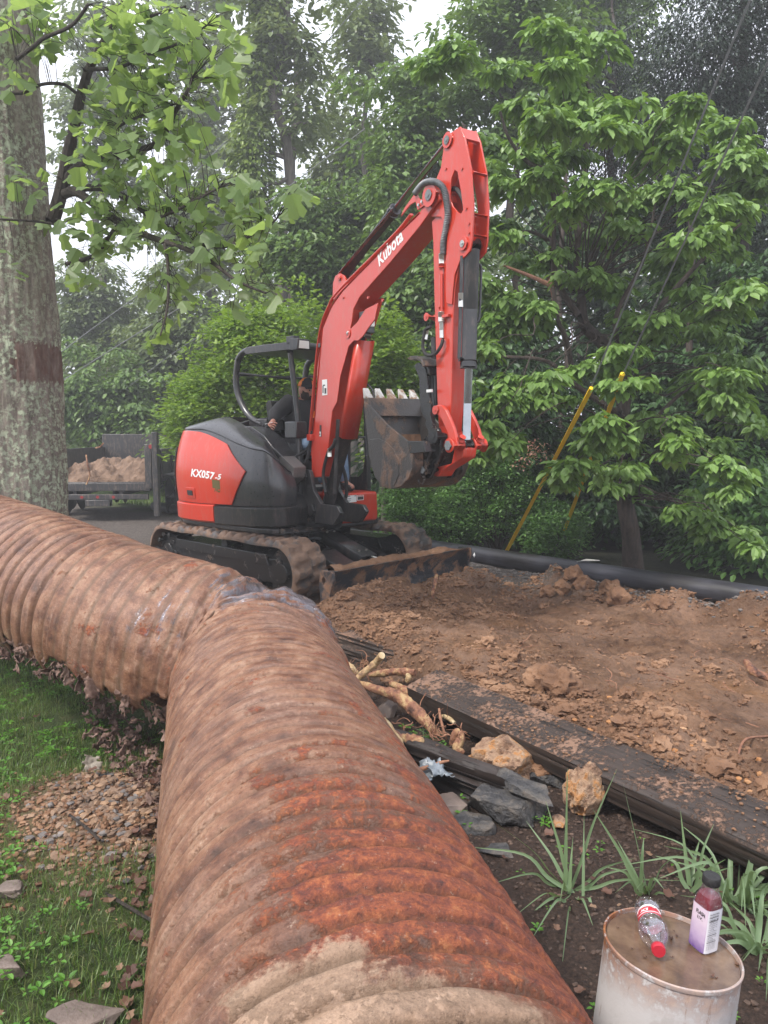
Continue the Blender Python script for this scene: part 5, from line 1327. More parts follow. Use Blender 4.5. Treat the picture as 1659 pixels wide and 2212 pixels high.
# soil caked inside
n_ = 60; lv = np.linspace(-BWD+.02, BWD-.02, n_); V_ = []; tb_ = np.linspace(2, 17, 40)
bi = np.stack([np.interp(tb_, np.arange(len(inn)), inn[:, 0]), np.interp(tb_, np.arange(len(inn)), inn[:, 1])], 1)
ni = np.stack([np.interp(tb_, np.arange(len(nr)), nr[:, 0]), np.interp(tb_, np.arange(len(nr)), nr[:, 1])], 1)
for j in range(40):
    th_ = np.maximum(0.0, .012 + .10*np.exp(-((tb_[j]-11)/4)**2) + .022*fbm(lv*9+3, tb_[j]*.5, 2, 4)) - .004*(tb_[j] < 4)
    P_ = bi[j] + ni[j]*th_[:, None]
    V_.append(np.outer(P_[:, 0], hF) + np.outer(lv, hL) + np.outer(P_[:, 1], (0, 0, 1)))
I = np.arange(40*n_).reshape(40, n_); Fq = np.stack([I[:-1, :-1], I[1:, :-1], I[1:, 1:], I[:-1, 1:]], -1).reshape(-1, 4)
link('caked_soil', np_mesh('caked_soil', np.vstack(V_), Fq, M['clod'], True), bucket)
# hinge ears and coupler
fP, zP = hp(*c5(1150, 1012), -LK)        # arm pin
fL, zL = hp(*c5(1068, 1350), -LK)        # link pin
for l in (-LK, LK):
    mb = mh(); pe = [(fP-.07, zP+.05), (fP+.02, zP+.07), (fP+.06, zP+.0), (fP+.05, zP-.15), (fL+.06, zL-.02), (fL+.02, zL-.07), (fL-.10, zL-.08), (fL-.30, zL-.06), (fL-.34, zL+.06), (fP-.26, zP-.10)]
    mb.prism(round_poly(pe, .02), l-.014, l+.014); mb.build('hinge_ear', M['blackmud'], bucket, .005)
mb = mh(); mb.prism([(fP-.22, zP-.06), (fP+.0, zP-.10), (fL+.0, zL-.03), (fL-.30, zL-.05)], -LK-.06, LK+.06); mb.build('coupler_block', M['blackmud'], bucket, .015)
pin('bucket_pin', fP, zP, -LK-.05, LK+.05, .066, M['blackmud'], bucket); pin('bucket_pin', fL, zL, -LK-.06, LK+.06, .05, M['blackmud'], bucket)
mb = mh(); mb.cyl((fL, -LK-.072, zL), (fL, -LK-.055, zL), .034, 6); mb.build('bolt', M['hose_grey'], bucket, .003)
mb = mh(); f_, z_ = hp(*c5(985, 1450), -LK-.05); rg = [(f_+.04*math.cos(a), -LK-.05, z_+.04*math.sin(a)) for a in np.linspace(0, 2*PI, 17)]; mb.tube(rg, .009, 8); mb.build('lifting_ring', M['bucket'], bucket)
mb = mh(); mb.cyl((fP, -AW-.005, zP), (fP, AW+.005, zP), .085, 28); mb.build('arm_end_boss', M['red'], arm, .006)
# H-link from the crosshead down to the bucket
mb = mh(); mb.prism(round_poly([(fC-.055, zC), (fC+.05, zC-.015), (fC+.035, zC-.09), (fL+.10, zL-.0), (fL+.05, zL-.055), (fL-.03, zL-.05), (fL-.045, zL+.01), (fC-.10, zC-.14)], .02), -AW, AW); mb.build('lower_link', M['red_dirty'], ex, .01)
# thumb --------------------------------------------------------------------------------
tp = HP(c5, [(912, 290), (925, 265), (960, 255), (1005, 275), (1030, 330), (1045, 480), (1080, 700), (1085, 800), (1045, 850), (1010, 820), (985, 760), (968, 640), (960, 420)], -.10)
for l in (-.10, .07):
    mb = mh(); mb.prism(tp, l, l+.025); th_ = mb.build('thumb_plate', M['blackmud'], ex, .004)
tq = HP(c5, [(835, 215), (870, 190), (930, 185), (985, 215), (1015, 285), (1000, 300), (970, 245), (920, 225), (880, 235)], -.16)
mb = mh(); mb.prism(tq, -.16, .04); mb.build('thumb_tip', M['bucket'], ex, .004)
tb2 = HP(c5, [(1000, 290), (1090, 300), (1095, 380), (1010, 375)], -.06); mb = mh(); mb.prism(tb2, -.09, .09); mb.build('thumb_block', M['black'], ex, .006)
ty = HP(c5, [(1040, 380), (1115, 380), (1120, 700), (1075, 820), (1040, 760)], -.05); mb = mh(); mb.prism(ty, -.045, .045); mb.build('thumb_cylinder', M['black'], ex, .01)
a, b = HP(c5, [(1110, 0), (1120, 700)], -.03); mb = mh(); mb.cyl((a[0], -.03, a[1]), (b[0], -.03, b[1]), .022, 12); mb.build('thumb_cylinder', M['black'], ex)
f_, z_ = hp(*c5(1075, 546), -.10); mb = mh(); mb.box(f_-.035, f_+.035, -.112, -.10, z_-.01, z_+.012); mb.build('thumb_label', M['white'], ex)
tz = HP(c5, [(1085, 760), (1105, 830), (1130, 980), (1090, 1000), (1040, 880)], -LK); mb = mh(); mb.prism(tz, -LK-.02, -LK+.02); mb.build('thumb_link', M['blackmud'], ex, .004)

hF, hL = uF, uL
# ---------------------------------------------------------------- the operator
def skin(name, chains, mat, parent, sub=2, extra=None):
    """chains: lists of (point, radius); grown into one smooth surface"""
    me = bpy.data.meshes.new(name); vs, es, rs, idx = [], [], [], {}
    for ch in chains:
        prev = None
        for p, r_ in ch:
            key = tuple(round(c, 4) for c in p)
            if key not in idx: idx[key] = len(vs); vs.append(tuple(p)); rs.append(r_)
            if prev is not None: es.append((prev, idx[key]))
            prev = idx[key]
    me.from_pydata(vs, es, []); ob = bpy.data.objects.new(name, me); COL.objects.link(ob)
    m = ob.modifiers.new('s', 'SKIN'); m.use_smooth_shade = True
    for i, r_ in enumerate(rs):
        rr = r_ if isinstance(r_, tuple) else (r_, r_); me.skin_vertices[0].data[i].radius = rr
    me.skin_vertices[0].data[0].use_root = True
    ob.modifiers.new('u', 'SUBSURF').levels = sub
    ob.modifiers['u'].render_levels = sub
    dg = bpy.context.evaluated_depsgraph_get(); m2 = bpy.data.meshes.new_from_object(ob.evaluated_get(dg))
    bpy.data.objects.remove(ob)
    bm = bmesh.new(); bm.from_mesh(m2); bpy.data.meshes.remove(m2)
    for f_ in bm.faces: f_.material_index = 0
    if extra: extra(bm)
    off = ROOT.get(parent, Vector((0, 0, 0)))
    for v in bm.verts: v.co -= off
    me2 = bpy.data.meshes.new(name); bm.to_mesh(me2); bm.free()
    me2.materials.clear(); me2.materials.append(mat); me2.polygons.foreach_set('use_smooth', [True]*len(me2.polygons))
    return link(name, me2, parent)
k = NT('skin'); v = k.coord(); k.set(Base_Color=k.ramp(k.noise(v, 14, 4), [(0.3, (0.36, 0.155, 0.11)), (0.7, (0.50, 0.25, 0.18))]), Roughness=0.55, Subsurface_Weight=0.1); M['skin'] = k.m
M['jacket'] = rough_mat('black_fleece', [(0.3, (0.012, 0.012, 0.014)), (0.7, (0.028, 0.027, 0.03))], scale=6, rough=0.95, bump=0.5, bscale=160)
M['tee'] = rough_mat('orange_shirt', [(0.3, (0.72, 0.17, 0.03)), (0.7, (0.85, 0.25, 0.05))], rough=0.85, bump=0.2)
M['jeans'] = rough_mat('blue_jeans', [(0.3, (0.10, 0.17, 0.28)), (0.7, (0.22, 0.31, 0.44))], rough=0.9, bump=0.4, bscale=140)
M['hair'] = rough_mat('dark_beard', [(0.3, (0.02, 0.012, 0.009)), (0.7, (0.05, 0.03, 0.022))], rough=0.9, bump=1.0, bscale=120)
SW = lambda px, py, y: at(px, py, y)
head = at(662, 843, 8.38)                        # centre of the head
chest = HF(0.06, 0.17, 1.72); 
P = {}
P['pel'] = HF(0.0, 0.14, 1.46); P['bel'] = at(650, 916, 8.36); P['che'] = at(652, 880, 8.38)
P['nek'] = head + Vector((0, 0, -0.155)) - hF*0.03
P['shR'] = at(625, 870, 8.25); P['elR'] = at(592, 897, 8.08); P['wrR'] = at(590, 911, 7.9); P['haR'] = at(584, 915, 7.84)
P['shL'] = HF(0.0, 0.46, 1.95); P['elL'] = HF(0.12, 0.56, 1.68); P['wrL'] = HF(0.36, 0.50, 1.62); P['haL'] = HF(0.44, 0.48, 1.62)
P['hiR'] = HF(0.05, 0.12, 1.45); P['knR'] = HF(0.50, 0.06, 1.50); P['anR'] = HF(0.56, 0.05, 1.05); P['foR'] = HF(0.70, 0.05, 1.0)
P['hiL'] = HF(0.05, 0.32, 1.45); P['knL'] = HF(0.48, 0.36, 1.52); P['anL'] = HF(0.56, 0.36, 1.05); P['foL'] = HF(0.70, 0.36, 1.0)
man = thing('person', tuple(P['pel']), 'bearded man in black zip jacket, orange shirt and cap operating the excavator', 'person')
def head_extra(bm):
    """a head with brow, nose, cheeks and chin, facing the way the man looks"""
    look = (hF*0.75 + Vector((0.45, -0.35, -0.18))).normalized(); side = Vector((0, 0, 1)).cross(look).normalized(); up = look.cross(side).normalized()
    r_ = bmesh.ops.create_icosphere(bm, subdivisions=4, radius=1.0)
    for v in r_['verts']:
        a, b, c = v.co.x, v.co.y, v.co.z                         # a: forward, b: side, c: up
        sx, sy, sz = 0.098, 0.078, 0.125
        if c < 0: sy *= 1 - 0.22*c*c; sx *= 1 - 0.10*c*c
        x, y, z = a*sx, b*sy, c*sz
        g = lambda aa, bb, w_: math.exp(-(((b-aa)/w_)**2 + ((c-bb)/w_)**2)) if a > 0 else 0
        x += .030*(math.exp(-(b/.16)**2)*math.exp(-((c+.10)/.24)**2) if a > 0 else 0)      # nose
        x += .008*(math.exp(-((c-.22)/.10)**2) if a > .3 else 0)                            # brow
        x -= .012*(g(.36, .04, .17)+g(-.36, .04, .17))                                      # eye sockets
        x += .008*math.exp(-(b/.3)**2)*(math.exp(-((c+.48)/.10)**2) if a > 0 else 0)       # lips
        x += .012*math.exp(-(b/.35)**2)*(math.exp(-((c+.80)/.16)**2) if a > -.2 else 0)
        if abs(abs(b)-.98) < .1 and abs(a) < .25 and abs(c+.05) < .25: y *= 1.16            # ears
        v.co = head + look*x + side*y + up*z
skin('body', [[(P['pel'], .14), (P['bel'], .15), (P['che'], .15), (P['nek'], .062), (head+Vector((0, 0, -.05)), .06)],
              [(P['che'], .15), (P['shR'], .06), (P['elR'], .045), (P['wrR'], .028), (P['haR'], (.034, .018))],
              [(P['che'], .15), (P['shL'], .06), (P['elL'], .045), (P['wrL'], .028), (P['haL'], (.036, .02))],
              [(P['pel'], .14), (P['hiR'], .085), (P['knR'], .06), (P['anR'], .04), (P['foR'], .04)],
              [(P['pel'], .14), (P['hiL'], .085), (P['knL'], .06), (P['anL'], .04), (P['foL'], .04)],
              # fingers of the right hand folded over the lever, one pair holding a cigarette
              [(P['haR'], (.034, .018)), (P['haR']+Vector((.028, -.03, .012)), .009), (P['haR']+Vector((.058, -.045, .010)), .0085), (P['haR']+Vector((.082, -.05, -.002)), .007)],
              [(P['haR'], (.034, .018)), (P['haR']+Vector((.022, -.035, -.008)), .009), (P['haR']+Vector((.052, -.055, -.014)), .0085), (P['haR']+Vector((.07, -.06, -.028)), .007)],
              [(P['haR'], (.034, .018)), (P['haR']+Vector((.016, -.035, -.026)), .009), (P['haR']+Vector((.042, -.055, -.036)), .008), (P['haR']+Vector((.055, -.055, -.052)), .0065)],
              [(P['haR'], (.034, .018)), (P['haR']+Vector((.008, -.03, -.042)), .008), (P['haR']+Vector((.03, -.048, -.056)), .007), (P['haR']+Vector((.04, -.046, -.068)), .006)],
              [(P['haR'], (.034, .018)), (P['haR']+Vector((-.012, -.035, -.016)), .011), (P['haR']+Vector((.008, -.062, -.03)), .009), (P['haR']+Vector((.03, -.075, -.028)), .0075)]],
     M['skin'], man, 2, head_extra)
skin('jacket', [[(P['pel']+Vector((0, 0, .02)), .20), (P['bel'], .25), (P['che'], .225), (P['nek']+Vector((0, 0, -.045)) - hF*.02, .105)],
                [(P['che'], .225), (P['shR'], .11), (P['elR'], .082), (P['wrR'], .046)],
                [(P['che'], .19), (P['shL'], .095), (P['elL'], .07), (P['wrL'], .046)]], M['jacket'], man)
skin('jeans', [[(P['pel']+Vector((0, 0, -.03)), .17), (P['hiR'], .105), (P['knR'], .082), (P['anR'], .06)], [(P['pel']+Vector((0, 0, -.03)), .17), (P['hiL'], .105), (P['knL'], .082), (P['anL'], .06)]], M['jeans'], man)
for s_ in 'RL': skin('boot', [[(P['an'+s_]+Vector((0, 0, .02)), .062), (P['an'+s_]+Vector((0, 0, -.03)), .06), (P['fo'+s_], .045)]], M['rubber'], man, 1)
# shirt showing in the open collar: a bib lying just proud of the jacket
look2 = hF
nk = P['nek'] + Vector((0, 0, -.05)); sd = hL
bm = bmesh.new()
n_ = 12; rows = []
for i in range(n_+1):
    t = i/n_; row = []
    for j in range(9):
        s_ = (j/8-.5)*2; wd = .085*(1-t)**.8 + .004
        fwd = .085 + .155*min(1, t*1.1) ; 
        row.append(bm.verts.new(nk + sd*(s_*wd) + look2*(fwd - .055*s_*s_*(1-t)) + Vector((0, 0, .045 - .21*t)) - man.location))
    rows.append(row)
for i in range(n_):
    for j in range(8): bm.faces.new((rows[i][j], rows[i][j+1], rows[i+1][j+1], rows[i+1][j]))
me = bpy.data.meshes.new('shirt'); bm.to_mesh(me); bm.free(); me.polygons.foreach_set('use_smooth', [True]*len(me.polygons)); me.materials.append(M['tee'])
o = link('shirt', me, man); so = o.modifiers.new('t', 'SOLIDIFY'); so.thickness = .006
z0_ = nk + look2*.245 + Vector((0, 0, -.17)); mb = MB(); mb.tube([z0_, z0_+Vector((0, 0, -.12))+look2*.012, z0_+Vector((0, 0, -.24))+look2*.012], .0045, 6, True, True); mb.build('zip', M['zinc'], man)
# beard, cap
look = (hF*0.75 + Vector((0.45, -0.35, -0.18))).normalized(); side = Vector((0, 0, 1)).cross(look).normalized(); up = look.cross(side).normalized()
def cap_part(name, fn, mat, sel, sub=4):
    bm = bmesh.new(); bmesh.ops.create_icosphere(bm, subdivisions=sub, radius=1.0)
    bmesh.ops.delete(bm, geom=[f_ for f_ in bm.faces if not sel(f_.calc_center_median())], context='FACES')
    for v in bm.verts: x, y, z = fn(v.co); v.co = head + look*x + side*y + up*z - man.location
    me = bpy.data.meshes.new(name); bm.to_mesh(me); bm.free(); me.polygons.foreach_set('use_smooth', [True]*len(me.polygons)); me.materials.append(mat)
    o = link(name, me, man); so = o.modifiers.new('t', 'SOLIDIFY'); so.thickness = .005; return o
cap_part('beard', lambda c: (c.x*.110+.008, c.y*.084, c.z*.137), M['hair'], lambda c: c.z < -.32 + .25*abs(c.y) and c.x > -.15 and not (c.x > .8 and c.z > -.42))
fn = lambda c: (c.x*.112, c.y*.092, c.z*.118 + .022)
cap = cap_part('cap', fn, M['jacket'], lambda c: c.z > .16 and c.x > .05)
o2 = cap_part('cap_back', fn, M['tee'], lambda c: c.z > .16 and c.x <= .05)
bm = bmesh.new(); rows = []
for i in range(7):
    t = i/6; row = []
    for j in range(13):
        a = (j/12-.5)*2*1.05; rr = .095 + .075*t*math.cos(a*.9)
        row.append(bm.verts.new(head + look*(rr*math.cos(a)) + side*(.088*math.sin(a)*(1-.05*t)) + up*(.048 - .020*t - .012*(j/6-1)**2) - man.location))
    rows.append(row)
for i in range(6):
    for j in range(12): bm.faces.new((rows[i][j], rows[i][j+1], rows[i+1][j+1], rows[i+1][j]))
me = bpy.data.meshes.new('cap_peak'); bm.to_mesh(me); bm.free(); me.polygons.foreach_set('use_smooth', [True]*len(me.polygons)); me.materials.append(M['jacket'])
o = link('cap_peak', me, man); so = o.modifiers.new('t', 'SOLIDIFY'); so.thickness = .004
mb = MB(lambda a, b, c: head + look*(.112*.93) + side*(b) + up*(.09+c) + look*a); mb.prism([(0, -.022), (.006, -.022), (-.008, .022), (-.014, .022)], -.022, .018); mb.build('cap_badge', M['tee'], man, .003)
for s_ in (-1, 1):
    mb = MB(); p = head + look*.082 + side*(s_*.030) + up*.006; mb.tube([p-look*.012, p+look*.004], .010, 10, True, True); mb.build('eye', M['ink'], man)
mb = MB(); p = P['haR'] + Vector((.03, -.05, .012)); q = p + Vector((-.075, -.02, -.018)); mb.tube([p, q], .0042, 10, True, True)
tag(mb.build('cigarette', M['white'], None), 'white cigarette held between the operator\'s fingers', 'cigarette')
# ---------------------------------------------------------------- ties, pole, rocks, roots
def beam(name, a, b, w, h, mat, label, cat, roll=0.0, seed=0, jag=0.012, group=None):
    """a weathered squared timber from a to b (top centre line), grain along its UVs"""
    a, b = Vector(a), Vector(b); d = (b-a); L = d.length; d.normalize(); x, y, _ = basis(d); 
    x2 = x*math.cos(roll)+y*math.sin(roll); y2 = -x*math.sin(roll)+y*math.cos(roll)
    n = max(60, int(L/0.018)); m = 56
    per = []
    for i in range(m):
        t = i/m*4; s_ = int(t); u = t-s_
        p = [(-1+2*u, 1), (1, 1-2*u), (1-2*u, -1), (-1, -1+2*u)][s_]
        per.append(p)
    per = np.array(per); r_ = np.max(np.abs(per), 1); 
    cor = np.abs(per[:, 0]*per[:, 1])**6
    tt = np.linspace(0, L, n); vs = []
    for i, t in enumerate(tt):
        e = min(i, n-1-i)
        g = fbm(np.full(m, t*0.9+seed), per[:, 0]*7+seed, per[:, 1]*7, 4, .65)
        g2 = (0 if jag < .005 else -1)*np.maximum(0, vnoise(np.full(m, t*1.1), per[:, 0]*4.5+seed*3, per[:, 1]*4.5)-.45)*1.3
        k_ = (1 - 0.07*cor) ; shr = 1 - (0.10 if e == 0 else 0.02 if e == 1 else 0)
        p = per*k_[:, None]*shr*np.array((w/2, h/2)) * (1 + (g*(.5 if jag < .005 else 1)*jag + g2*jag*1.5)[:, None]/min(w, h)*1.6)
        c0 = a + d*t + x2*0 - Vector((0, 0, h/2)) + d*(0.012*(1 if i == 0 else 0))
        vs.append(np.array(c0) + np.outer(p[:, 0], x2) + np.outer(p[:, 1], y2))
    V_ = np.vstack(vs); I = np.arange(n*m).reshape(n, m)
    Fq = np.stack([I[:-1], np.roll(I, -1, 1)[:-1], np.roll(I, -1, 1)[1:], I[1:]], -1).reshape(-1, 4)
    # end caps as quad fans between opposite sides
    caps = []
    for row in (I[0], I[-1]):
        for i in range(m//2-1): caps.append((row[i], row[i+1], row[m-2-i], row[m-1-i]))
    Fq = np.vstack([Fq, np.array(caps)])
    loc = a; me = np_mesh(name, V_ - np.array(loc), Fq, mat, True, 45)
    uv = me.uv_layers.new(name='UVMap'); li = np.empty(len(me.loops), dtype=np.int32); me.loops.foreach_get('vertex_index', li)
    U_ = np.repeat(tt, m); Vv = np.tile(np.arange(m)/m*2*(w+h), n); fu = U_[li].reshape(-1, 4); fv = Vv[li].reshape(-1, 4)
    fv = np.where(fv.max(1, keepdims=True)-fv > (w+h), fv+2*(w+h), fv)
    uv.data.foreach_set('uv', np.stack([fu.ravel(), fv.ravel()], 1).astype(np.float32).ravel())
    o = link(name, me, None, loc); return tag(o, label, cat, group)
beam('railroad_tie', (-0.30, 5.36, .165), (1.95, 3.02, .14), .24, .18, M['tie'], 'long black railroad tie holding back the dirt, farther of the two big ones', 'railroad tie', seed=2, jag=.008)
beam('railroad_tie', (0.225, 4.24, .20), (2.53, 1.01, .185), .25, .13, M['tie'], 'black railroad tie strewn with dirt crumbs, nearest the drum and overlapping the farther tie', 'railroad tie', roll=R(-13), seed=5, jag=.0045)
beam('railroad_tie', (-0.95, 6.0, .13), (-0.36, 5.42, .13), .22, .16, M['tie'], 'dark timber end showing past the pipe beside the farther tie', 'railroad tie', seed=9)
beam('split_tie', (-0.05, 3.62, .12), (0.56, 3.16, .085), .17, .13, M['tie_bare'], 'short split black timber lying behind the slate rocks', 'split timber', roll=R(12), seed=7, jag=.022)
q = []
for a, b, w_, z_, n_ in (((-0.30, 5.36), (1.95, 3.02), .23, .17, 900), ((0.225, 4.24), (2.53, 1.01), .24, .205, 2600)):
    a, b = np.array(a), np.array(b); d_ = (b-a)/np.linalg.norm(b-a); e_ = np.array((-d_[1], d_[0]))
    for i in range(n_):
        t = rng.random(); s_ = rng.uniform(-.48, .48)
        if vnoise(t*9, s_*3, z_*9) + rng.random()*.9 < .45: continue
        p_ = a + (b-a)*t + e_*s_*w_; q.append((p_[0], p_[1], z_ - .025*t*(z_ < .18) - (.015*t if z_ > .18 else 0) + s_*w_*.24*(1 if z_ > .18 else 0)))
q = np.array(q); scatter(q, 0.002+0.008*rng.random(len(q))**4, [lump(i, 0, 0.35, 0.8) for i in range(6)], M['crumb'], 'soil_on_ties', 'soil crumbs spilled over the tops of the railroad ties', 'loose soil')
# the long black pole
k = NT('tarred_pole'); v = k.coord('UV'); n = k.noise(k.mapv(v, (1.5, 22, 1)), 2.0, 8, .65); big = k.noise(v, 1.1, 3)
k.set(Base_Color=k.mix(k.ramp(big, [(.4, 0.), (.6, 1.)]), k.ramp(n, [(.3, (.012, .011, .012)), (.7, (.035, .032, .035))]), k.ramp(n, [(.3, (.03, .03, .038)), (.7, (.075, .078, .10))])),
      Roughness=k.math('ADD', k.math('MULTIPLY', n, .25), .28), Normal=k.bump(n, .35, .006)); M['pole'] = k.m
pa_ = P0 - PD*3.2; pb_ = P0 + PD*12.0
L = 15.2; n_ = 200; m_ = 40; tt = np.linspace(0, L, n_); V_ = []
for t in tt:
    c_ = pa_ + PD*t; r_ = .112 - .0012*t; ang = np.linspace(0, 2*PI, m_, endpoint=False)
    rr = r_*(1+.012*fbm(np.cos(ang)+t*.5, np.sin(ang), t*.4, 3))
    zc = r_ + .015
    V_.append(np.stack([c_[0]+PN[0]*rr*np.cos(ang), c_[1]+PN[1]*rr*np.cos(ang), zc+rr*np.sin(ang)], 1))
V_ = np.vstack(V_); I = np.arange(n_*m_).reshape(n_, m_); Fq = np.stack([I[:-1], np.roll(I, -1, 1)[:-1], np.roll(I, -1, 1)[1:], I[1:]], -1).reshape(-1, 4)
Fq = np.vstack([Fq, np.array([(r[i], r[i+1], r[m_-2-i], r[m_-1-i]) for r in (I[0], I[-1]) for i in range(m_//2-1)])])
loc = Vector((pa_[0], pa_[1], 0)); me = np_mesh('wooden_pole', V_-np.array(loc), Fq, M['pole'], True, 60)
uv = me.uv_layers.new(name='UVMap'); li = np.empty(len(me.loops), dtype=np.int32); me.loops.foreach_get('vertex_index', li)
U_ = np.repeat(tt, m_)[li].reshape(-1, 4); Vv = np.tile(np.arange(m_)/m_*.7, n_)[li].reshape(-1, 4); Vv = np.where(Vv.max(1, keepdims=True)-Vv > .35, Vv+.7, Vv)
uv.data.foreach_set('uv', np.stack([U_.ravel(), Vv.ravel()], 1).astype(np.float32).ravel())
pole = tag(link('wooden_pole', me, None, loc), 'long black tarred pole lying along the far edge of the dirt road', 'pole')
q = gnd(1041, 1197, .13); 
mb = MB(lambda a, b, c: Vector(P0.tolist()+[0]) + Vector((PD[0], PD[1], 0))*a + Vector((PN[0], PN[1], 0))*b + Vector((0, 0, c)))
t0 = (np.array((q.x, q.y))-P0).dot(PD); mb.add([(t0-.018, -.108, .13), (t0, -.103, .10), (t0+.018, -.108, .13), (t0, -.1, .165)], [(0, 1, 2, 3)]); o = mb.build('tag_plate', M['white'], pole); so = o.modifiers.new('t', 'SOLIDIFY'); so.thickness = .004
q = gnd(1240, 1226, .2); t0 = (np.array((q.x, q.y))-P0).dot(PD)
mb = MB(lambda a, b, c: Vector(P0.tolist()+[0]) + Vector((PD[0], PD[1], 0))*a + Vector((PN[0], PN[1], 0))*b + Vector((0, 0, c)))
mb.tube([(t0+.1, -.06, .225), (t0, -.03, .25), (t0-.14, 0, .262)], [.006, .02, .004], 8); mb.build('splinter', M['zinc'], pole)

def rock(px, py, size, flat, seed, mat, name, label, cat='rock', facet=.62, dz=0.0, rot=None, group=None, tilt=(0, 0), sub=4, amp=.22, freq=1.6, z=None, asp=1.0):
    v_, f_ = lump(seed, sub, amp, 1.0, freq, facet); q = onto(px, py, dz=dz) if z is None else gnd(px, py, z)
    me = np_mesh(name, v_*np.array((size*asp, size, size*flat)), f_, mat, True, 38)
    o = link(name, me, None, q); o.rotation_euler = (tilt[0], tilt[1], rot if rot is not None else seed*1.3)
    return tag(o, label, cat, group)
def slab(px, py, size, flat, seed, mat, name, label, cat='rock', facet=.6, dz=0.0, rot=0., group=None, tilt=(0, 0), amp=.1, asp=1.3):
    r_ = np.random.default_rng(seed); bm = bmesh.new()
    for i in range(13):
        a = r_.uniform(0, 2*PI); q_ = r_.uniform(.75, 1.0); bm.verts.new((q_*math.cos(a)*size*asp, q_*math.sin(a)*size*.8, size*flat*r_.choice((-1, 1))*r_.uniform(.7, 1.)))
    h_ = bmesh.ops.convex_hull(bm, input=bm.verts[:]); bmesh.ops.delete(bm, geom=[g_ for g_ in h_['geom_interior'] if isinstance(g_, bmesh.types.BMVert)], context='VERTS')
    bmesh.ops.bevel(bm, geom=bm.edges[:], offset=size*.03, segments=1, affect='EDGES', clamp_overlap=True)
    bmesh.ops.triangulate(bm, faces=bm.faces[:]); bmesh.ops.subdivide_edges(bm, edges=bm.edges[:], cuts=3, use_grid_fill=True)
    v_ = np.array([tuple(v.co) for v in bm.verts]); g_ = fbm(v_[:, 0]/size*2.2+seed, v_[:, 1]/size*2.2, v_[:, 2]/size*7, 4)
    for v, d_ in zip(bm.verts, g_): v.co *= 1+.07*d_
    me = bpy.data.meshes.new(name); bm.to_mesh(me); bm.free(); me.materials.append(mat); me.polygons.foreach_set('use_smooth', [True]*len(me.polygons)); me.set_sharp_from_angle(angle=R(24))
    o = link(name, me, None, onto(px, py, dz=dz)); o.rotation_euler = (tilt[0], tilt[1], rot); return tag(o, label, cat, group)
rock(1092, 1645, .150, .85, 3, M['ochre'], 'boulder', 'big tan and orange rock wedged under the near railroad tie', dz=.06, rot=.3, facet=.85, asp=1.25, amp=.28, freq=2.2, sub=5)
rock(1268, 1712, .095, 1.2, 8, M['ochre'], 'boulder', 'upright orange-brown rock beside the near railroad tie', dz=.08, facet=.8, amp=.28, freq=2.2, sub=5)
rock(1208, 1668, .065, .7, 12, M['ochre'], 'rock', 'small bright ochre rock in the shadow of the near tie', dz=.03, amp=.3)
rock(1210, 1852-75, .035, .8, 14, M['ochre'], 'rock', 'small orange stone right below the upright orange-brown rock', dz=.02)
slab(1085, 1738, .135, .42, 21, M['slate'], 'slate_rock', 'largest dark slate rock, in the middle of the slate heap', dz=.045, rot=-.5, facet=.6, asp=1.3, amp=.12)
slab(1122, 1715, .125, .26, 22, M['slate'], 'slate_rock', 'dark slate slab leaning against the largest slate rock', dz=.075, rot=-.75, facet=.58, amp=.10, tilt=(.25, .3), asp=1.3)
slab(1143, 1707, .095, .18, 23, M['slate'], 'slate_rock', 'narrow slate bar lying on top of the leaning slab', dz=.125, rot=-.95, facet=.58, amp=.10, tilt=(.1, .25), asp=1.5)
slab(978, 1738, .095, .28, 24, M['slate_brown'], 'slate_rock', 'flat brownish slate rock nearest the pipe', dz=.02, rot=.4, facet=.6, amp=.1, asp=1.3)
slab(1012, 1782, .105, .25, 25, M['slate'], 'slate_rock', 'long flat slate in front of the slate heap', dz=.015, rot=-.35, facet=.58, amp=.10, asp=1.4)
slab(1195, 1680, .125, .26, 26, M['slate'], 'slate_rock', 'flat grey slate half buried behind the slate heap', dz=.02, rot=-.1, facet=.6, amp=.1, asp=1.3)
slab(1065, 1835, .075, .16, 27, M['slate'], 'slate_rock', 'flat slate sunk in the garden soil below the heap', dz=.0, rot=-.4, facet=.58, amp=.10, asp=1.4)
rock(1170, 1665, .05, .8, 28, M['clod'], 'soil_lump', 'crumbly brown lump on the flat grey slate', 'soil lump', dz=.05, facet=0, amp=.30, freq=1.7)
rock(835, 1705-175, .065, .8, 31, M['slate_brown'], 'rock', 'dark clod between the pipe and the biggest peeled root', dz=.04)
rock(1215, 1480, .10, .75, 41, M['clod'], 'soil_lump', 'largest reddish soil lump on the dirt behind the ties', 'soil lump', dz=.04, facet=0, amp=.30, freq=1.7)
rock(1182, 1465, .13, .6, 42, M['clod'], 'soil_lump', 'wide broken soil lump left of the largest reddish one', 'soil lump', dz=.03, facet=0, amp=.30, freq=1.7)
rock(1105, 1415, .05, .8, 43, M['clod'], 'soil_lump', 'small soil lump on the dirt up and left of the wide one', 'soil lump', dz=.03, facet=0, amp=.30, freq=1.7)
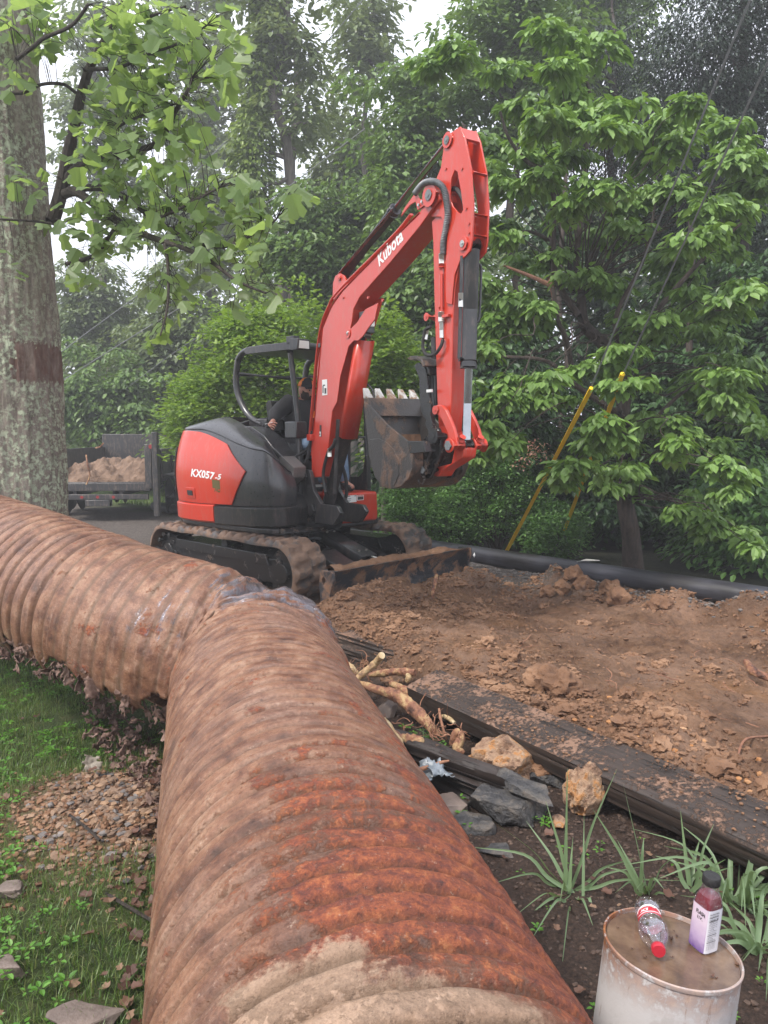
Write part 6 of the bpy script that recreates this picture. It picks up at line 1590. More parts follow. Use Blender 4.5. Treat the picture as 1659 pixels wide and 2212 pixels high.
for i, (px, py, s_) in enumerate(((1238, 1252, .11), (1258, 1262, .10), (1215, 1262, .08), (1318, 1262, .10), (1335, 1280, .11), (1425, 1300, .09), (1180, 1268, .07))):
    lb = ['tall rough clump of spoil against the black pole, leftmost peak', 'clump of spoil leaning on the leftmost peak by the pole', 'low clump of spoil left of the tallest peak', 'narrow leaning clump of spoil before the black pole', 'clump of spoil right of the narrow leaning one',
          'rounded clump of spoil farthest right along the pole', 'flat orange-brown clump at the left end of the spoil bank'][i]
    rock(px, py+8, s_, .9, 50+i, M['clod'], 'soil_clump', lb, 'soil clump', dz=.05, facet=0, amp=.30, freq=1.7, tilt=(.3*math.sin(i), .4*math.cos(i)))
slab(8, 1945+150, .06, .4, 61, M['slate_brown'], 'stone', 'pinkish stone at the left edge of the lawn', dz=.02)
slab(20, 3560/1.852, .05, .4, 62, M['slate_brown'], 'stone', 'flat mauve stone at the left edge of the lawn, higher up', dz=.02)
slab(185, 2205, .085, .35, 63, M['slate_brown'], 'stone', 'brownish slate stone on the lawn at the bottom of the view', dz=.01)

def root(name, pix, rad, mat, label, zs, cat='root', n=60, seed=1, knob=.09):
    pts = [gnd(px, py, z_) for (px, py), z_ in zip(pix, zs)]
    sp_ = spline(pts, n); m_ = 14
    rr = np.interp(np.linspace(0, 1, n), np.linspace(0, 1, len(rad)), rad)*(1+knob*fbm(np.linspace(0, 9, n)+seed, seed*1.7, 0, 3))
    mb = MB(); mb.tube([tuple(p) for p in sp_], list(rr), m_, True, True)
    v_ = np.array([tuple(p) for p in mb.v]); ce = np.repeat(sp_, m_, 0)
    g = fbm(v_[:, 0]*38+seed, v_[:, 1]*38, v_[:, 2]*38, 3); v_ = ce + (v_-ce)*(1+.10*g)[:, None]; mb.v = [Vector(p) for p in v_]
    return tag(mb.build(name, mat, None, loc=tuple(pts[0])), label, cat)
d2 = lambda x, y: (675+x/3.073, 1323+y/3.073)
root('root', [d2(90, 240), d2(140, 275), d2(200, 335), d2(250, 375), d2(300, 420)], [.042, .040, .036, .03, .02], M['root_pale'], 'thick pale yellow root coming out from under the pipe', [.02, .08, .12, .12, .08])
root('root', [d2(245, 475), d2(310, 425), d2(370, 375), d2(425, 330), d2(460, 285)], [.013, .02, .022, .022, .024], M['root_pale'], 'straight pale split root stick standing over the thick yellow one', [.10, .13, .17, .21, .27])
root('root', [d2(380, 415), d2(450, 405), d2(540, 395), d2(610, 395), d2(680, 400)], [.016, .022, .024, .024, .022], M['root'], 'reddish root with a yellow forked end before the farther tie', [.06, .09, .12, .14, .15])
root('root', [d2(640, 395), d2(640, 430), d2(630, 462)], [.022, .02, .014], M['root_pale'], 'short pale fork end of the reddish root', [.145, .12, .09])
root('root', [d2(300, 465), d2(420, 510), d2(540, 545), d2(600, 580), d2(680, 650), d2(760, 730), d2(830, 820)], [.016, .026, .033, .037, .036, .030, .018], M['root'], 'biggest peeled root, yellow at one end and red-brown at the other', [.09, .12, .14, .14, .12, .10, .04], n=120)
root('root', [d2(520, 470), d2(600, 510), d2(680, 560), d2(760, 620), d2(800, 660)], [.018, .026, .026, .022, .016], M['root'], 'red-brown root running between the biggest root and the near tie', [.07, .09, .09, .07, .03])
root('root', [d2(450, 690), d2(490, 750), d2(540, 820), d2(590, 910), d2(640, 1035)], [.012, .024, .024, .022, .014], M['root_pale'], 'long flat cream strip of root leaning against the pipe', [.16, .17, .16, .14, .10])
root('root', [d2(470, 850), d2(560, 840), d2(680, 850), d2(780, 885)], [.02, .035, .03, .012], M['root'], 'rough pinkish root lying on the short split timber', [.10, .11, .11, .09], knob=.35)
root('root', [d2(920, 880), d2(950, 800), d2(985, 830), d2(960, 900), d2(1005, 935)], [.012, .02, .024, .024, .014], M['root'], 'broad curled strip of root bark beside the biggest root', [.04, .10, .08, .05, .03])
root('root', [d2(850, 680), d2(900, 700), d2(945, 735)], [.012, .014, .01], M['root_pale'], 'pale rootlet under the near tie', [.07, .09, .08])
root('root', [d2(840, 635), d2(850, 700), d2(870, 780), d2(890, 840)], [.006, .008, .007, .005], M['root_thin'], 'thin upright brown rootlet beside the pale one', [.14, .10, .07, .02])
root('root', [d2(650, 1050), d2(740, 1035), d2(840, 1000), d2(905, 985)], [.010, .010, .008, .005], M['root_thin'], 'bundle of thin red rootlets over the clear scrap', [.08, .10, .12, .12])
root('root', [c_ for c_ in ((1612, 1430), (1625, 1448), (1645, 1458), (1665, 1466))], [.02, .028, .024, .02], M['root'], 'thick broken root at the right edge of the dirt', [.15, .15, .14, .13])
root('root', [(943, 1242), (939, 1262), (935, 1280), (934, 1292)], [.016, .018, .017, .012], M['root'], 'single short root standing in the dirt pile before the blade', [.30, .24, .17, .12])
root('root', [(1545, 1595), (1575, 1625), (1610, 1665), (1622, 1700)], [.005, .006, .006, .004], M['root_thin'], 'long thin rootlet curling over the dirt at the right', [.14, .16, .15, .16])
root('root', [(1659, 1590), (1610, 1598), (1595, 1640), (1612, 1680)], [.004, .006, .005, .004], M['root_thin'], 'thin forked rootlet by the right edge above the near tie', [.14, .2, .16, .14])
# fine rootlets: nobody could count them
mb = MB()
for j in range(90):
    px, py = random.choice([(rng.uniform(700, 860), rng.uniform(1410, 1500)), (rng.uniform(800, 960), rng.uniform(1560, 1600)), (rng.uniform(900, 1010), rng.uniform(1530, 1600))])
    q = gnd(px, py, rng.uniform(.03, .14)); pts = [q]; d_ = Vector(rng.normal(0, 1, 3)); d_.z *= .5
    for i in range(5): d_ = (d_.normalized() + Vector(rng.normal(0, .55, 3))*.8); pts.append(pts[-1] + d_.normalized()*rng.uniform(.012, .035))
    mb.tube([tuple(p) for p in spline(pts, 12)], rng.uniform(.0012, .0035), 5, True, True)
for j in range(70):
    x, y = rng.uniform(.3, 4), rng.uniform(3, 7)
    if sd_road(np.array(x), np.array(y)) < .05 or sd_pole(x, y) > -.1: continue
    q = Vector((x, y, gz(x, y)+.01)); pts = [q]; d_ = Vector(rng.normal(0, 1, 3)); d_.z = .2
    for i in range(4): d_ = (d_.normalized() + Vector(rng.normal(0, .5, 3))*.8); pts.append(pts[-1] + Vector((d_.x, d_.y, d_.z*.3)).normalized()*rng.uniform(.02, .05))
    mb.tube([tuple(p) for p in spline(pts, 10)], rng.uniform(.001, .003), 5, True, True)
tag(mb.build('rootlets', M['root_thin']), 'tangle of fine reddish rootlets among the roots and on the dirt', 'rootlets', kind='stuff')
# clear crumpled plastic scrap
M['clear'] = rough_mat('crumpled_plastic', [(.3, (.08, .10, .12)), (.7, (.28, .31, .34))], scale=20, rough=.15, bump=.6, bdist=.01, bscale=30)
sp = [(tuple(gnd(925, 1672, .08)), .13, 901, (-.2, -.5, .8), 0.0), (tuple(gnd(950, 1665, .10)), .09, 905, (.2, -.4, .9), 0)]
flakes('plastic_scrap', sp, M['clear'], 'crumpled clear plastic scrap between pipe and split timber', True, 'plastic scrap')
# ---------------------------------------------------------------- drum and bottles
DC = gnd(1451, 2044, .45); DR = .146; TILT = (0.13, 0.0)
k = NT('chalky_drum_paint'); v = k.coord(); n = k.noise(v, 3.2, 6, .6); st = k.noise(k.mapv(v, (30, 30, 5)), 2.0, 6, .75); f_ = k.noise(v, 45, 6, .7)
c = k.ramp(n, [(.35, (.36, .34, .335)), (.65, (.50, .475, .46))]); c = k.mix(k.math('MULTIPLY', k.ramp(n, [(.52, 0.), (.54, 1.)]), .35), c, (.60, .59, .60))
c = k.mix(k.ramp(st, [(.60, 0.), (.70, .75)]), c, (.22, .15, .11))
sz = k.n('ShaderNodeSeparateXYZ'); k.l(v, sz.inputs[0])
rim = k.ramp(k.math('ADD', k.math('ADD', k.math('MULTIPLY', sz.outputs[2], 10), 1.0), k.math('MULTIPLY', k.math('SUBTRACT', n, .5), 2.6)), [(.3, 0.), (.9, 1.)])
left = k.ramp(k.math('ADD', k.math('MULTIPLY', sz.outputs[0], -3.0), k.math('MULTIPLY', sz.outputs[1], 3.0)), [(0., .5), (.5, 1.)])
c = k.mix(k.math('MULTIPLY', k.math('MULTIPLY', k.ramp(f_, [(.36, 0.), (.47, 1.)]), rim), left), c, k.ramp(f_, [(.3, (.06, .02, .012)), (.5, (.22, .075, .025)), (.7, (.40, .18, .06))]))
k.set(Base_Color=c, Roughness=.55, Normal=k.bump(f_, .25, .004)); M['drum'] = k.m
drum = thing('metal_drum', tuple(DC), 'rust-rimmed off-white metal drum used as a table at the lower right', 'drum')
drum.rotation_euler = (R(-3), R(6.5), 0)
ROOT[drum] = Vector((0, 0, 0))
def lathe(prof, n=64, nm='x', mat=None, parent=None, smooth=True, ang=35, xf=None):
    th = np.linspace(0, 2*PI, n, endpoint=False); V_ = []
    for r_, z_ in prof:
        a = th; p = np.stack([r_*np.cos(a), r_*np.sin(a), np.full(n, z_)], 1)
        V_.append(p)
    V_ = np.vstack(V_)
    if xf is not None: V_ = xf(V_)
    m = len(prof); I = np.arange(m*n).reshape(m, n); Fq = np.stack([I[:-1], np.roll(I, -1, 1)[:-1], np.roll(I, -1, 1)[1:], I[1:]], -1).reshape(-1, 4)
    me = np_mesh(nm, V_, Fq, mat, smooth, ang); o = link(nm, me, parent); return o
lathe([(0.0001, -.58), (DR-.01, -.58), (DR, -.57), (DR+.004, -.565), (DR, -.555), (DR-.001, -.40), (DR+.004, -.39), (DR+.005, -.38), (DR-.001, -.37), (DR-.0015, -.22), (DR-.0015, -.012), (DR+.002, -.009), (DR+.0032, -.004), (DR+.003, .0), (DR+.001, .0018), (DR-.0015, .001), (DR-.0025, -.004), (DR-.003, -.019)], 128, 'drum_body', M['drum'], drum)
mb = MB(); mb.tube([(DR*math.cos(-.35), DR*math.sin(-.35), -.56), (DR*math.cos(-.35), DR*math.sin(-.35), -.012)], .0022, 8, True, True); mb.build('seam', M['drum'], drum)
k = NT('rusty_drum_lid'); v = k.coord(); n = k.noise(v, 13, 7, .65); f_ = k.noise(v, 60, 6, .7)
k.set(Base_Color=k.mix(k.math('MULTIPLY', f_, .5), k.ramp(n, [(.28, (.02, .012, .009)), (.42, (.085, .043, .023)), (.56, (.15, .09, .052)), (.72, (.24, .155, .095))]), (.12, .065, .035)), Roughness=.6, Coat_Weight=1.0, Coat_Roughness=.04, Coat_IOR=1.33, Normal=k.bump(f_, .2, .003)); M['lid'] = k.m
lathe([(0.0001, -.0085), (DR*.6, -.0083), (DR-.004, -.0078)], 96, 'wet_drum_lid', M['lid'], drum)
# pieces of leaf floating on it
DM = Matrix.Translation(DC) @ drum.rotation_euler.to_matrix().to_4x4()
def on_drum(px, py, z=-.007):
    """local drum coordinates under a pixel, on the plane z"""
    inv = DM.inverted(); o = inv @ Vector((0, 0, EYE)); d_ = (inv.to_3x3() @ ray(px, py)); t = (z-o.z)/d_.z; return o + d_*t
for j, (x_, y_, s_) in enumerate(((1105, 985, .010), (850, 910, .006), (878, 948, .007), (830, 700, .009), (760, 760, .005), (840, 1135, .006), (1190, 1300, .012), (600, 1130, .007), (370, 880, .006), (490, 1060, .006), (1400, 1190, .010), (830, 975, .013))):
    q = on_drum(1242+x_*.2513, 1782+y_*.2513, -.005)
    p_, f_ = flake(tuple(q), s_, 700+j, (0.05*math.sin(j), .05, 1), 0)
    if len(f_): link('floating_leaf_scrap', np_mesh('floating_leaf_scrap', p_, f_, M['deadleaf'], True), drum)
c6 = lambda x, y: (1242 + x*.2513, 1782 + y*.2513)
# upright square bottle of dark juice ------------------------------------------------
def sq(n_, p=4.5):
    a = np.linspace(0, 2*PI, n_, endpoint=False); r_ = (np.abs(np.cos(a))**p + np.abs(np.sin(a))**p)**(-1/p); return r_*np.cos(a), r_*np.sin(a)
def sq_lathe(prof, nm, mat, parent, n_=96, ang=40):
    sx, sy = sq(n_); a = np.linspace(0, 2*PI, n_, endpoint=False); V_ = []
    for r_, z_, k_ in prof:
        x = r_*(k_*sx + (1-k_)*np.cos(a)); y = r_*(k_*sy + (1-k_)*np.sin(a)); V_.append(np.stack([x, y, np.full(n_, z_)], 1))
    V_ = np.vstack(V_); m = len(prof); I = np.arange(m*n_).reshape(m, n_); Fq = np.stack([I[:-1], np.roll(I, -1, 1)[:-1], np.roll(I, -1, 1)[1:], I[1:]], -1).reshape(-1, 4)
    return link(nm, np_mesh(nm, V_, Fq, mat, True, ang), parent)
bl_ = on_drum(*c6(1095, 1060), -.010); bt = DM @ bl_
jb = thing('juice_bottle', tuple(bt), 'upright square bottle of purple-red drink with a black cap and white label on the drum', 'bottle'); ROOT[jb] = Vector((0, 0, 0))
jb.rotation_euler = (R(4), R(1.5), R(24)); jb.scale = (1, 1, .88)
k = NT('clear_bottle'); lw = k.n('ShaderNodeLayerWeight'); lw.inputs[0].default_value = .35
tr = k.n('ShaderNodeBsdfTransparent'); tr.inputs[0].default_value = (.93, .93, .95, 1); gl = k.n('ShaderNodeBsdfGlossy'); gl.inputs['Roughness'].default_value = .08; gl.inputs[0].default_value = (.9, .9, .95, 1)
dr_ = k.ramp(k.noise(k.coord(), 320, 3, .6), [(.56, 0.), (.60, .55)]); nb_ = k.bump(dr_, .8, .003); k.l(nb_, gl.inputs['Normal'])
mx = k.n('ShaderNodeMixShader'); k.l(k.math('ADD', k.math('MULTIPLY', lw.outputs['Facing'], .7), k.math('ADD', .08, k.math('MULTIPLY', dr_, .5)), True), mx.inputs[0]); k.l(tr.outputs[0], mx.inputs[1]); k.l(gl.outputs[0], mx.inputs[2]); k.l(mx.outputs[0], k.out.inputs[0]); M['pet'] = k.m
k = NT('dark_juice'); v = k.coord(); k.set(Base_Color=(.22, .03, .045), Roughness=.2, Coat_Weight=.6); M['juice'] = k.m
w = .0245
sq_lathe([(.0001, .0, 1), (w*.85, .0, 1), (w, .006, 1), (w, .135, 1), (w*.93, .150, .8), (w*.72, .168, .4), (.017, .178, 0), (.0145, .182, 0), (.0145, .186, 0), (.0165, .187, 0), (.0165, .189, 0), (.0001, .189, 0)], 'bottle_shell', M['pet'], jb)
sq_lathe([(.0001, .003, 1), (w*.82, .003, 1), (w*.955, .008, 1), (w*.955, .135, 1), (w*.88, .150, .8), (w*.80, .157, .6), (.0001, .1572, .6)], 'drink', M['juice'], jb)
sq_lathe([(.0001, .186, 0), (.0188, .186, 0), (.0195, .188, 0), (.0195, .205, 0), (.018, .208, 0), (.0001, .2085, 0)], 'cap', M['rubber'], jb)
k = NT('bottle_label'); v = k.coord(); sz = k.n('ShaderNodeSeparateXYZ'); k.l(v, sz.inputs[0])
grad = k.ramp(k.math('ADD', k.math('MULTIPLY', sz.outputs[2], 7.0), k.math('MULTIPLY', k.noise(v, 60, 2), .18)), [(.12, (.09, .03, .22)), (.38, (.42, .32, .50)), (.75, (.62, .52, .62))])
isw = k.math('GREATER_THAN', sz.outputs[0], -.0215); c = k.mix(isw, grad, (.72, .72, .78)); k.set(Base_Color=c, Roughness=.25, Coat_Weight=.4); M['jlabel'] = k.m
sq_lathe([(w+.0008, .010, 1), (w+.0008, .130, 1)], 'label', M['jlabel'], jb)
# facing: which local side faces the camera
def face_text(s_, face, x0, z0, size, mat, parent, nm='print', bold=0.0, wmax=None):
    x0 *= .8; wmax = wmax*.8 if wmax else None
    v_, f_ = text_mesh(s_, size, 0, bold, 1.0, 0.0)
    if wmax: v_ = v_*np.array((min(1, wmax/(v_[:, 0].max()-v_[:, 0].min())), 1, 1))
    e = w + .0016
    if face == 'A': fn = lambda x, y, z: Vector((x0+x, -e, z0+y))                   # local -y side
    else: fn = lambda x, y, z: Vector((-e, -(x0+x), z0+y))                          # local -x side
    me = bpy.data.meshes.new(nm); me.from_pydata([tuple(fn(*p)) for p in v_], [], f_); me.materials.append(mat); return link(nm, me, parent)
face_text('Nutrition Facts', 'A', -.026, .119, .0068, M['ink'], jb, wmax=.034, bold=.012)
face_text('Datos de Nutrición', 'A', -.026, .113, .0055, M['ink'], jb, wmax=.034)
face_text('Calories  80', 'A', -.026, .103, .0068, M['ink'], jb, wmax=.034, bold=.01)
for i in range(11):
    z_ = .098 - i*.0052
    face_text(['Total Fat 0g  0%', 'Sodium 40mg  2%', 'Total Carb 21g  8%', 'Total Sugars 18g', 'Protein 0g', 'Vitamin C 900mg', 'Vitamin E 15mg', 'Potassium 680mg', 'Magnesium 75mg', 'Zinc 15mg', 'INGREDIENTS:'][i], 'A', -.026, z_, .0040, M['ink'], jb, wmax=.032)
for z_ in (.1115, .1015, .0625, .0425): 
    mb = MB(); mb.box(-.021, .006, -w-.0018, -w-.0012, z_, z_+.0007); mb.build('print', M['ink'], jb)
for i in range(6): face_text('water, sugar, citric acid, flavor', 'A', -.026, .040-i*.0036, .0028, M['ink'], jb, wmax=.034)
face_text('FLASH', 'B', -.010, .108, .014, M['ink'], jb, bold=.03, wmax=.030)
face_text('I.V.', 'B', -.004, .095, .012, M['ink'], jb, bold=.02)
# lying soda bottle -------------------------------------------------------------------
a_ = on_drum(*c6(615, 700), .020); b_ = on_drum(*c6(722, 1090), .016)
A_, B_ = DM @ a_, DM @ b_; ax = (B_-A_); Lb = ax.length; ax.normalize()
sb = thing('soda_bottle', tuple(A_), 'empty clear soda bottle with red label and cap lying on its side on the drum', 'bottle'); ROOT[sb] = Vector((0, 0, 0))
sb.rotation_mode = 'QUATERNION'; sb.rotation_quaternion = ax.to_track_quat('Z', 'Y')
u_ = Lb/.222; r_ = .0295
lathe([(.0001, .012*u_), (.012, .006*u_), (.020, .001*u_), (r_*.9, .004*u_), (r_, .014*u_), (r_, .040*u_), (r_*.88, .048*u_), (r_*.88, .088*u_), (r_, .098*u_), (r_*1.1, .122*u_), (r_*1.1, .135*u_), (r_*.95, .158*u_), (r_*.68, .182*u_), (.0135, .198*u_), (.0125, .203*u_), (.0165, .204*u_), (.0165, .206*u_), (.0125, .207*u_)], 72, 'bottle_shell', M['pet'], sb, ang=60)
M['rlabel'] = rough_mat('red_label', [(.3, (.40, .015, .03)), (.7, (.52, .03, .05))], rough=.3, bump=.05)
lathe([(r_*.88+.0006, .047*u_), (r_*.89+.0010, .050*u_), (r_*.89+.0010, .086*u_), (r_*.88+.0006, .089*u_)], 72, 'label', M['rlabel'], sb, ang=60)
lathe([(.0145, .203*u_), (.0150, .204*u_), (.0150, .218*u_), (.0135, .2215*u_), (.0001, .222*u_)], 40, 'cap', M['rlabel'], sb)
rl = r_*.89+.0016
inv = sb.rotation_quaternion.inverted()
upl = inv @ (Vector((0, 0, EYE)) - A_).normalized(); phi0 = math.atan2(upl.y, upl.x)     # the side turned to the lens
for s_, zc, size in (('Dr', .061, .019), ('Pepper', .061, .0145)):
    v_, f_ = text_mesh(s_, size, .15, .025, .95, 0.0); wd = v_[:, 0].max()-v_[:, 0].min()
    off_ = (.45 if s_ == 'Dr' else -.0)
    # the words run round the label, reading from the cap's right
    def fn(x, y, z, s_=s_): 
        if s_ == 'Dr': ph = phi0 + .28 - (-(x-wd/2))/rl*1.0 ; zz = (.0675 + y*.9)*u_
        else: ph = phi0 - .05 - (-(x-wd/2))/rl*1.0 ; zz = (.0535 + y*.9)*u_
        return Vector((rl*math.cos(ph), rl*math.sin(ph), zz))
    me = bpy.data.meshes.new('print'); me.from_pydata([tuple(fn(*p)) for p in v_], [], f_); me.materials.append(M['white']); link('print', me, sb)
mb = MB(); rg = [(rl*math.cos(phi0+1.25*math.cos(t)), rl*math.sin(phi0+1.25*math.cos(t)), (.068+.0175*math.sin(t))*u_) for t in np.linspace(.5, 2*PI-.5, 40)]; mb.tube(rg, .0007, 6, True, True); mb.build('print', M['white'], sb)

# ---------------------------------------------------------------- the dump trailer on the road
TC = Vector((-5.2, 13.6, 0)); tF = Vector((-.06, 1, 0)).normalized(); tL = Vector((1, .06, 0)).normalized()
TFr = lambda a, b, c: Vector((-5.18, 13.55, 0)) + tL*a + tF*b + Vector((0, 0, c))
trl = thing('dump_trailer', (-5.18, 13.55, 0), 'black dump trailer heaped with brown soil parked behind the excavator', 'trailer')
M['tblack'] = paint('worn_black_trailer_paint', (.03, .03, .032), dirt=(.09, .075, .065), amt=.5, rough=.45, coat=.1)
def tb(name, *a, mat=None, bev=.01, par=trl): mb = MB(TFr); mb.box(*a); return mb.build(name, mat or M['tblack'], par, bev)
tb('bed_floor', -.92, .92, 0, 3.4, .66, .72); tb('side_wall', -.92, -.87, 0, 3.4, .72, 1.30); tb('side_wall', .87, .92, 0, 3.4, .72, 1.30); tb('bulkhead', -.92, .92, 3.35, 3.42, .72, 1.58)
for y in (0.06, .9, 1.8, 2.7): tb('stake', .92, .97, y-.04, y+.04, .66, 1.30); tb('stake', -.97, -.92, y-.04, y+.04, .66, 1.30)
tb('rear_post', .86, .98, -.06, .04, .60, 1.40); tb('rear_post', -.98, -.86, -.06, .04, .60, 1.40); tb('rear_bar', -.95, .95, -.05, .02, .56, .70); tb('light_bar', -.9, .9, -.03, .03, .40, .50); tb('hitch_receiver', -.22, .22, -.06, .1, .28, .40)
tb('chassis_rail', -.45, -.37, 0, 3.6, .46, .62); tb('chassis_rail', .37, .45, 0, 3.6, .46, .62)
M['tail'] = rough_mat('red_lamp', [(.3, (.25, .02, .02)), (.7, (.35, .03, .03))], rough=.3)
for x in (-.28, .0, .28): mb = MB(TFr); mb.cyl((x, -.045, .45), (x, -.02, .45), .028, 16); mb.build('marker_lamp', M['tail'], trl)
mb = MB(TFr); mb.cyl((.98, -.04, 1.36), (.98, -.07, 1.36), .04, 16); mb.build('marker_lamp', M['tail'], trl)
for sg in (-1, 1):
    for y in (1.25, 2.1):
        mb = MB(TFr); mb.cyl((sg*.98, y, .37), (sg*1.20, y, .37), .37, 36); wh = mb.build('wheel', M['rubber'], trl, .03, 3)
        mb = MB(TFr); mb.cyl((sg*1.18, y, .37), (sg*1.21, y, .37), .2, 24); mb.build('rim', M['hose_grey'], wh)
    tb('fender', sg*.98-(.0 if sg > 0 else .24), sg*.98+(.24 if sg > 0 else .0), .8, 2.55, .78, .82)
# visible low tyre directly under the rear, as on a low tandem
for x in (-.62, .62):
    mb = MB(TFr); mb.cyl((x-.1, 3.6, .33), (x+.1, 3.6, .33), .33, 28); mb.build('wheel', M['rubber'], trl, .03, 3)
tb('loading_ramp', 1.00, 1.10, -.10, .06, .10, 1.62); tb('drawbar', -.06, .06, 3.4, 4.9, .46, .58)
n_ = 70; xs, ys = np.meshgrid(np.linspace(-.86, .86, n_), np.linspace(.03, 3.3, n_))
zz = .68 + .36*np.exp(-((xs+.2)/.8)**2 - ((ys-1.3)/1.1)**2) + .30*np.exp(-((xs-.6)/.3)**2-((ys-.7)/.5)**2) + .10*fbm(xs*4, ys*4, 1, 4) + .05*np.abs(fbm(xs*11, ys*11, 1, 4))
V_ = np.array(TFr(0, 0, 0)) + np.outer(xs.ravel(), tL) + np.outer(ys.ravel(), tF) + np.outer(np.maximum(zz.ravel(), .725), (0, 0, 1))
I = np.arange(n_*n_).reshape(n_, n_); Fq = np.stack([I[:-1, :-1], I[:-1, 1:], I[1:, 1:], I[1:, :-1]], -1).reshape(-1, 4)
skirt_ = V_.reshape(n_, n_, 3)[0].copy(); sk2 = skirt_.copy(); sk2[:, 2] = .72
V2 = np.vstack([V_, sk2]); J = np.arange(n_); Fq = np.vstack([Fq, np.stack([J[:-1]+n_*n_, J[1:]+n_*n_, I[0][1:], I[0][:-1]], -1)])
M['loadsoil'] = rough_mat('hauled_soil', [(.3, (.10, .06, .04)), (.5, (.19, .12, .08)), (.72, (.27, .18, .125))], scale=4, rough=.9, bump=1., bdist=.05, bscale=14)
tag(link('soil_load', np_mesh('soil_load', V2, Fq, M['loadsoil'], True)), 'mound of light brown soil heaped in the dump trailer', 'soil load', kind='stuff')
root('root', [(190, 1010), (200, 1020), (213, 1030)], [.02, .025, .015], M['root_pale'], 'pale root end sticking out of the soil in the trailer', [1.2, 1.15, 1.1]) if False else None
for pts_, lb in ((((-5.35, 13.5, 1.22), (-5.3, 13.42, 1.05), (-5.28, 13.45, .85), (-5.33, 13.4, .68)), 'crooked root hanging out over the rear of the trailer'), (((-6.05, 13.5, .85), (-6.0, 13.42, .78), (-6.02, 13.4, .68)), 'short rootlet over the trailer bed edge, left of the crooked root'), (((-5.25, 13.7, 1.33), (-5.12, 13.6, 1.36), (-5.05, 13.55, 1.42)), 'pale curved root on top of the trailer soil')):
    mb = MB(); mb.tube([tuple(p) for p in spline(pts_, 20)], .014, 8, True, True); tag(mb.build('root', M['root'], None), lb, 'root')
# dark shed farther down the road
sh = thing('shed', tuple(at(372, 1058, 21)), 'dark low shed beyond the trailer at the edge of the trees', 'shed')
M['shed'] = rough_mat('dark_shed_boards', [(.3, (.025, .022, .02)), (.7, (.05, .045, .04))], stretch=(14, 14, 1), rough=.8)
sx0, sx1 = at(250, 1058, 21).x, at(392, 1058, 21).x
mb = MB(); mb.box(sx0, sx1, 21, 23, 0, 1.75); mb.build('wall', M['shed'], sh)
mb = MB(); mb.add([(sx0-.1, 20.9, 2.02), (sx1+.1, 20.9, 1.72), (sx1+.1, 23.1, 1.72), (sx0-.1, 23.1, 2.02), (sx0-.1, 20.9, 2.08), (sx1+.1, 20.9, 1.78), (sx1+.1, 23.1, 1.78), (sx0-.1, 23.1, 2.08)], [(0,3,2,1),(4,5,6,7),(0,1,5,4),(1,2,6,5),(2,3,7,6),(3,0,4,7)]); mb.build('roof', M['tblack'], sh)
# ---------------------------------------------------------------- guy wires and overhead lines
ga, gb = at(1097, 1186, 9.35), at(1278, 838, 7.15)
g2a, g2b = at(1228, 1122, 9.3), at(1345, 807, 7.0)
for a, b, top, lb, lb2 in ((ga, gb, at(1620, 0, 5.6), 'bright yellow guy-wire guard rising left of the other one, in front of the shrubs', 'steel guy wire running up from the left yellow guard'), (g2a, g2b, at(1672, 105, 5.5), 'yellow guy-wire guard partly hidden behind dogwood leaves, right of the other one', 'steel guy wire running up from the right yellow guard')):
    mb = MB(); mb.tube([a-(b-a).normalized()*.3, b], .0225, 14, True, True); tag(mb.build('guy_guard', M['yellow'], None, .004), lb, 'guy guard')
    mb = MB(); mb.tube([b-(b-a).normalized()*.1, top, top+(top-b)*1.0], .0085, 6, True, True); tag(mb.build('guy_wire', M['wire'], None), lb2, 'guy wire')
for i, (p, q, d0, d1, r_, lb) in enumerate((((456, 337), (771, 14), 17, 17, .010, 'uppermost thin overhead line, crossing the tall ivy-clad tree'), ((150, 747), (1137, 2), 16, 16, .009, 'long overhead line passing above the excavator boom'), ((246, 752), (1445, 2), 15, 15, .009, 'overhead line passing just behind the tip of the boom'), ((404, 743), (674, 568), 16, 16, .006, 'faint lowest overhead line, left of the boom'))):
    a, b = at(p[0], p[1], d0), at(q[0], q[1], d1)
    mid = (a+b)/2 - Vector((0, 0, .12)); mb = MB(); mb.tube([tuple(x) for x in spline([a-(b-a)*.5+Vector((0, 0, -.1)), a, mid, b, b+(b-a)*.7+Vector((0, 0, .5))], 40)], r_, 6, True, True)
    tag(mb.build('overhead_line', M['wire'], None), lb, 'overhead line')
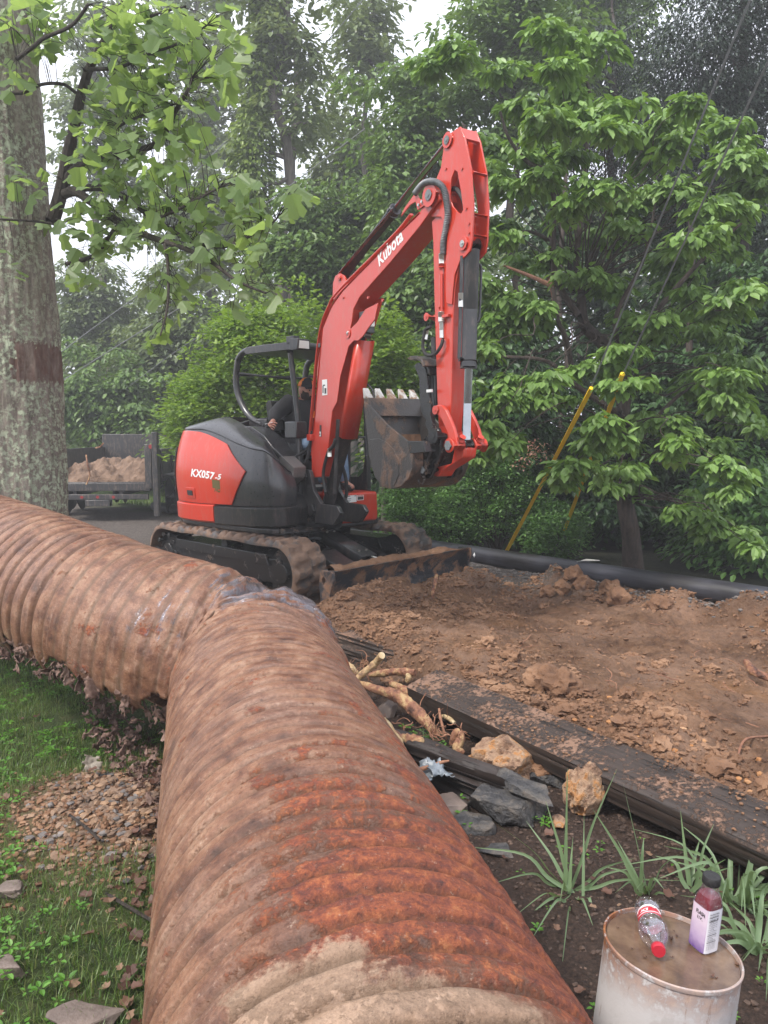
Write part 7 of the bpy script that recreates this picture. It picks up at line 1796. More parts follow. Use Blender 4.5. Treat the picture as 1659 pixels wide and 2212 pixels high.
# ---------------------------------------------------------------- vegetation
LEAF6 = (np.array([(0, 0, 0), (.30, .27, .07), (.68, .22, .05), (1, 0, -.06), (.68, -.22, .05), (.30, -.27, .07)]), np.array([(0, 3, 2, 1), (0, 5, 4, 3)]))
LEAFN = (np.array([(0, 0, 0), (.35, .17, .03), (1, 0, 0), (.35, -.17, .03)]), np.array([(0, 3, 2, 1)]))
_h7 = [(0, 0, 0), (.0, .20, .03), (.20, .50, .10), (.40, .33, .07), (.74, .46, .09), (.92, .15, .04), (.82, 0, 0)]
LEAF7 = (np.array(_h7 + [(a, -b, c) for a, b, c in _h7[1:6]]), np.array([(6, 5, 4, 3, 2, 1, 0), (0, 7, 8, 9, 10, 11, 6)]))
def leaf_cloud(P_, D_, N_, size, tpl):
    """P_ positions, D_ tip directions, N_ rough normals, size per leaf"""
    tv, tf = tpl; n = len(P_)
    D_ = D_/np.linalg.norm(D_, axis=1)[:, None]
    Y2 = np.cross(N_, D_); q = np.linalg.norm(Y2, axis=1)[:, None]; Y2 = Y2/np.maximum(q, 1e-6); Z2 = np.cross(D_, Y2)
    V_ = P_[:, None] + size[:, None, None]*(tv[None, :, 0:1]*D_[:, None] + tv[None, :, 1:2]*Y2[:, None] + tv[None, :, 2:3]*Z2[:, None])
    F2 = tf[None] + (np.arange(n)*len(tv))[:, None, None]
    return V_.reshape(-1, 3), F2.reshape(-1, tf.shape[1])
def dome(c, r, n, droop=.6, thick=.35, flat=.55, seed=None):
    """leaves shingled over a drooping spray"""
    a = rng.uniform(0, 2*PI, n); q = np.sqrt(rng.random(n)); rx, ry, rz = r
    h_ = np.sqrt(np.maximum(0, 1-q*q))
    z = rz*(h_ - rng.random(n)**1.5*thick*2.2 - .3)
    P_ = np.stack([c[0]+rx*q*np.cos(a), c[1]+ry*q*np.sin(a), c[2]+z], 1) + rng.normal(0, .02, (n, 3))
    D_ = np.stack([np.cos(a)*(.35+q), np.sin(a)*(.35+q), -droop*(.35+q) + 0*a], 1) + rng.normal(0, .38, (n, 3))
    N_ = np.stack([np.cos(a)*q*.8, np.sin(a)*q*.8, np.full(n, 1.0)], 1) + rng.normal(0, .28, (n, 3))
    return P_, D_, N_
def crown_mesh(clusters, leaf, tpl, mat, name, root_loc, droop=.6, var=.3, seed=0):
    Ps, Ds, Ns, Sz = [], [], [], []
    for c, r, n in clusters:
        p, d, m = dome(c, r, n, droop); Ps.append(p); Ds.append(d); Ns.append(m); Sz.append(leaf*(1-var+2*var*rng.random(n)))
    V_, F2 = leaf_cloud(np.vstack(Ps), np.vstack(Ds), np.vstack(Ns), np.concatenate(Sz), tpl)
    return np_mesh(name, V_-np.array(root_loc), F2, mat, False)
def wiggle(a, b, n=8, amp=.08, sag=0.0):
    a, b = np.array(a, float), np.array(b, float); L = np.linalg.norm(b-a); t = np.linspace(0, 1, n)[:, None]
    p = a + (b-a)*t + rng.normal(0, amp*L/3, (n, 3))*np.sin(t*PI); p[:, 2] += sag*L*np.sin(t[:, 0]*PI); return p
def tree(name, label, depth, ctr, rad, nsub, nleaf, leaf, tpl, mat, bark, tr_px=None, tr_r=.12, group=None, droop=.6, sub=(.5, .5, .35), yth=.6, base_z=None, cat='tree', limbs=10, shape=None, top_bias=0.0):
    """ctr, rad in photo pixels at the given depth; the tree is real size at its own place"""
    k_ = depth/FOC
    c = at(ctr[0], ctr[1], depth); rx, rz = rad[0]*k_, rad[1]*k_; ry = max(.8, rx*yth)
    bx_ = at(tr_px if tr_px else ctr[0], 1100, depth); bz = gz(bx_.x, depth) if base_z is None else base_z
    base = Vector((bx_.x, depth, bz-.05))
    root_ = thing(name, tuple(base), label, cat, group)
    cl = []
    while len(cl) < nsub:
        u = rng.normal(0, 1, 3); u /= np.linalg.norm(u); q = rng.random()**(1/2.2)
        p = np.array(c) + u*q*np.array((rx, ry, rz))*(1+.45*float(vnoise(u[0]*1.9+len(name)+rx, u[1]*1.9, u[2]*1.9+ctr[0])))
        if shape is not None and not shape(p): continue
        if p[2] < bz + .1: p[2] = bz + .1 + rng.random()*.4
        s = rng.uniform(.65, 1.3); cl.append((p, (sub[0]*s, sub[1]*s, sub[2]*s), nleaf))
    me = crown_mesh(cl, leaf, tpl, mat, 'crown', base, droop); link('crown', me, root_)
    mb = MB(); top = Vector((c.x + (rng.random()-.5)*rx*.3, c.y, c.z + rz*.75))
    tp = wiggle(base, top, 14, .035); rr = list(np.linspace(tr_r, tr_r*.18, 14)); rr[0] *= 1.35
    sp_ = spline(tp, 40); mb.tube([tuple(p) for p in sp_], list(np.interp(np.linspace(0, 1, 40), np.linspace(0, 1, 14), rr)), 12, True, True)
    for p, s, _ in [cl[i] for i in rng.choice(len(cl), min(limbs, len(cl)), replace=False)]:
        j = int(np.clip(np.searchsorted(sp_[:, 2], p[2]-.25*np.hypot(*(p[:2]-sp_[20, :2]))), 4, 36)); a = sp_[j]
        w_ = spline(wiggle(a, p, 6, .10, .08), 14); r0_ = tr_r*(.42-.006*j)
        mb.tube([tuple(x) for x in w_], list(np.linspace(max(.012, r0_), .006, 14)), 7, True, True)
    mb.build('trunk', bark, root_)
    return root_
# --- the dogwood over the pole, spray by spray
ca = lambda x, y: (918+.4466*x, .4466*y); cb = lambda x, y: (918+.4466*x, 648+.4466*y)
sprays = [(ca(x, y), r_) for x, y, r_ in ((150,250,110),(380,350,80),(60,330,90),(620,200,110),(820,230,120),(640,330,110),(700,420,100),(900,520,100),(1300,495,80),(1350,560,70),(1130,590,120),(1420,650,90),(1490,690,50),(870,640,100),(1040,640,90),(1080,740,150),(1250,660,100),(1500,770,120),(1620,770,90),(1600,850,110),(720,760,100),(560,600,110),(470,520,90),(330,700,110),(330,820,110),(450,900,110),(480,760,90),(600,860,100),(1100,920,120),(1200,930,70),(1550,930,130),(1450,980,100),(1350,1010,80),(940,980,110),(700,1000,100),(820,900,110),(1430,1120,110),(1350,1160,100),(1480,1220,60),(840,1130,90),(1000,1080,70),(1130,1260,120),(1230,1350,100),(1290,1420,60),(900,1380,110),(1530,1370,110),(1600,1420,90),(1350,1520,110),(1440,1500,80),(420,1480,130),(300,1380,80),(560,1480,90),(340,1060,90),(400,1150,80),(660,1240,100),(750,1330,90),(500,1250,80),(620,700,90),(760,560,90))]
sprays += [(cb(x, y), r_) for x, y, r_ in ((480,430,120),(570,400,90),(350,400,70),(610,480,70),(320,520,50),(880,310,110),(760,330,70),(960,410,80),(1080,170,80),(980,110,90),(1380,90,100),(1320,150,70),(1470,170,60),(1470,270,80),(1300,380,90),(1400,420,110),(1500,480,90),(1560,380,70),(1480,340,80),(1570,570,60),(1620,620,40),(1180,600,90),(1260,650,80),(1190,700,80),(1290,760,60),(1450,780,70),(1500,850,60),(1420,680,50),(1480,920,50),(830,590,80),(900,640,90),(950,700,80),(820,690,70),(980,800,70),(920,820,80),(1010,900,55),(850,890,60),(720,790,80),(650,830,60),(700,870,50),(1330,960,70),(1270,1010,60),(1380,1060,60),(1370,1110,45),(1450,1060,45),(1520,1110,55),(1560,1160,45),(1590,1200,35),(340,640,80),(390,710,60),(260,740,70),(300,600,70),(1080,560,60),(1100,100,80),(480,100,90),(350,130,90),(560,60,80),(300,250,80),(900,240,70))]
dbase = gnd(1368, 1232, 0)
dog = thing('dogwood_tree', tuple(dbase), 'spreading dogwood with layered drooping bright green sprays over the black pole', 'tree')
cl = []; spc = []
for (px, py), r_ in sprays:
    dep = 8.0 + rng.uniform(-.9, .9) - (0.5 if py > 900 else 0); k_ = dep/FOC; c = at(px, py, dep); rw = r_*.4466*k_
    for q_ in range(4):
        s_ = rng.uniform(.38, .75); o_ = rng.normal(0, .42, 3)*rw*np.array((1.2, 1, .55)); cl.append((np.array(c)+o_, (rw*s_*rng.uniform(.9, 1.5), rw*s_, rw*s_*rng.uniform(.35, .8)), int((45 + 2000*rw*rw)*.36*(.5+s_))))
    spc.append((c, rw))
me = crown_mesh(cl, .105, LEAF6, M['lf_dog'], 'crown', dbase, .85, .45)
link('crown', me, dog)
mb = MB(); tpx = [(1368, 1232), (1362, 1150), (1350, 1080), (1352, 1000), (1345, 900), (1350, 800), (1300, 740), (1262, 700), (1255, 640)]
tw = [at(px, py, 8.5) for px, py in tpx]; tw[0] = dbase + Vector((0, 0, -.05))
sp_ = spline(tw, 60); mb.tube([tuple(p) for p in sp_], list(np.interp(np.linspace(0, 1, 60), [0, .1, .4, .7, 1], [.135, .105, .085, .075, .05])), 14, True, True)
for pts_, r0_, r1_ in ((((1255, 640), (1245, 560), (1262, 430), (1268, 300), (1272, 190), (1230, 150)), .035, .012), (((1262, 700), (1200, 600), (1195, 470), (1190, 380), (1140, 350), (1100, 300), (1080, 240)), .04, .012), (((1350, 800), (1400, 700), (1480, 600), (1560, 520), (1640, 450)), .04, .01), (((1345, 900), (1240, 830), (1180, 780), (1080, 770), (1020, 760)), .035, .01),
                       (((1350, 800), (1330, 690), (1390, 560), (1420, 420)), .035, .01), (((1352, 1000), (1420, 900), (1500, 830), (1580, 800)), .03, .01), (((1240, 820), (1225, 740), (1205, 690), (1195, 620)), .03, .02), (((1190, 520), (1140, 500), (1080, 515)), .022, .01)):
    p_ = [at(px, py, 8.3-.25*i*.4) for i, (px, py) in enumerate(pts_)]; s2 = spline(p_, 30); mb.tube([tuple(p) for p in s2], list(np.linspace(r0_, r1_, 30)), 9, True, True)
for c, rw in spc:
    d_ = np.linalg.norm(sp_ - np.array(c), axis=1); j = int(np.argmin(d_[15:]))+15
    if d_[j] < 2.3: w_ = spline(wiggle(sp_[j], c, 6, .12, .10), 14); mb.tube([tuple(x) for x in w_], list(np.linspace(.011, .003, 14)), 5, True, True)
mb.build('trunk', M['bark_dark'], dog)
mb = MB(); p_ = [at(px, py, 8.1) for px, py in ((1088, 574), (1130, 590), (1165, 605), (1192, 618))]; mb.tube([tuple(p) for p in spline(p_, 20)], list(np.linspace(.012, .030, 20)), 8, True, True)
p_ = [at(px, py, 8.1) for px, py in ((1186, 600), (1196, 640), (1200, 680), (1206, 692))]; mb.tube([tuple(p) for p in spline(p_, 20)], list(np.linspace(.03, .012, 20)), 8, True, True)
mb.build('broken_limb', rough_mat('torn_heartwood', [(.3, (.16, .07, .045)), (.7, (.38, .20, .14))], stretch=(20, 20, 3), rough=.8), dog)
# --- woods behind: each tree at its own distance
TR = [ # name, label, depth, centre, radii, nsub, nleaf, leaf, template, material, bark, trunk px, trunk r
 ('tall_tree', 'tall tree with its trunk wrapped in yellow-green ivy, left of the sky gap', 17, (600, 60), (150, 330), 70, 60, .17, LEAF6, 'lf_far', 'bark_grey', 585, .22),
 ('tall_tree', 'slender tall tree in the middle of the sky gap', 20, (795, 90), (75, 330), 62, 60, .17, LEAF6, 'lf_far', 'bark_grey', 790, .14),
 ('maple_tree', 'mid green maple behind and left of the tip of the boom', 14, (900, 330), (130, 190), 130, 75, .125, LEAF6, 'lf_mid', 'bark_dark', 880, .12),
 ('maple_tree', 'full maple standing above and right of the boom tip, beneath bare sky', 13, (1110, 130), (150, 210), 130, 80, .12, LEAF6, 'lf_mid', 'bark_dark', 1110, .13),
 ('maple_tree', 'broad maple behind the boom, over the canopy of the excavator', 15, (730, 560), (150, 170), 150, 130, .13, LEAF6, 'lf_mid', 'bark_dark', 740, .13),
 ('maple_tree', 'shaded maple between boom and arm of the excavator', 13, (920, 640), (130, 200), 150, 80, .12, LEAF6, 'lf_mid', 'bark_dark', 900, .12),
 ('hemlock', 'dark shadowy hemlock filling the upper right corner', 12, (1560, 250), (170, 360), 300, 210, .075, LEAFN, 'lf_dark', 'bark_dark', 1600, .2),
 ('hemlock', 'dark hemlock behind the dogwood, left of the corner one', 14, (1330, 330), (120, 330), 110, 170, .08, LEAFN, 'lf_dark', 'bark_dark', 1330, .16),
 ('woodland_tree', 'hazy grey-green tree right beside the lichened trunk', 24, (215, 690), (120, 140), 110, 90, .17, LEAF6, 'lf_far', 'bark_grey', 220, .2),
 ('woodland_tree', 'rounded tree beyond the trailer, left of the bright sapling', 21, (380, 760), (120, 190), 150, 90, .16, LEAF6, 'lf_far', 'bark_grey', 400, .18),
 ('woodland_tree', 'dense tree hanging over the dump trailer', 20, (230, 880), (130, 110), 120, 90, .15, LEAF6, 'lf_mid', 'bark_grey', 180, .18),
 ('woodland_tree', 'pale tree seen under the tulip branch, left of the ivy trunk', 25, (450, 500), (110, 160), 120, 90, .18, LEAF6, 'lf_far', 'bark_grey', 470, .2),
 ('woodland_tree', 'high tree behind the tulip branch at the top, next to the ivy trunk', 26, (430, 150), (110, 240), 90, 75, .19, LEAF6, 'lf_far', 'bark_grey', 450, .22),
 ('woodland_tree', 'thin-leaved tree under the sky gap, behind the maples', 22, (760, 380), (120, 170), 100, 75, .17, LEAF6, 'lf_far', 'bark_grey', 760, .18),
 ('woodland_tree', 'tree between the two hemlocks and the maple, at the top', 17, (1270, 60), (150, 200), 130, 90, .14, LEAF6, 'lf_mid', 'bark_dark', 1260, .15),
 ('woodland_tree', 'tall hazy tree rising behind the tulip branch, next to the lichened trunk', 27, (230, 240), (120, 270), 110, 90, .2, LEAF6, 'lf_far', 'bark_grey', 250, .22),
 ('sapling', 'bright yellow-green sapling behind the empty canopy side', 12, (570, 790), (150, 160), 247, 70, .085, LEAF6, 'lf_yel', 'bark_grey', 560, .06),
 ('sapling', 'low yellow-green sapling just behind the black hood', 12.5, (430, 900), (70, 110), 114, 70, .085, LEAF6, 'lf_yel', 'bark_grey', 440, .05),
 ('sapling', 'yellow-green sapling seen between boom and bucket', 11, (830, 820), (75, 140), 114, 70, .085, LEAF6, 'lf_yel', 'bark_grey', 830, .04),
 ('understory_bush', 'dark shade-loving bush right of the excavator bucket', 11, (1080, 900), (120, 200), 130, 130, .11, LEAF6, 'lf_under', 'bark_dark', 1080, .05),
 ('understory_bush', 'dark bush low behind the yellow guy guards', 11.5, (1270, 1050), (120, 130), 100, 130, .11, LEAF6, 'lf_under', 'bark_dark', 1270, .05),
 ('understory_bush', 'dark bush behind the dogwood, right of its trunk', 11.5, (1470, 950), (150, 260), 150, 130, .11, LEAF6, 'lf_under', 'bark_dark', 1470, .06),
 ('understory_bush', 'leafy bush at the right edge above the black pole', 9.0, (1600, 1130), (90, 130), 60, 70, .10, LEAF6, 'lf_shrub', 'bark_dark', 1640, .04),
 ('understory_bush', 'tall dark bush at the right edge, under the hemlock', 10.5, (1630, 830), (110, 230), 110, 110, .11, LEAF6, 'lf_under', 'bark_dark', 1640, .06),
 ('understory_bush', 'dark green bush filling the gap behind hood and trailer', 17, (400, 1000), (80, 70), 60, 80, .12, LEAF6, 'lf_mid', 'bark_dark', 400, .05),
]
for (nm, lb, dep, ctr, rad, ns_, nl_, lf_, tpl, mt, bk_, tpx_, tr_) in TR:
    sub = (.55, .55, .34) if dep > 16 else (.42, .42, .26)
    kw = dict(sub=sub)
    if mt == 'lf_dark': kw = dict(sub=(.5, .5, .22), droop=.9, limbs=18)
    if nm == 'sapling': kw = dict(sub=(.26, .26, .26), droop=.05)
    tree(nm, lb, dep, ctr, rad, ns_, nl_, lf_, tpl, M[mt], M[bk_], tpx_, tr_, group=None, cat={'sapling': 'sapling', 'understory_bush': 'bush'}.get(nm, 'tree'), **kw)
# ivy on the tall trunk
ivt = [o for o in COL.objects if o.name == 'tall_tree'][0]
n_ = 9000; tz = rng.random(n_); a = rng.uniform(0, 2*PI, n_)
yy = 720 - 760*tz; cx2 = 540+ 12*np.sin(tz*9) + 30*tz; w_ = (38 + 16*vnoise(tz*11, 3.0, 1) )*17/FOC
P3 = np.array([tuple(at(x, y, 17)) for x, y in zip(cx2, yy)]); q = np.sqrt(rng.random(n_))
P3[:, 0] += w_*q*np.cos(a); P3[:, 1] += w_*q*np.sin(a)
Dn = np.stack([np.cos(a), np.sin(a), -1.0+0*a], 1)+rng.normal(0, .4, (n_, 3)); Nn = np.stack([np.cos(a), np.sin(a), .4+0*a], 1)+rng.normal(0, .3, (n_, 3))
V_, F2 = leaf_cloud(P3, Dn, Nn, .09+.06*rng.random(n_), LEAF6); link('ivy', np_mesh('ivy', V_-np.array(ivt.location), F2, M['lf_ivy']), ivt)
# --- azalea shrubs behind the pole
for i, (px, py, rx_, ry_, dep, lb) in enumerate(((880, 1110, 75, 75, 10.4, 'dark small-leaved shrub right behind the bucket, leftmost by the pole'), (985, 1120, 80, 80, 10.2, 'small-leaved shrub by the pole, between the leftmost one and the yellow guard'), (1075, 1060, 85, 110, 10.0, 'tall shrub with a few faded pink flowers by the left yellow guard'), (1190, 1150, 75, 75, 9.6, 'bright-tipped azalea shrub spilling over the black pole between guard and dogwood'))):
    k_ = dep/FOC; c = at(px, py, dep); b_ = Vector((c.x, dep, gz(c.x, dep)))
    r0_ = thing('shrub', tuple(b_), lb, 'shrub', 'shrubs along the pole'); cl = []
    for j in range(120):
        u = rng.normal(0, 1, 3); u /= np.linalg.norm(u); q = rng.random()**.4; p = np.array(c)+u*q*np.array((rx_*k_, .5, ry_*k_)); p[2] = max(p[2], b_.z+.06)
        cl.append((p, (.15, .15, .09), 60))
    link('foliage', crown_mesh(cl, .042, LEAF6, M['lf_shrub'], 'foliage', b_, .1, .35), r0_)
    mb = MB()
    for j in range(16):
        p = cl[j][0]; mb.tube([tuple(x) for x in spline(wiggle(b_, p, 6, .12), 14)], list(np.linspace(.012, .004, 14)), 5, True, True)
    mb.build('stems', M['twig'], r0_)
    if i == 2:
        cl2 = [(np.array(at(1150+rng.uniform(-30, 30), 985+rng.uniform(-25, 25), dep-.5)), (.12, .12, .12), 12) for _ in range(14)]
        link('faded_flowers', crown_mesh(cl2, .035, LEAF6, M['petal'], 'faded_flowers', b_), r0_)['kind'] = 'stuff'
# --- far wood: one mass
cl = []
for j in range(900):
    px = rng.uniform(-500, 2200); dep = rng.uniform(25, 38); 
    topy = 660 if px < 620 else (600 if px < 950 else 430); py = rng.uniform(topy, 1090)
    c = at(px, py, dep); c.z = max(c.z, .6+gz(c.x, c.y)*0); s = rng.uniform(.9, 1.8); cl.append((np.array(c), (1.5*s, 1.2*s, .9*s), 90))
me = crown_mesh(cl, .34, LEAF6, M['lf_far'], 'far_wood', (0, 0, 0), .6); o = link('far_wood', me); tag(o, 'far-off wood seen as one mass between the nearer trees', 'wood', kind='stuff')
cl = []
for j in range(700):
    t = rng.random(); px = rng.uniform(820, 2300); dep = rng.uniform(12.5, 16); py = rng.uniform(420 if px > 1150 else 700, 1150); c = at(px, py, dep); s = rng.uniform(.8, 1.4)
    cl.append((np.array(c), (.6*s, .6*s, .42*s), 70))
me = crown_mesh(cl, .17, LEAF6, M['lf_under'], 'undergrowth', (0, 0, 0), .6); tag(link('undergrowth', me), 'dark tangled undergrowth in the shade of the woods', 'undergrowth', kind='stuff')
# slim trunks in the shade
for i, (px, dep, y0, y1, r_, lb) in enumerate(((1492, 11, 700, 1120, .07, 'dark slim trunk in the shade right of the dogwood trunk'), (1210, 12, 500, 1100, .06, 'slim dark trunk behind the right yellow guard'), (640, 20, 300, 900, .16, 'straight grey trunk behind the boom lamp height, far in the woods'), (1030, 15, 0, 900, .1, 'thin dark trunk over the boom tip, deep in the woods'))):
    a = at(px, 1120, dep); b = at(px+rng.uniform(-15, 15), y0-250, dep); a.z = gz(a.x, dep)-.05
    mb = MB(); mb.tube([tuple(x) for x in spline(wiggle(a, b, 8, .03), 30)], list(np.linspace(r_, r_*.5, 30)), 10, True, True); tag(mb.build('bare_trunk', M['bark_dark'], None, loc=tuple(a)), lb, 'tree trunk')
# --- the lichened tulip tree in front with its low branch
tb_ = Vector((-2.93, 6.0, .0)); tt_ = thing('tulip_tree', tuple(tb_), 'thick lichen-covered tree trunk at the left with a low branch of large lobed leaves', 'tree')
n_, m_ = 300, 160; z = np.linspace(-.1, 6.6, n_); V_ = []
ang = np.linspace(0, 2*PI, m_, endpoint=False)
for z_ in z:
    r_ = .385 - .012*z_ + .10*math.exp(-max(z_, 0)/.22) ; cx2 = tb_.x - .012*z_
    rd = 1.0 + .035*fbm(np.cos(ang)*1.5, np.sin(ang)*1.5, z_*.5, 3)
    rg = .026*np.abs(fbm(np.cos(ang)*9+3, np.sin(ang)*9, z_*1.5, 4)) + .005*fbm(np.cos(ang)*30, np.sin(ang)*30, z_*9, 3)
    rr = r_*rd + rg; V_.append(np.stack([cx2+rr*np.cos(ang), 6.0+rr*np.sin(ang), np.full(m_, z_)], 1))
V_ = np.vstack(V_)-np.array(tb_); I = np.arange(n_*m_).reshape(n_, m_); Fq = np.stack([I[:-1], np.roll(I, -1, 1)[:-1], np.roll(I, -1, 1)[1:], I[1:]], -1).reshape(-1, 4)
link('trunk', np_mesh('trunk', V_, Fq, M['bark_tulip'], True), tt_)
cz = lambda x, y: (.4557*x, .4557*y)
brs = [ # (points in px, depth start, depth end, r0, r1)
 ([cz(x, y) for x, y in ((245, 1060), (285, 930), (325, 730), (350, 620), (385, 450), (430, 310), (485, 210), (560, 60), (620, -80))], 5.9, 5.5, .055, .014),
 ([cz(x, y) for x, y in ((310, 870), (360, 800), (450, 755), (560, 735), (700, 700), (770, 650), (830, 530), (890, 430), (910, 370))], 5.85, 4.8, .036, .008),
 ([cz(x, y) for x, y in ((300, 920), (360, 910), (450, 970), (560, 1050), (660, 1100), (760, 1140), (880, 1180), (1000, 1240), (1120, 1330), (1260, 1390))], 5.85, 4.4, .036, .006),
 ([cz(x, y) for x, y in ((330, 900), (480, 890), (600, 940), (720, 1030), (850, 1110), (960, 1160), (1080, 1165), (1200, 1110), (1310, 1040))], 5.8, 4.5, .028, .006),
 ([cz(x, y) for x, y in ((780, 1150), (795, 1250), (798, 1400), (785, 1500), (760, 1590))], 5.0, 4.7, .012, .005),
 ([cz(x, y) for x, y in ((315, 1250), (400, 1230), (470, 1190), (530, 1100), (575, 1050))], 5.7, 5.4, .016, .010),
 ([cz(x, y) for x, y in ((700, 1050), (830, 1000), (960, 930), (1040, 890))], 5.0, 4.6, .012, .005),
 ([cz(x, y) for x, y in ((80, 280), (160, 220), (210, 180), (340, 120), (420, 20))], 5.3, 5.0, .014, .010),
 ([cz(x, y) for x, y in ((20, 440), (110, 440), (200, 400), (300, 400), (360, 440))], 5.4, 5.6, .010, .012),
 ([cz(x, y) for x, y in ((0, 1040), (120, 1045), (240, 1060), (290, 1080))], 5.3, 5.5, .008, .008),
 ([cz(x, y) for x, y in ((560, 600), (640, 560), (760, 520), (860, 480))], 5.5, 5.0, .010, .005),
 ([cz(x, y) for x, y in ((400, 330), (560, 320), (700, 260), (860, 200), (980, 120))], 5.6, 4.9, .014, .005),
 ([cz(x, y) for x, y in ((540, 60), (640, 100), (760, 60), (880, 30))], 5.5, 5.0, .012, .006)]
mb = MB(); bsp = []
for pts_, d0, d1, r0_, r1_ in brs:
    P_ = [at(px, py, d0+(d1-d0)*i/(len(pts_)-1)) for i, (px, py) in enumerate(pts_)]; s2 = spline(P_, 50); bsp.append(s2); mb.tube([tuple(p) for p in s2], list(np.linspace(r0_, r1_, 50)), 9, True, True)
lc = [(x, y, r_, n_) for x, y, r_, n_ in ((120, 60, 90, 9), (60, 160, 60, 5), (230, 60, 90, 12), (240, 160, 100, 12), (200, 230, 60, 6), (430, 120, 110, 12), (560, 80, 110, 12), (680, 60, 100, 12), (760, 160, 90, 10), (620, 200, 110, 14), (520, 260, 100, 12), (800, 40, 90, 8), (880, 230, 90, 8), (1040, 110, 70, 5), (950, 170, 80, 6), (1090, 200, 70, 6), (1110, 330, 70, 6), (950, 340, 90, 8), (1010, 400, 80, 8), (820, 330, 100, 10), (700, 360, 110, 12), (560, 420, 110, 12), (430, 430, 90, 8), (400, 560, 100, 10), (520, 560, 110, 12), (640, 500, 110, 12), (760, 470, 110, 12), (880, 520, 90, 10), (860, 640, 100, 10), (960, 690, 80, 6), (740, 620, 110, 12), (620, 680, 110, 12), (480, 690, 100, 10), (400, 760, 90, 8), (560, 800, 110, 12), (700, 790, 110, 12), (820, 790, 90, 8), (450, 860, 90, 8), (600, 900, 110, 10), (730, 910, 100, 10), (850, 920, 90, 8), (950, 870, 80, 6), (1060, 850, 70, 5), (1160, 860, 80, 6), (1250, 950, 70, 5), (1100, 960, 90, 8), (980, 1000, 100, 9), (870, 1040, 100, 9), (750, 1040, 100, 9), (620, 1030, 90, 8), (500, 1000, 90, 8), (380, 980, 90, 8), (380, 1080, 90, 8), (500, 1110, 90, 8), (620, 1130, 90, 8), (900, 1130, 90, 8), (1030, 1090, 90, 8), (1150, 1060, 80, 8), (1210, 1150, 70, 7), (1120, 1220, 70, 5), (1000, 1190, 80, 7), (400, 1190, 80, 7), (360, 1290, 60, 5), (420, 1300, 50, 4), (830, 1210, 70, 4), (960, 1290, 60, 4), (1200, 1320, 60, 4), (1300, 1370, 50, 4), (1130, 1350, 50, 3), (790, 1300, 60, 4), (730, 1370, 60, 4), (820, 1390, 60, 4), (850, 1470, 50, 3), (760, 1560, 60, 5), (720, 1600, 40, 3), (1100, 1440, 40, 2), (1390, 850, 30, 1), (1350, 960, 60, 4), (1430, 930, 40, 3), (1300, 1040, 50, 3), (80, 740, 60, 2), (100, 840, 60, 4), (190, 870, 60, 4), (30, 1010, 40, 1), (230, 1060, 60, 3), (20, 1180, 30, 1), (60, 1270, 60, 3), (40, 60, 60, 4), (60, 280, 70, 4), (100, 360, 60, 3), (60, 430, 50, 2))]
Ps, Ds, Ns, Sz = [], [], [], []; allb = np.vstack(bsp)
for x, y, r_, n_ in lc:
    px0, py0 = cz(x, y)
    for j in range(int(n_*1.45+.5)):
        dep = np.interp(px0, [0, 150, 640], [5.3, 5.6, 4.5]) + rng.normal(0, .22)
        p = np.array(at(px0+rng.normal(0, r_*.4557*.5), py0+rng.normal(0, r_*.4557*.45), dep)); Ps.append(p)
        az = rng.uniform(0, 2*PI); d_ = np.array((math.cos(az)*.8+.25, math.sin(az)*.8-.35, -rng.uniform(.15, 1.1))); Ds.append(d_); Ns.append(np.array((rng.normal(0, .35), rng.normal(0, .35)-.35, 1.0))); Sz.append(rng.uniform(.07, .15))
        q = allb[int(np.argmin(np.linalg.norm(allb-p, axis=1)))]
        L_ = np.linalg.norm(q-p)
        if L_ < .3 or (L_ < .5 and rng.random() < .3): mb.tube([tuple(q), tuple((q+p)/2+np.array((0, 0, .02))), tuple(p)], [.003, .0022, .0016], 5, True, True)
h2 = len(Ps)//2; Va, Fa = leaf_cloud(np.array(Ps[:h2]), np.array(Ds[:h2]), np.array(Ns[:h2]), np.array(Sz[:h2]), (LEAF7[0]*np.array((1, 1, 2.6)), LEAF7[1])); Vb, Fb = leaf_cloud(np.array(Ps[h2:]), np.array(Ds[h2:]), np.array(Ns[h2:]), np.array(Sz[h2:]), (LEAF7[0]*np.array((1, .85, -1.8)), LEAF7[1]))
V_, F2 = np.vstack([Va, Vb]), np.vstack([Fa, Fb+len(Va)])
link('leaves', np_mesh('leaves', V_-np.array(tb_), F2, M['lf_tulip']), tt_)
mb.build('branch', M['twig'], tt_)
# --- lawn: grass, clover and fallen leaves
def ribbon_field(P_, h_, wd, lean, az, segs=2):
    n = len(P_); d_ = np.stack([np.cos(az), np.sin(az)], 1); s_ = np.stack([-d_[:, 1], d_[:, 0]], 1); rows = []
    for i in range(segs+1):
        t = i/segs; c_ = P_.copy(); c_[:, :2] += d_*(lean*t*t)[:, None]; c_[:, 2] += h_*t*(1-.25*t*(lean/np.maximum(h_, .01))); w_ = wd*(1-.92*t**1.5)
        a = c_.copy(); a[:, :2] -= s_*w_[:, None]; b = c_.copy(); b[:, :2] += s_*w_[:, None]; rows += [a, b]
    V_ = np.stack(rows, 1); base = (np.arange(n)*(2*(segs+1)))[:, None]; F2 = np.concatenate([base+np.array((2*i, 2*i+1, 2*i+3, 2*i+2)) for i in range(segs)], 1).reshape(-1, 4)
    return V_.reshape(-1, 3), F2
n_ = 130000; x = rng.uniform(-3.4, .2, n_); y = 1.0 + 5.0*rng.random(n_)**1.15
heap = np.exp(-(((x+1.15)/.50)**2+((y-3.05)/.42)**2)*1.2)
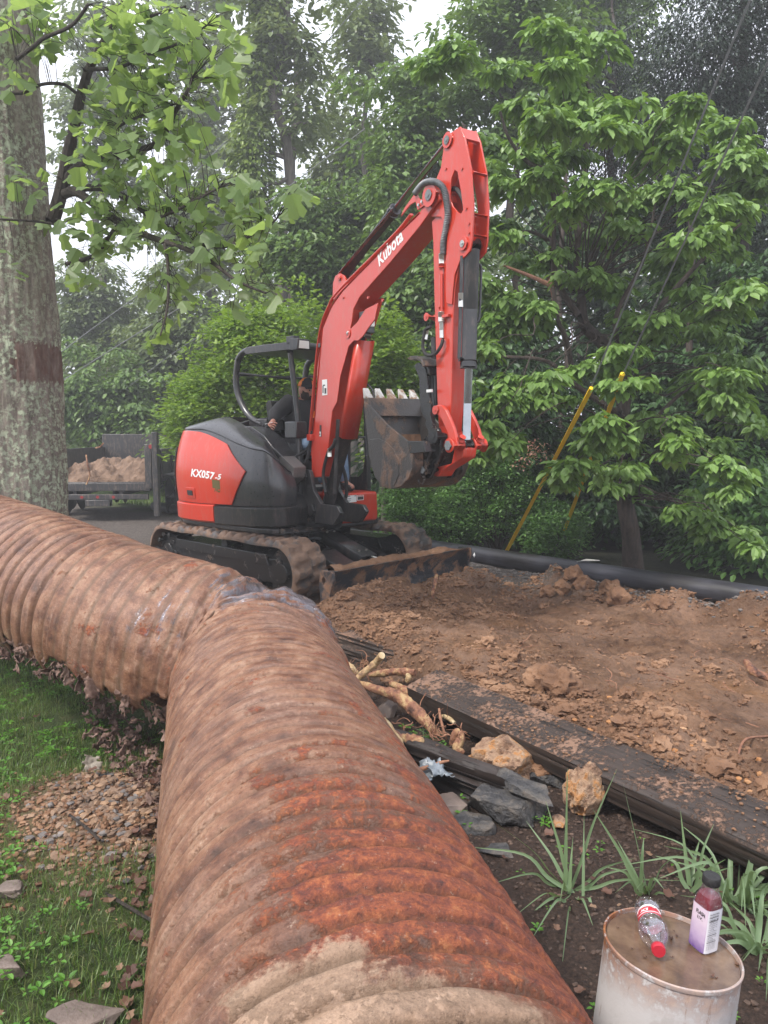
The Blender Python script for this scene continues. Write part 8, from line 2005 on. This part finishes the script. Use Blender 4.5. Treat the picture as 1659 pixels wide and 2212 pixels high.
ok = (x < -.02-.27*y+.05) & (heap < .35*rng.random(n_)+.2) & (fbm(x*2.2, y*2.2, 5, 3) > -.75+rng.random(n_)*.9) & (np.hypot(x-tb_.x, y-6) > .5)
x, y = x[ok], y[ok]; P_ = np.stack([x, y, height(x, y)-.004], 1); n_ = len(x)
V_, F2 = ribbon_field(P_, rng.uniform(.02, .065, n_), rng.uniform(.0010, .0022, n_), rng.uniform(.005, .05, n_), rng.uniform(0, 2*PI, n_))
tag(link('grass', np_mesh('grass', V_, F2, M['grass'])), 'short patchy green grass of the lawn left of the pipe', 'grass', kind='stuff')
n_ = 16000; x = rng.uniform(-9, 6, n_)-3; y = rng.uniform(14.5, 24, n_); ok = (sd_pole(x, y) > .3) | (y > 21); x, y = x[ok], y[ok]; P_ = np.stack([x, y, height(x, y)], 1); n_ = len(x)
V_, F2 = ribbon_field(P_, rng.uniform(.05, .15, n_), rng.uniform(.006, .012, n_), rng.uniform(.01, .08, n_), rng.uniform(0, 2*PI, n_))
tag(link('far_grass', np_mesh('far_grass', V_, F2, M['grass'])), 'green verge grass beyond the trailer and along the woods', 'grass', kind='stuff')
def weeds(n, xr, yr, cond, size, name, label, mat, hgt=(.01, .05)):
    x = rng.uniform(*xr, n*4); y = rng.uniform(*yr, n*4); ok = cond(x, y); x, y = x[ok][:n], y[ok][:n]; m = len(x); Ps, Ds, Ns, Sz = [], [], [], []
    for i in range(m):
        k_ = rng.integers(3, 7); zb = gz(x[i], y[i])+rng.uniform(*hgt); s_ = rng.uniform(*size); a0 = rng.uniform(0, 2*PI)
        for j in range(k_):
            a = a0+2*PI*j/k_+rng.normal(0, .25); Ps.append((x[i]+.006*math.cos(a), y[i]+.006*math.sin(a), zb)); Ds.append((math.cos(a), math.sin(a), rng.uniform(-.1, .6))); Ns.append((0, 0, 1.)); Sz.append(s_)
    V_, F2 = leaf_cloud(np.array(Ps), np.array(Ds), np.array(Ns), np.array(Sz), LEAF6); tag(link(name, np_mesh(name, V_, F2, mat)), label, 'weeds', kind='stuff')
lawn_c = lambda x, y: (x < -.08-.27*y) & (np.exp(-(((x+1.15)/.5)**2+((y-3.05)/.42)**2)) < .5) & (vnoise(x*2.6, y*2.6, 8) > -.25)
weeds(1500, (-3.2, 0), (1.0, 5.5), lawn_c, (.012, .032), 'lawn_weeds', 'broad-leaved weeds and violets growing through the lawn', M['weed'])
weeds(60, (.05, .7), (2.9, 4.0), lambda x, y: sd_road(x, y) < -.25, (.012, .03), 'bed_weeds', 'few small green weeds among roots and rocks', M['weed'])
weeds(40, (.4, 2.2), (1.6, 2.8), lambda x, y: sd_road(x, y) < -.2, (.008, .02), 'bed_seedlings', 'tiny seedlings scattered over the garden soil', M['weed'])
n_ = 70; Ps, Ds, Ns, Sz = [], [], [], []
for j in range(330):
    yb = rng.uniform(1.0, 3.6)
    x, y = (rng.uniform(-2.2, -.3), rng.uniform(1.1, 4.2)) if j < 95 else ((rng.uniform(.4, 2.2), rng.uniform(1.4, 2.9)) if j < 150 else (-.13-.25*yb-abs(rng.normal(0, .10)), yb))
    if j < 95 and x > -.12-.27*y: continue
    Ps.append((x, y, gz(x, y)+.022)); a = rng.uniform(0, 2*PI); Ds.append((math.cos(a), math.sin(a), rng.normal(0, .2))); Ns.append((rng.normal(0, .3), rng.normal(0, .3), 1)); Sz.append(rng.uniform(.02, .05) if (j < 95 or j > 150) else rng.uniform(.015, .045))
V_, F2 = leaf_cloud(np.array(Ps), np.array(Ds), np.array(Ns), np.array(Sz), (LEAF7[0]*np.array((1, 1, 1.9)), LEAF7[1])); tag(link('dead_leaves', np_mesh('dead_leaves', V_, F2, M['deadleaf'])), 'fallen brown leaves scattered on lawn and garden soil', 'dead leaves', kind='stuff')
for pts_, lb in ((((230, 1930), (270, 1955), (330, 1990)), 'thin dark twig on the lawn below the rubble'), (((150, 1760), (190, 1785), (215, 1800)), 'short dark twig on the grass left of the first')):
    mb = MB(); P_ = [onto(px, py, dz=.03) for px, py in pts_]; mb.tube([tuple(p) for p in spline(P_, 14)], .006, 6, True, True); tag(mb.build('twig', M['twig'], None), lb, 'twig')
# --- strap-leaved plants round the drum
def strap_plant(name, label, basepx, tips, width=.0075, rnd=0, seed=0, group='strap-leaved plants by the drum', spread=.35, hmax=.35, bias=0):
    B_ = onto(*basepx); r0_ = thing(name, tuple(B_), label, 'plant', group)
    specs = []
    for (tx, ty, dd, arch) in tips:
        tip = at(tx, ty, B_.y + dd); specs.append((tip, arch))
    for j in range(rnd):
        a = rng.uniform(0, 2*PI) + bias; l_ = spread*rng.uniform(.45, 1.0); specs.append((B_ + Vector((math.cos(a)*l_, math.sin(a)*l_, hmax*rng.uniform(.05, .8))), rng.uniform(.1, .5)))
    for i, (tip, arch) in enumerate(specs):
        b0 = B_ + Vector((rng.normal(0, .014), rng.normal(0, .014), -.01)); L_ = (tip-b0).length
        mid = (b0*.5+tip*.5) + Vector((0, 0, arch*L_*.6)) ; hd = Vector((tip.x-b0.x, tip.y-b0.y, 0)); mid -= hd*.12*arch
        sp2 = spline([b0, (b0*.75+tip*.25)*.5+mid*.0+(b0+(mid-b0)*.55)*.5, mid, tip], 16); n2 = 16; t = np.linspace(0, 1, n2)
        tg2 = np.gradient(sp2, axis=0); tg2 /= np.linalg.norm(tg2, axis=1)[:, None]; vw = np.array((0, -1, .6)); sd2 = np.cross(tg2, vw + rng.normal(0, .5, 3)); sd2 /= np.linalg.norm(sd2, axis=1)[:, None]; nn = np.cross(sd2, tg2)
        w_ = width*rng.uniform(.8, 1.3)*np.clip(1.15-t**2.2*1.1, .04, 1)
        A = sp2 - sd2*w_[:, None] + nn*(w_*.35)[:, None]; Bq = sp2 + sd2*w_[:, None] + nn*(w_*.35)[:, None]; V_ = np.stack([A, sp2, Bq], 1).reshape(-1, 3) - np.array(B_)
        F2 = np.concatenate([np.array([(3*k_, 3*k_+1, 3*k_+4, 3*k_+3), (3*k_+1, 3*k_+2, 3*k_+5, 3*k_+4)]) for k_ in range(n2-1)])
        link('leaf', np_mesh('leaf', V_, F2, M['strap'], True), r0_)
d7 = lambda x, y: (864+.4791*x, 1566+.4791*y)
def T7(*a): return [(*d7(x, y), dd, ar) for x, y, dd, ar in a]
strap_plant('strap_leaf_plant', 'open clump of narrow grey-green leaves fanning out between pipe and drum', d7(765, 745), T7((420, 435, .12, .12), (568, 432, .15, .08), (657, 342, .12, .03), (755, 195, .05, .0), (300, 548, .1, .25), (405, 718, -.05, .25), (505, 872, -.2, .2), (725, 1135, -.42, .25), (590, 972, -.3, .2), (830, 410, .08, .02), (1060, 600, .15, .15), (1085, 640, .08, .15), (870, 905, -.25, .2), (980, 195, .1, .1), (780, 505, .05, .15), (1290, 702, -.02, .1), (720, 810, -.15, .5), (560, 880, -.15, .1)), .0064)
strap_plant('strap_leaf_plant', 'upright leaves growing right behind the rusty drum rim', d7(1110, 760), T7((1005, 262, .1, .02), (870, 380, .05, .05), (1100, 510, .05, .5), (1240, 780, -.05, .3), (980, 520, .1, .05), (1190, 740, -.1, .5), (930, 640, .05, .3), (1060, 745, -.08, .4)), .0068, 3, hmax=.2, spread=.25)
strap_plant('strap_leaf_plant', 'pair of tall leaves standing behind the juice bottle', d7(1310, 740), T7((1265, 388, .1, -.02), (1415, 447, .08, .28), (1415, 588, .05, .05), (1150, 590, .1, .5), (1450, 690, .05, .3), (1240, 680, .08, .3)), .0070, 4, hmax=.2, spread=.25)
strap_plant('strap_leaf_plant', 'thick fountain of arching leaves at the right edge beside the drum', d7(1520, 800), T7((1580, 680, -.05, .5), (1640, 740, 0, .3), (1560, 930, -.3, .6), (1620, 880, -.1, .4), (1480, 600, .1, .1)), .0078, 34, hmax=.26, spread=.42)
strap_plant('strap_leaf_plant', 'yellowish flattened leaves spilling at the right edge below the fountain', d7(1640, 1010), T7((1560, 1200, -.1, .2), (1600, 1260, -.15, .2), (1659, 1300, -.2, .2), (1570, 1100, 0, .3)), .0088, 26, hmax=.12, spread=.32)
strap_plant('strap_leaf_plant', 'single bleached leaf drooping at the left rim of the drum', d7(855, 760), T7((885, 905, -.12, .5), (830, 940, -.1, .3)), .007)
strap_plant('strap_leaf_plant', 'small grass tuft among the roots by the split timber', d2(790, 860), (), .003, 24, hmax=.10, spread=.10)
# ---------------------------------------------------------------- the misty air
xs_, ys_, zs_ = (-130, 130), (-12, 130), (-6, 22)
mb = MB(); mb.box(*xs_, *ys_, *zs_); k = NT('misty_air'); k.t.nodes.remove(k.b)
pv = k.n('ShaderNodeVolumePrincipled'); pv.inputs['Color'].default_value = (.93, .94, .97, 1); pv.inputs['Density'].default_value = .0052; pv.inputs['Anisotropy'].default_value = .2
k.l(pv.outputs[0], k.out.inputs['Volume'])
hz = mb.build('haze', k.m, None, smooth=False); tag(hz, 'pale damp mist hanging in the air among the trees', 'haze', kind='stuff')
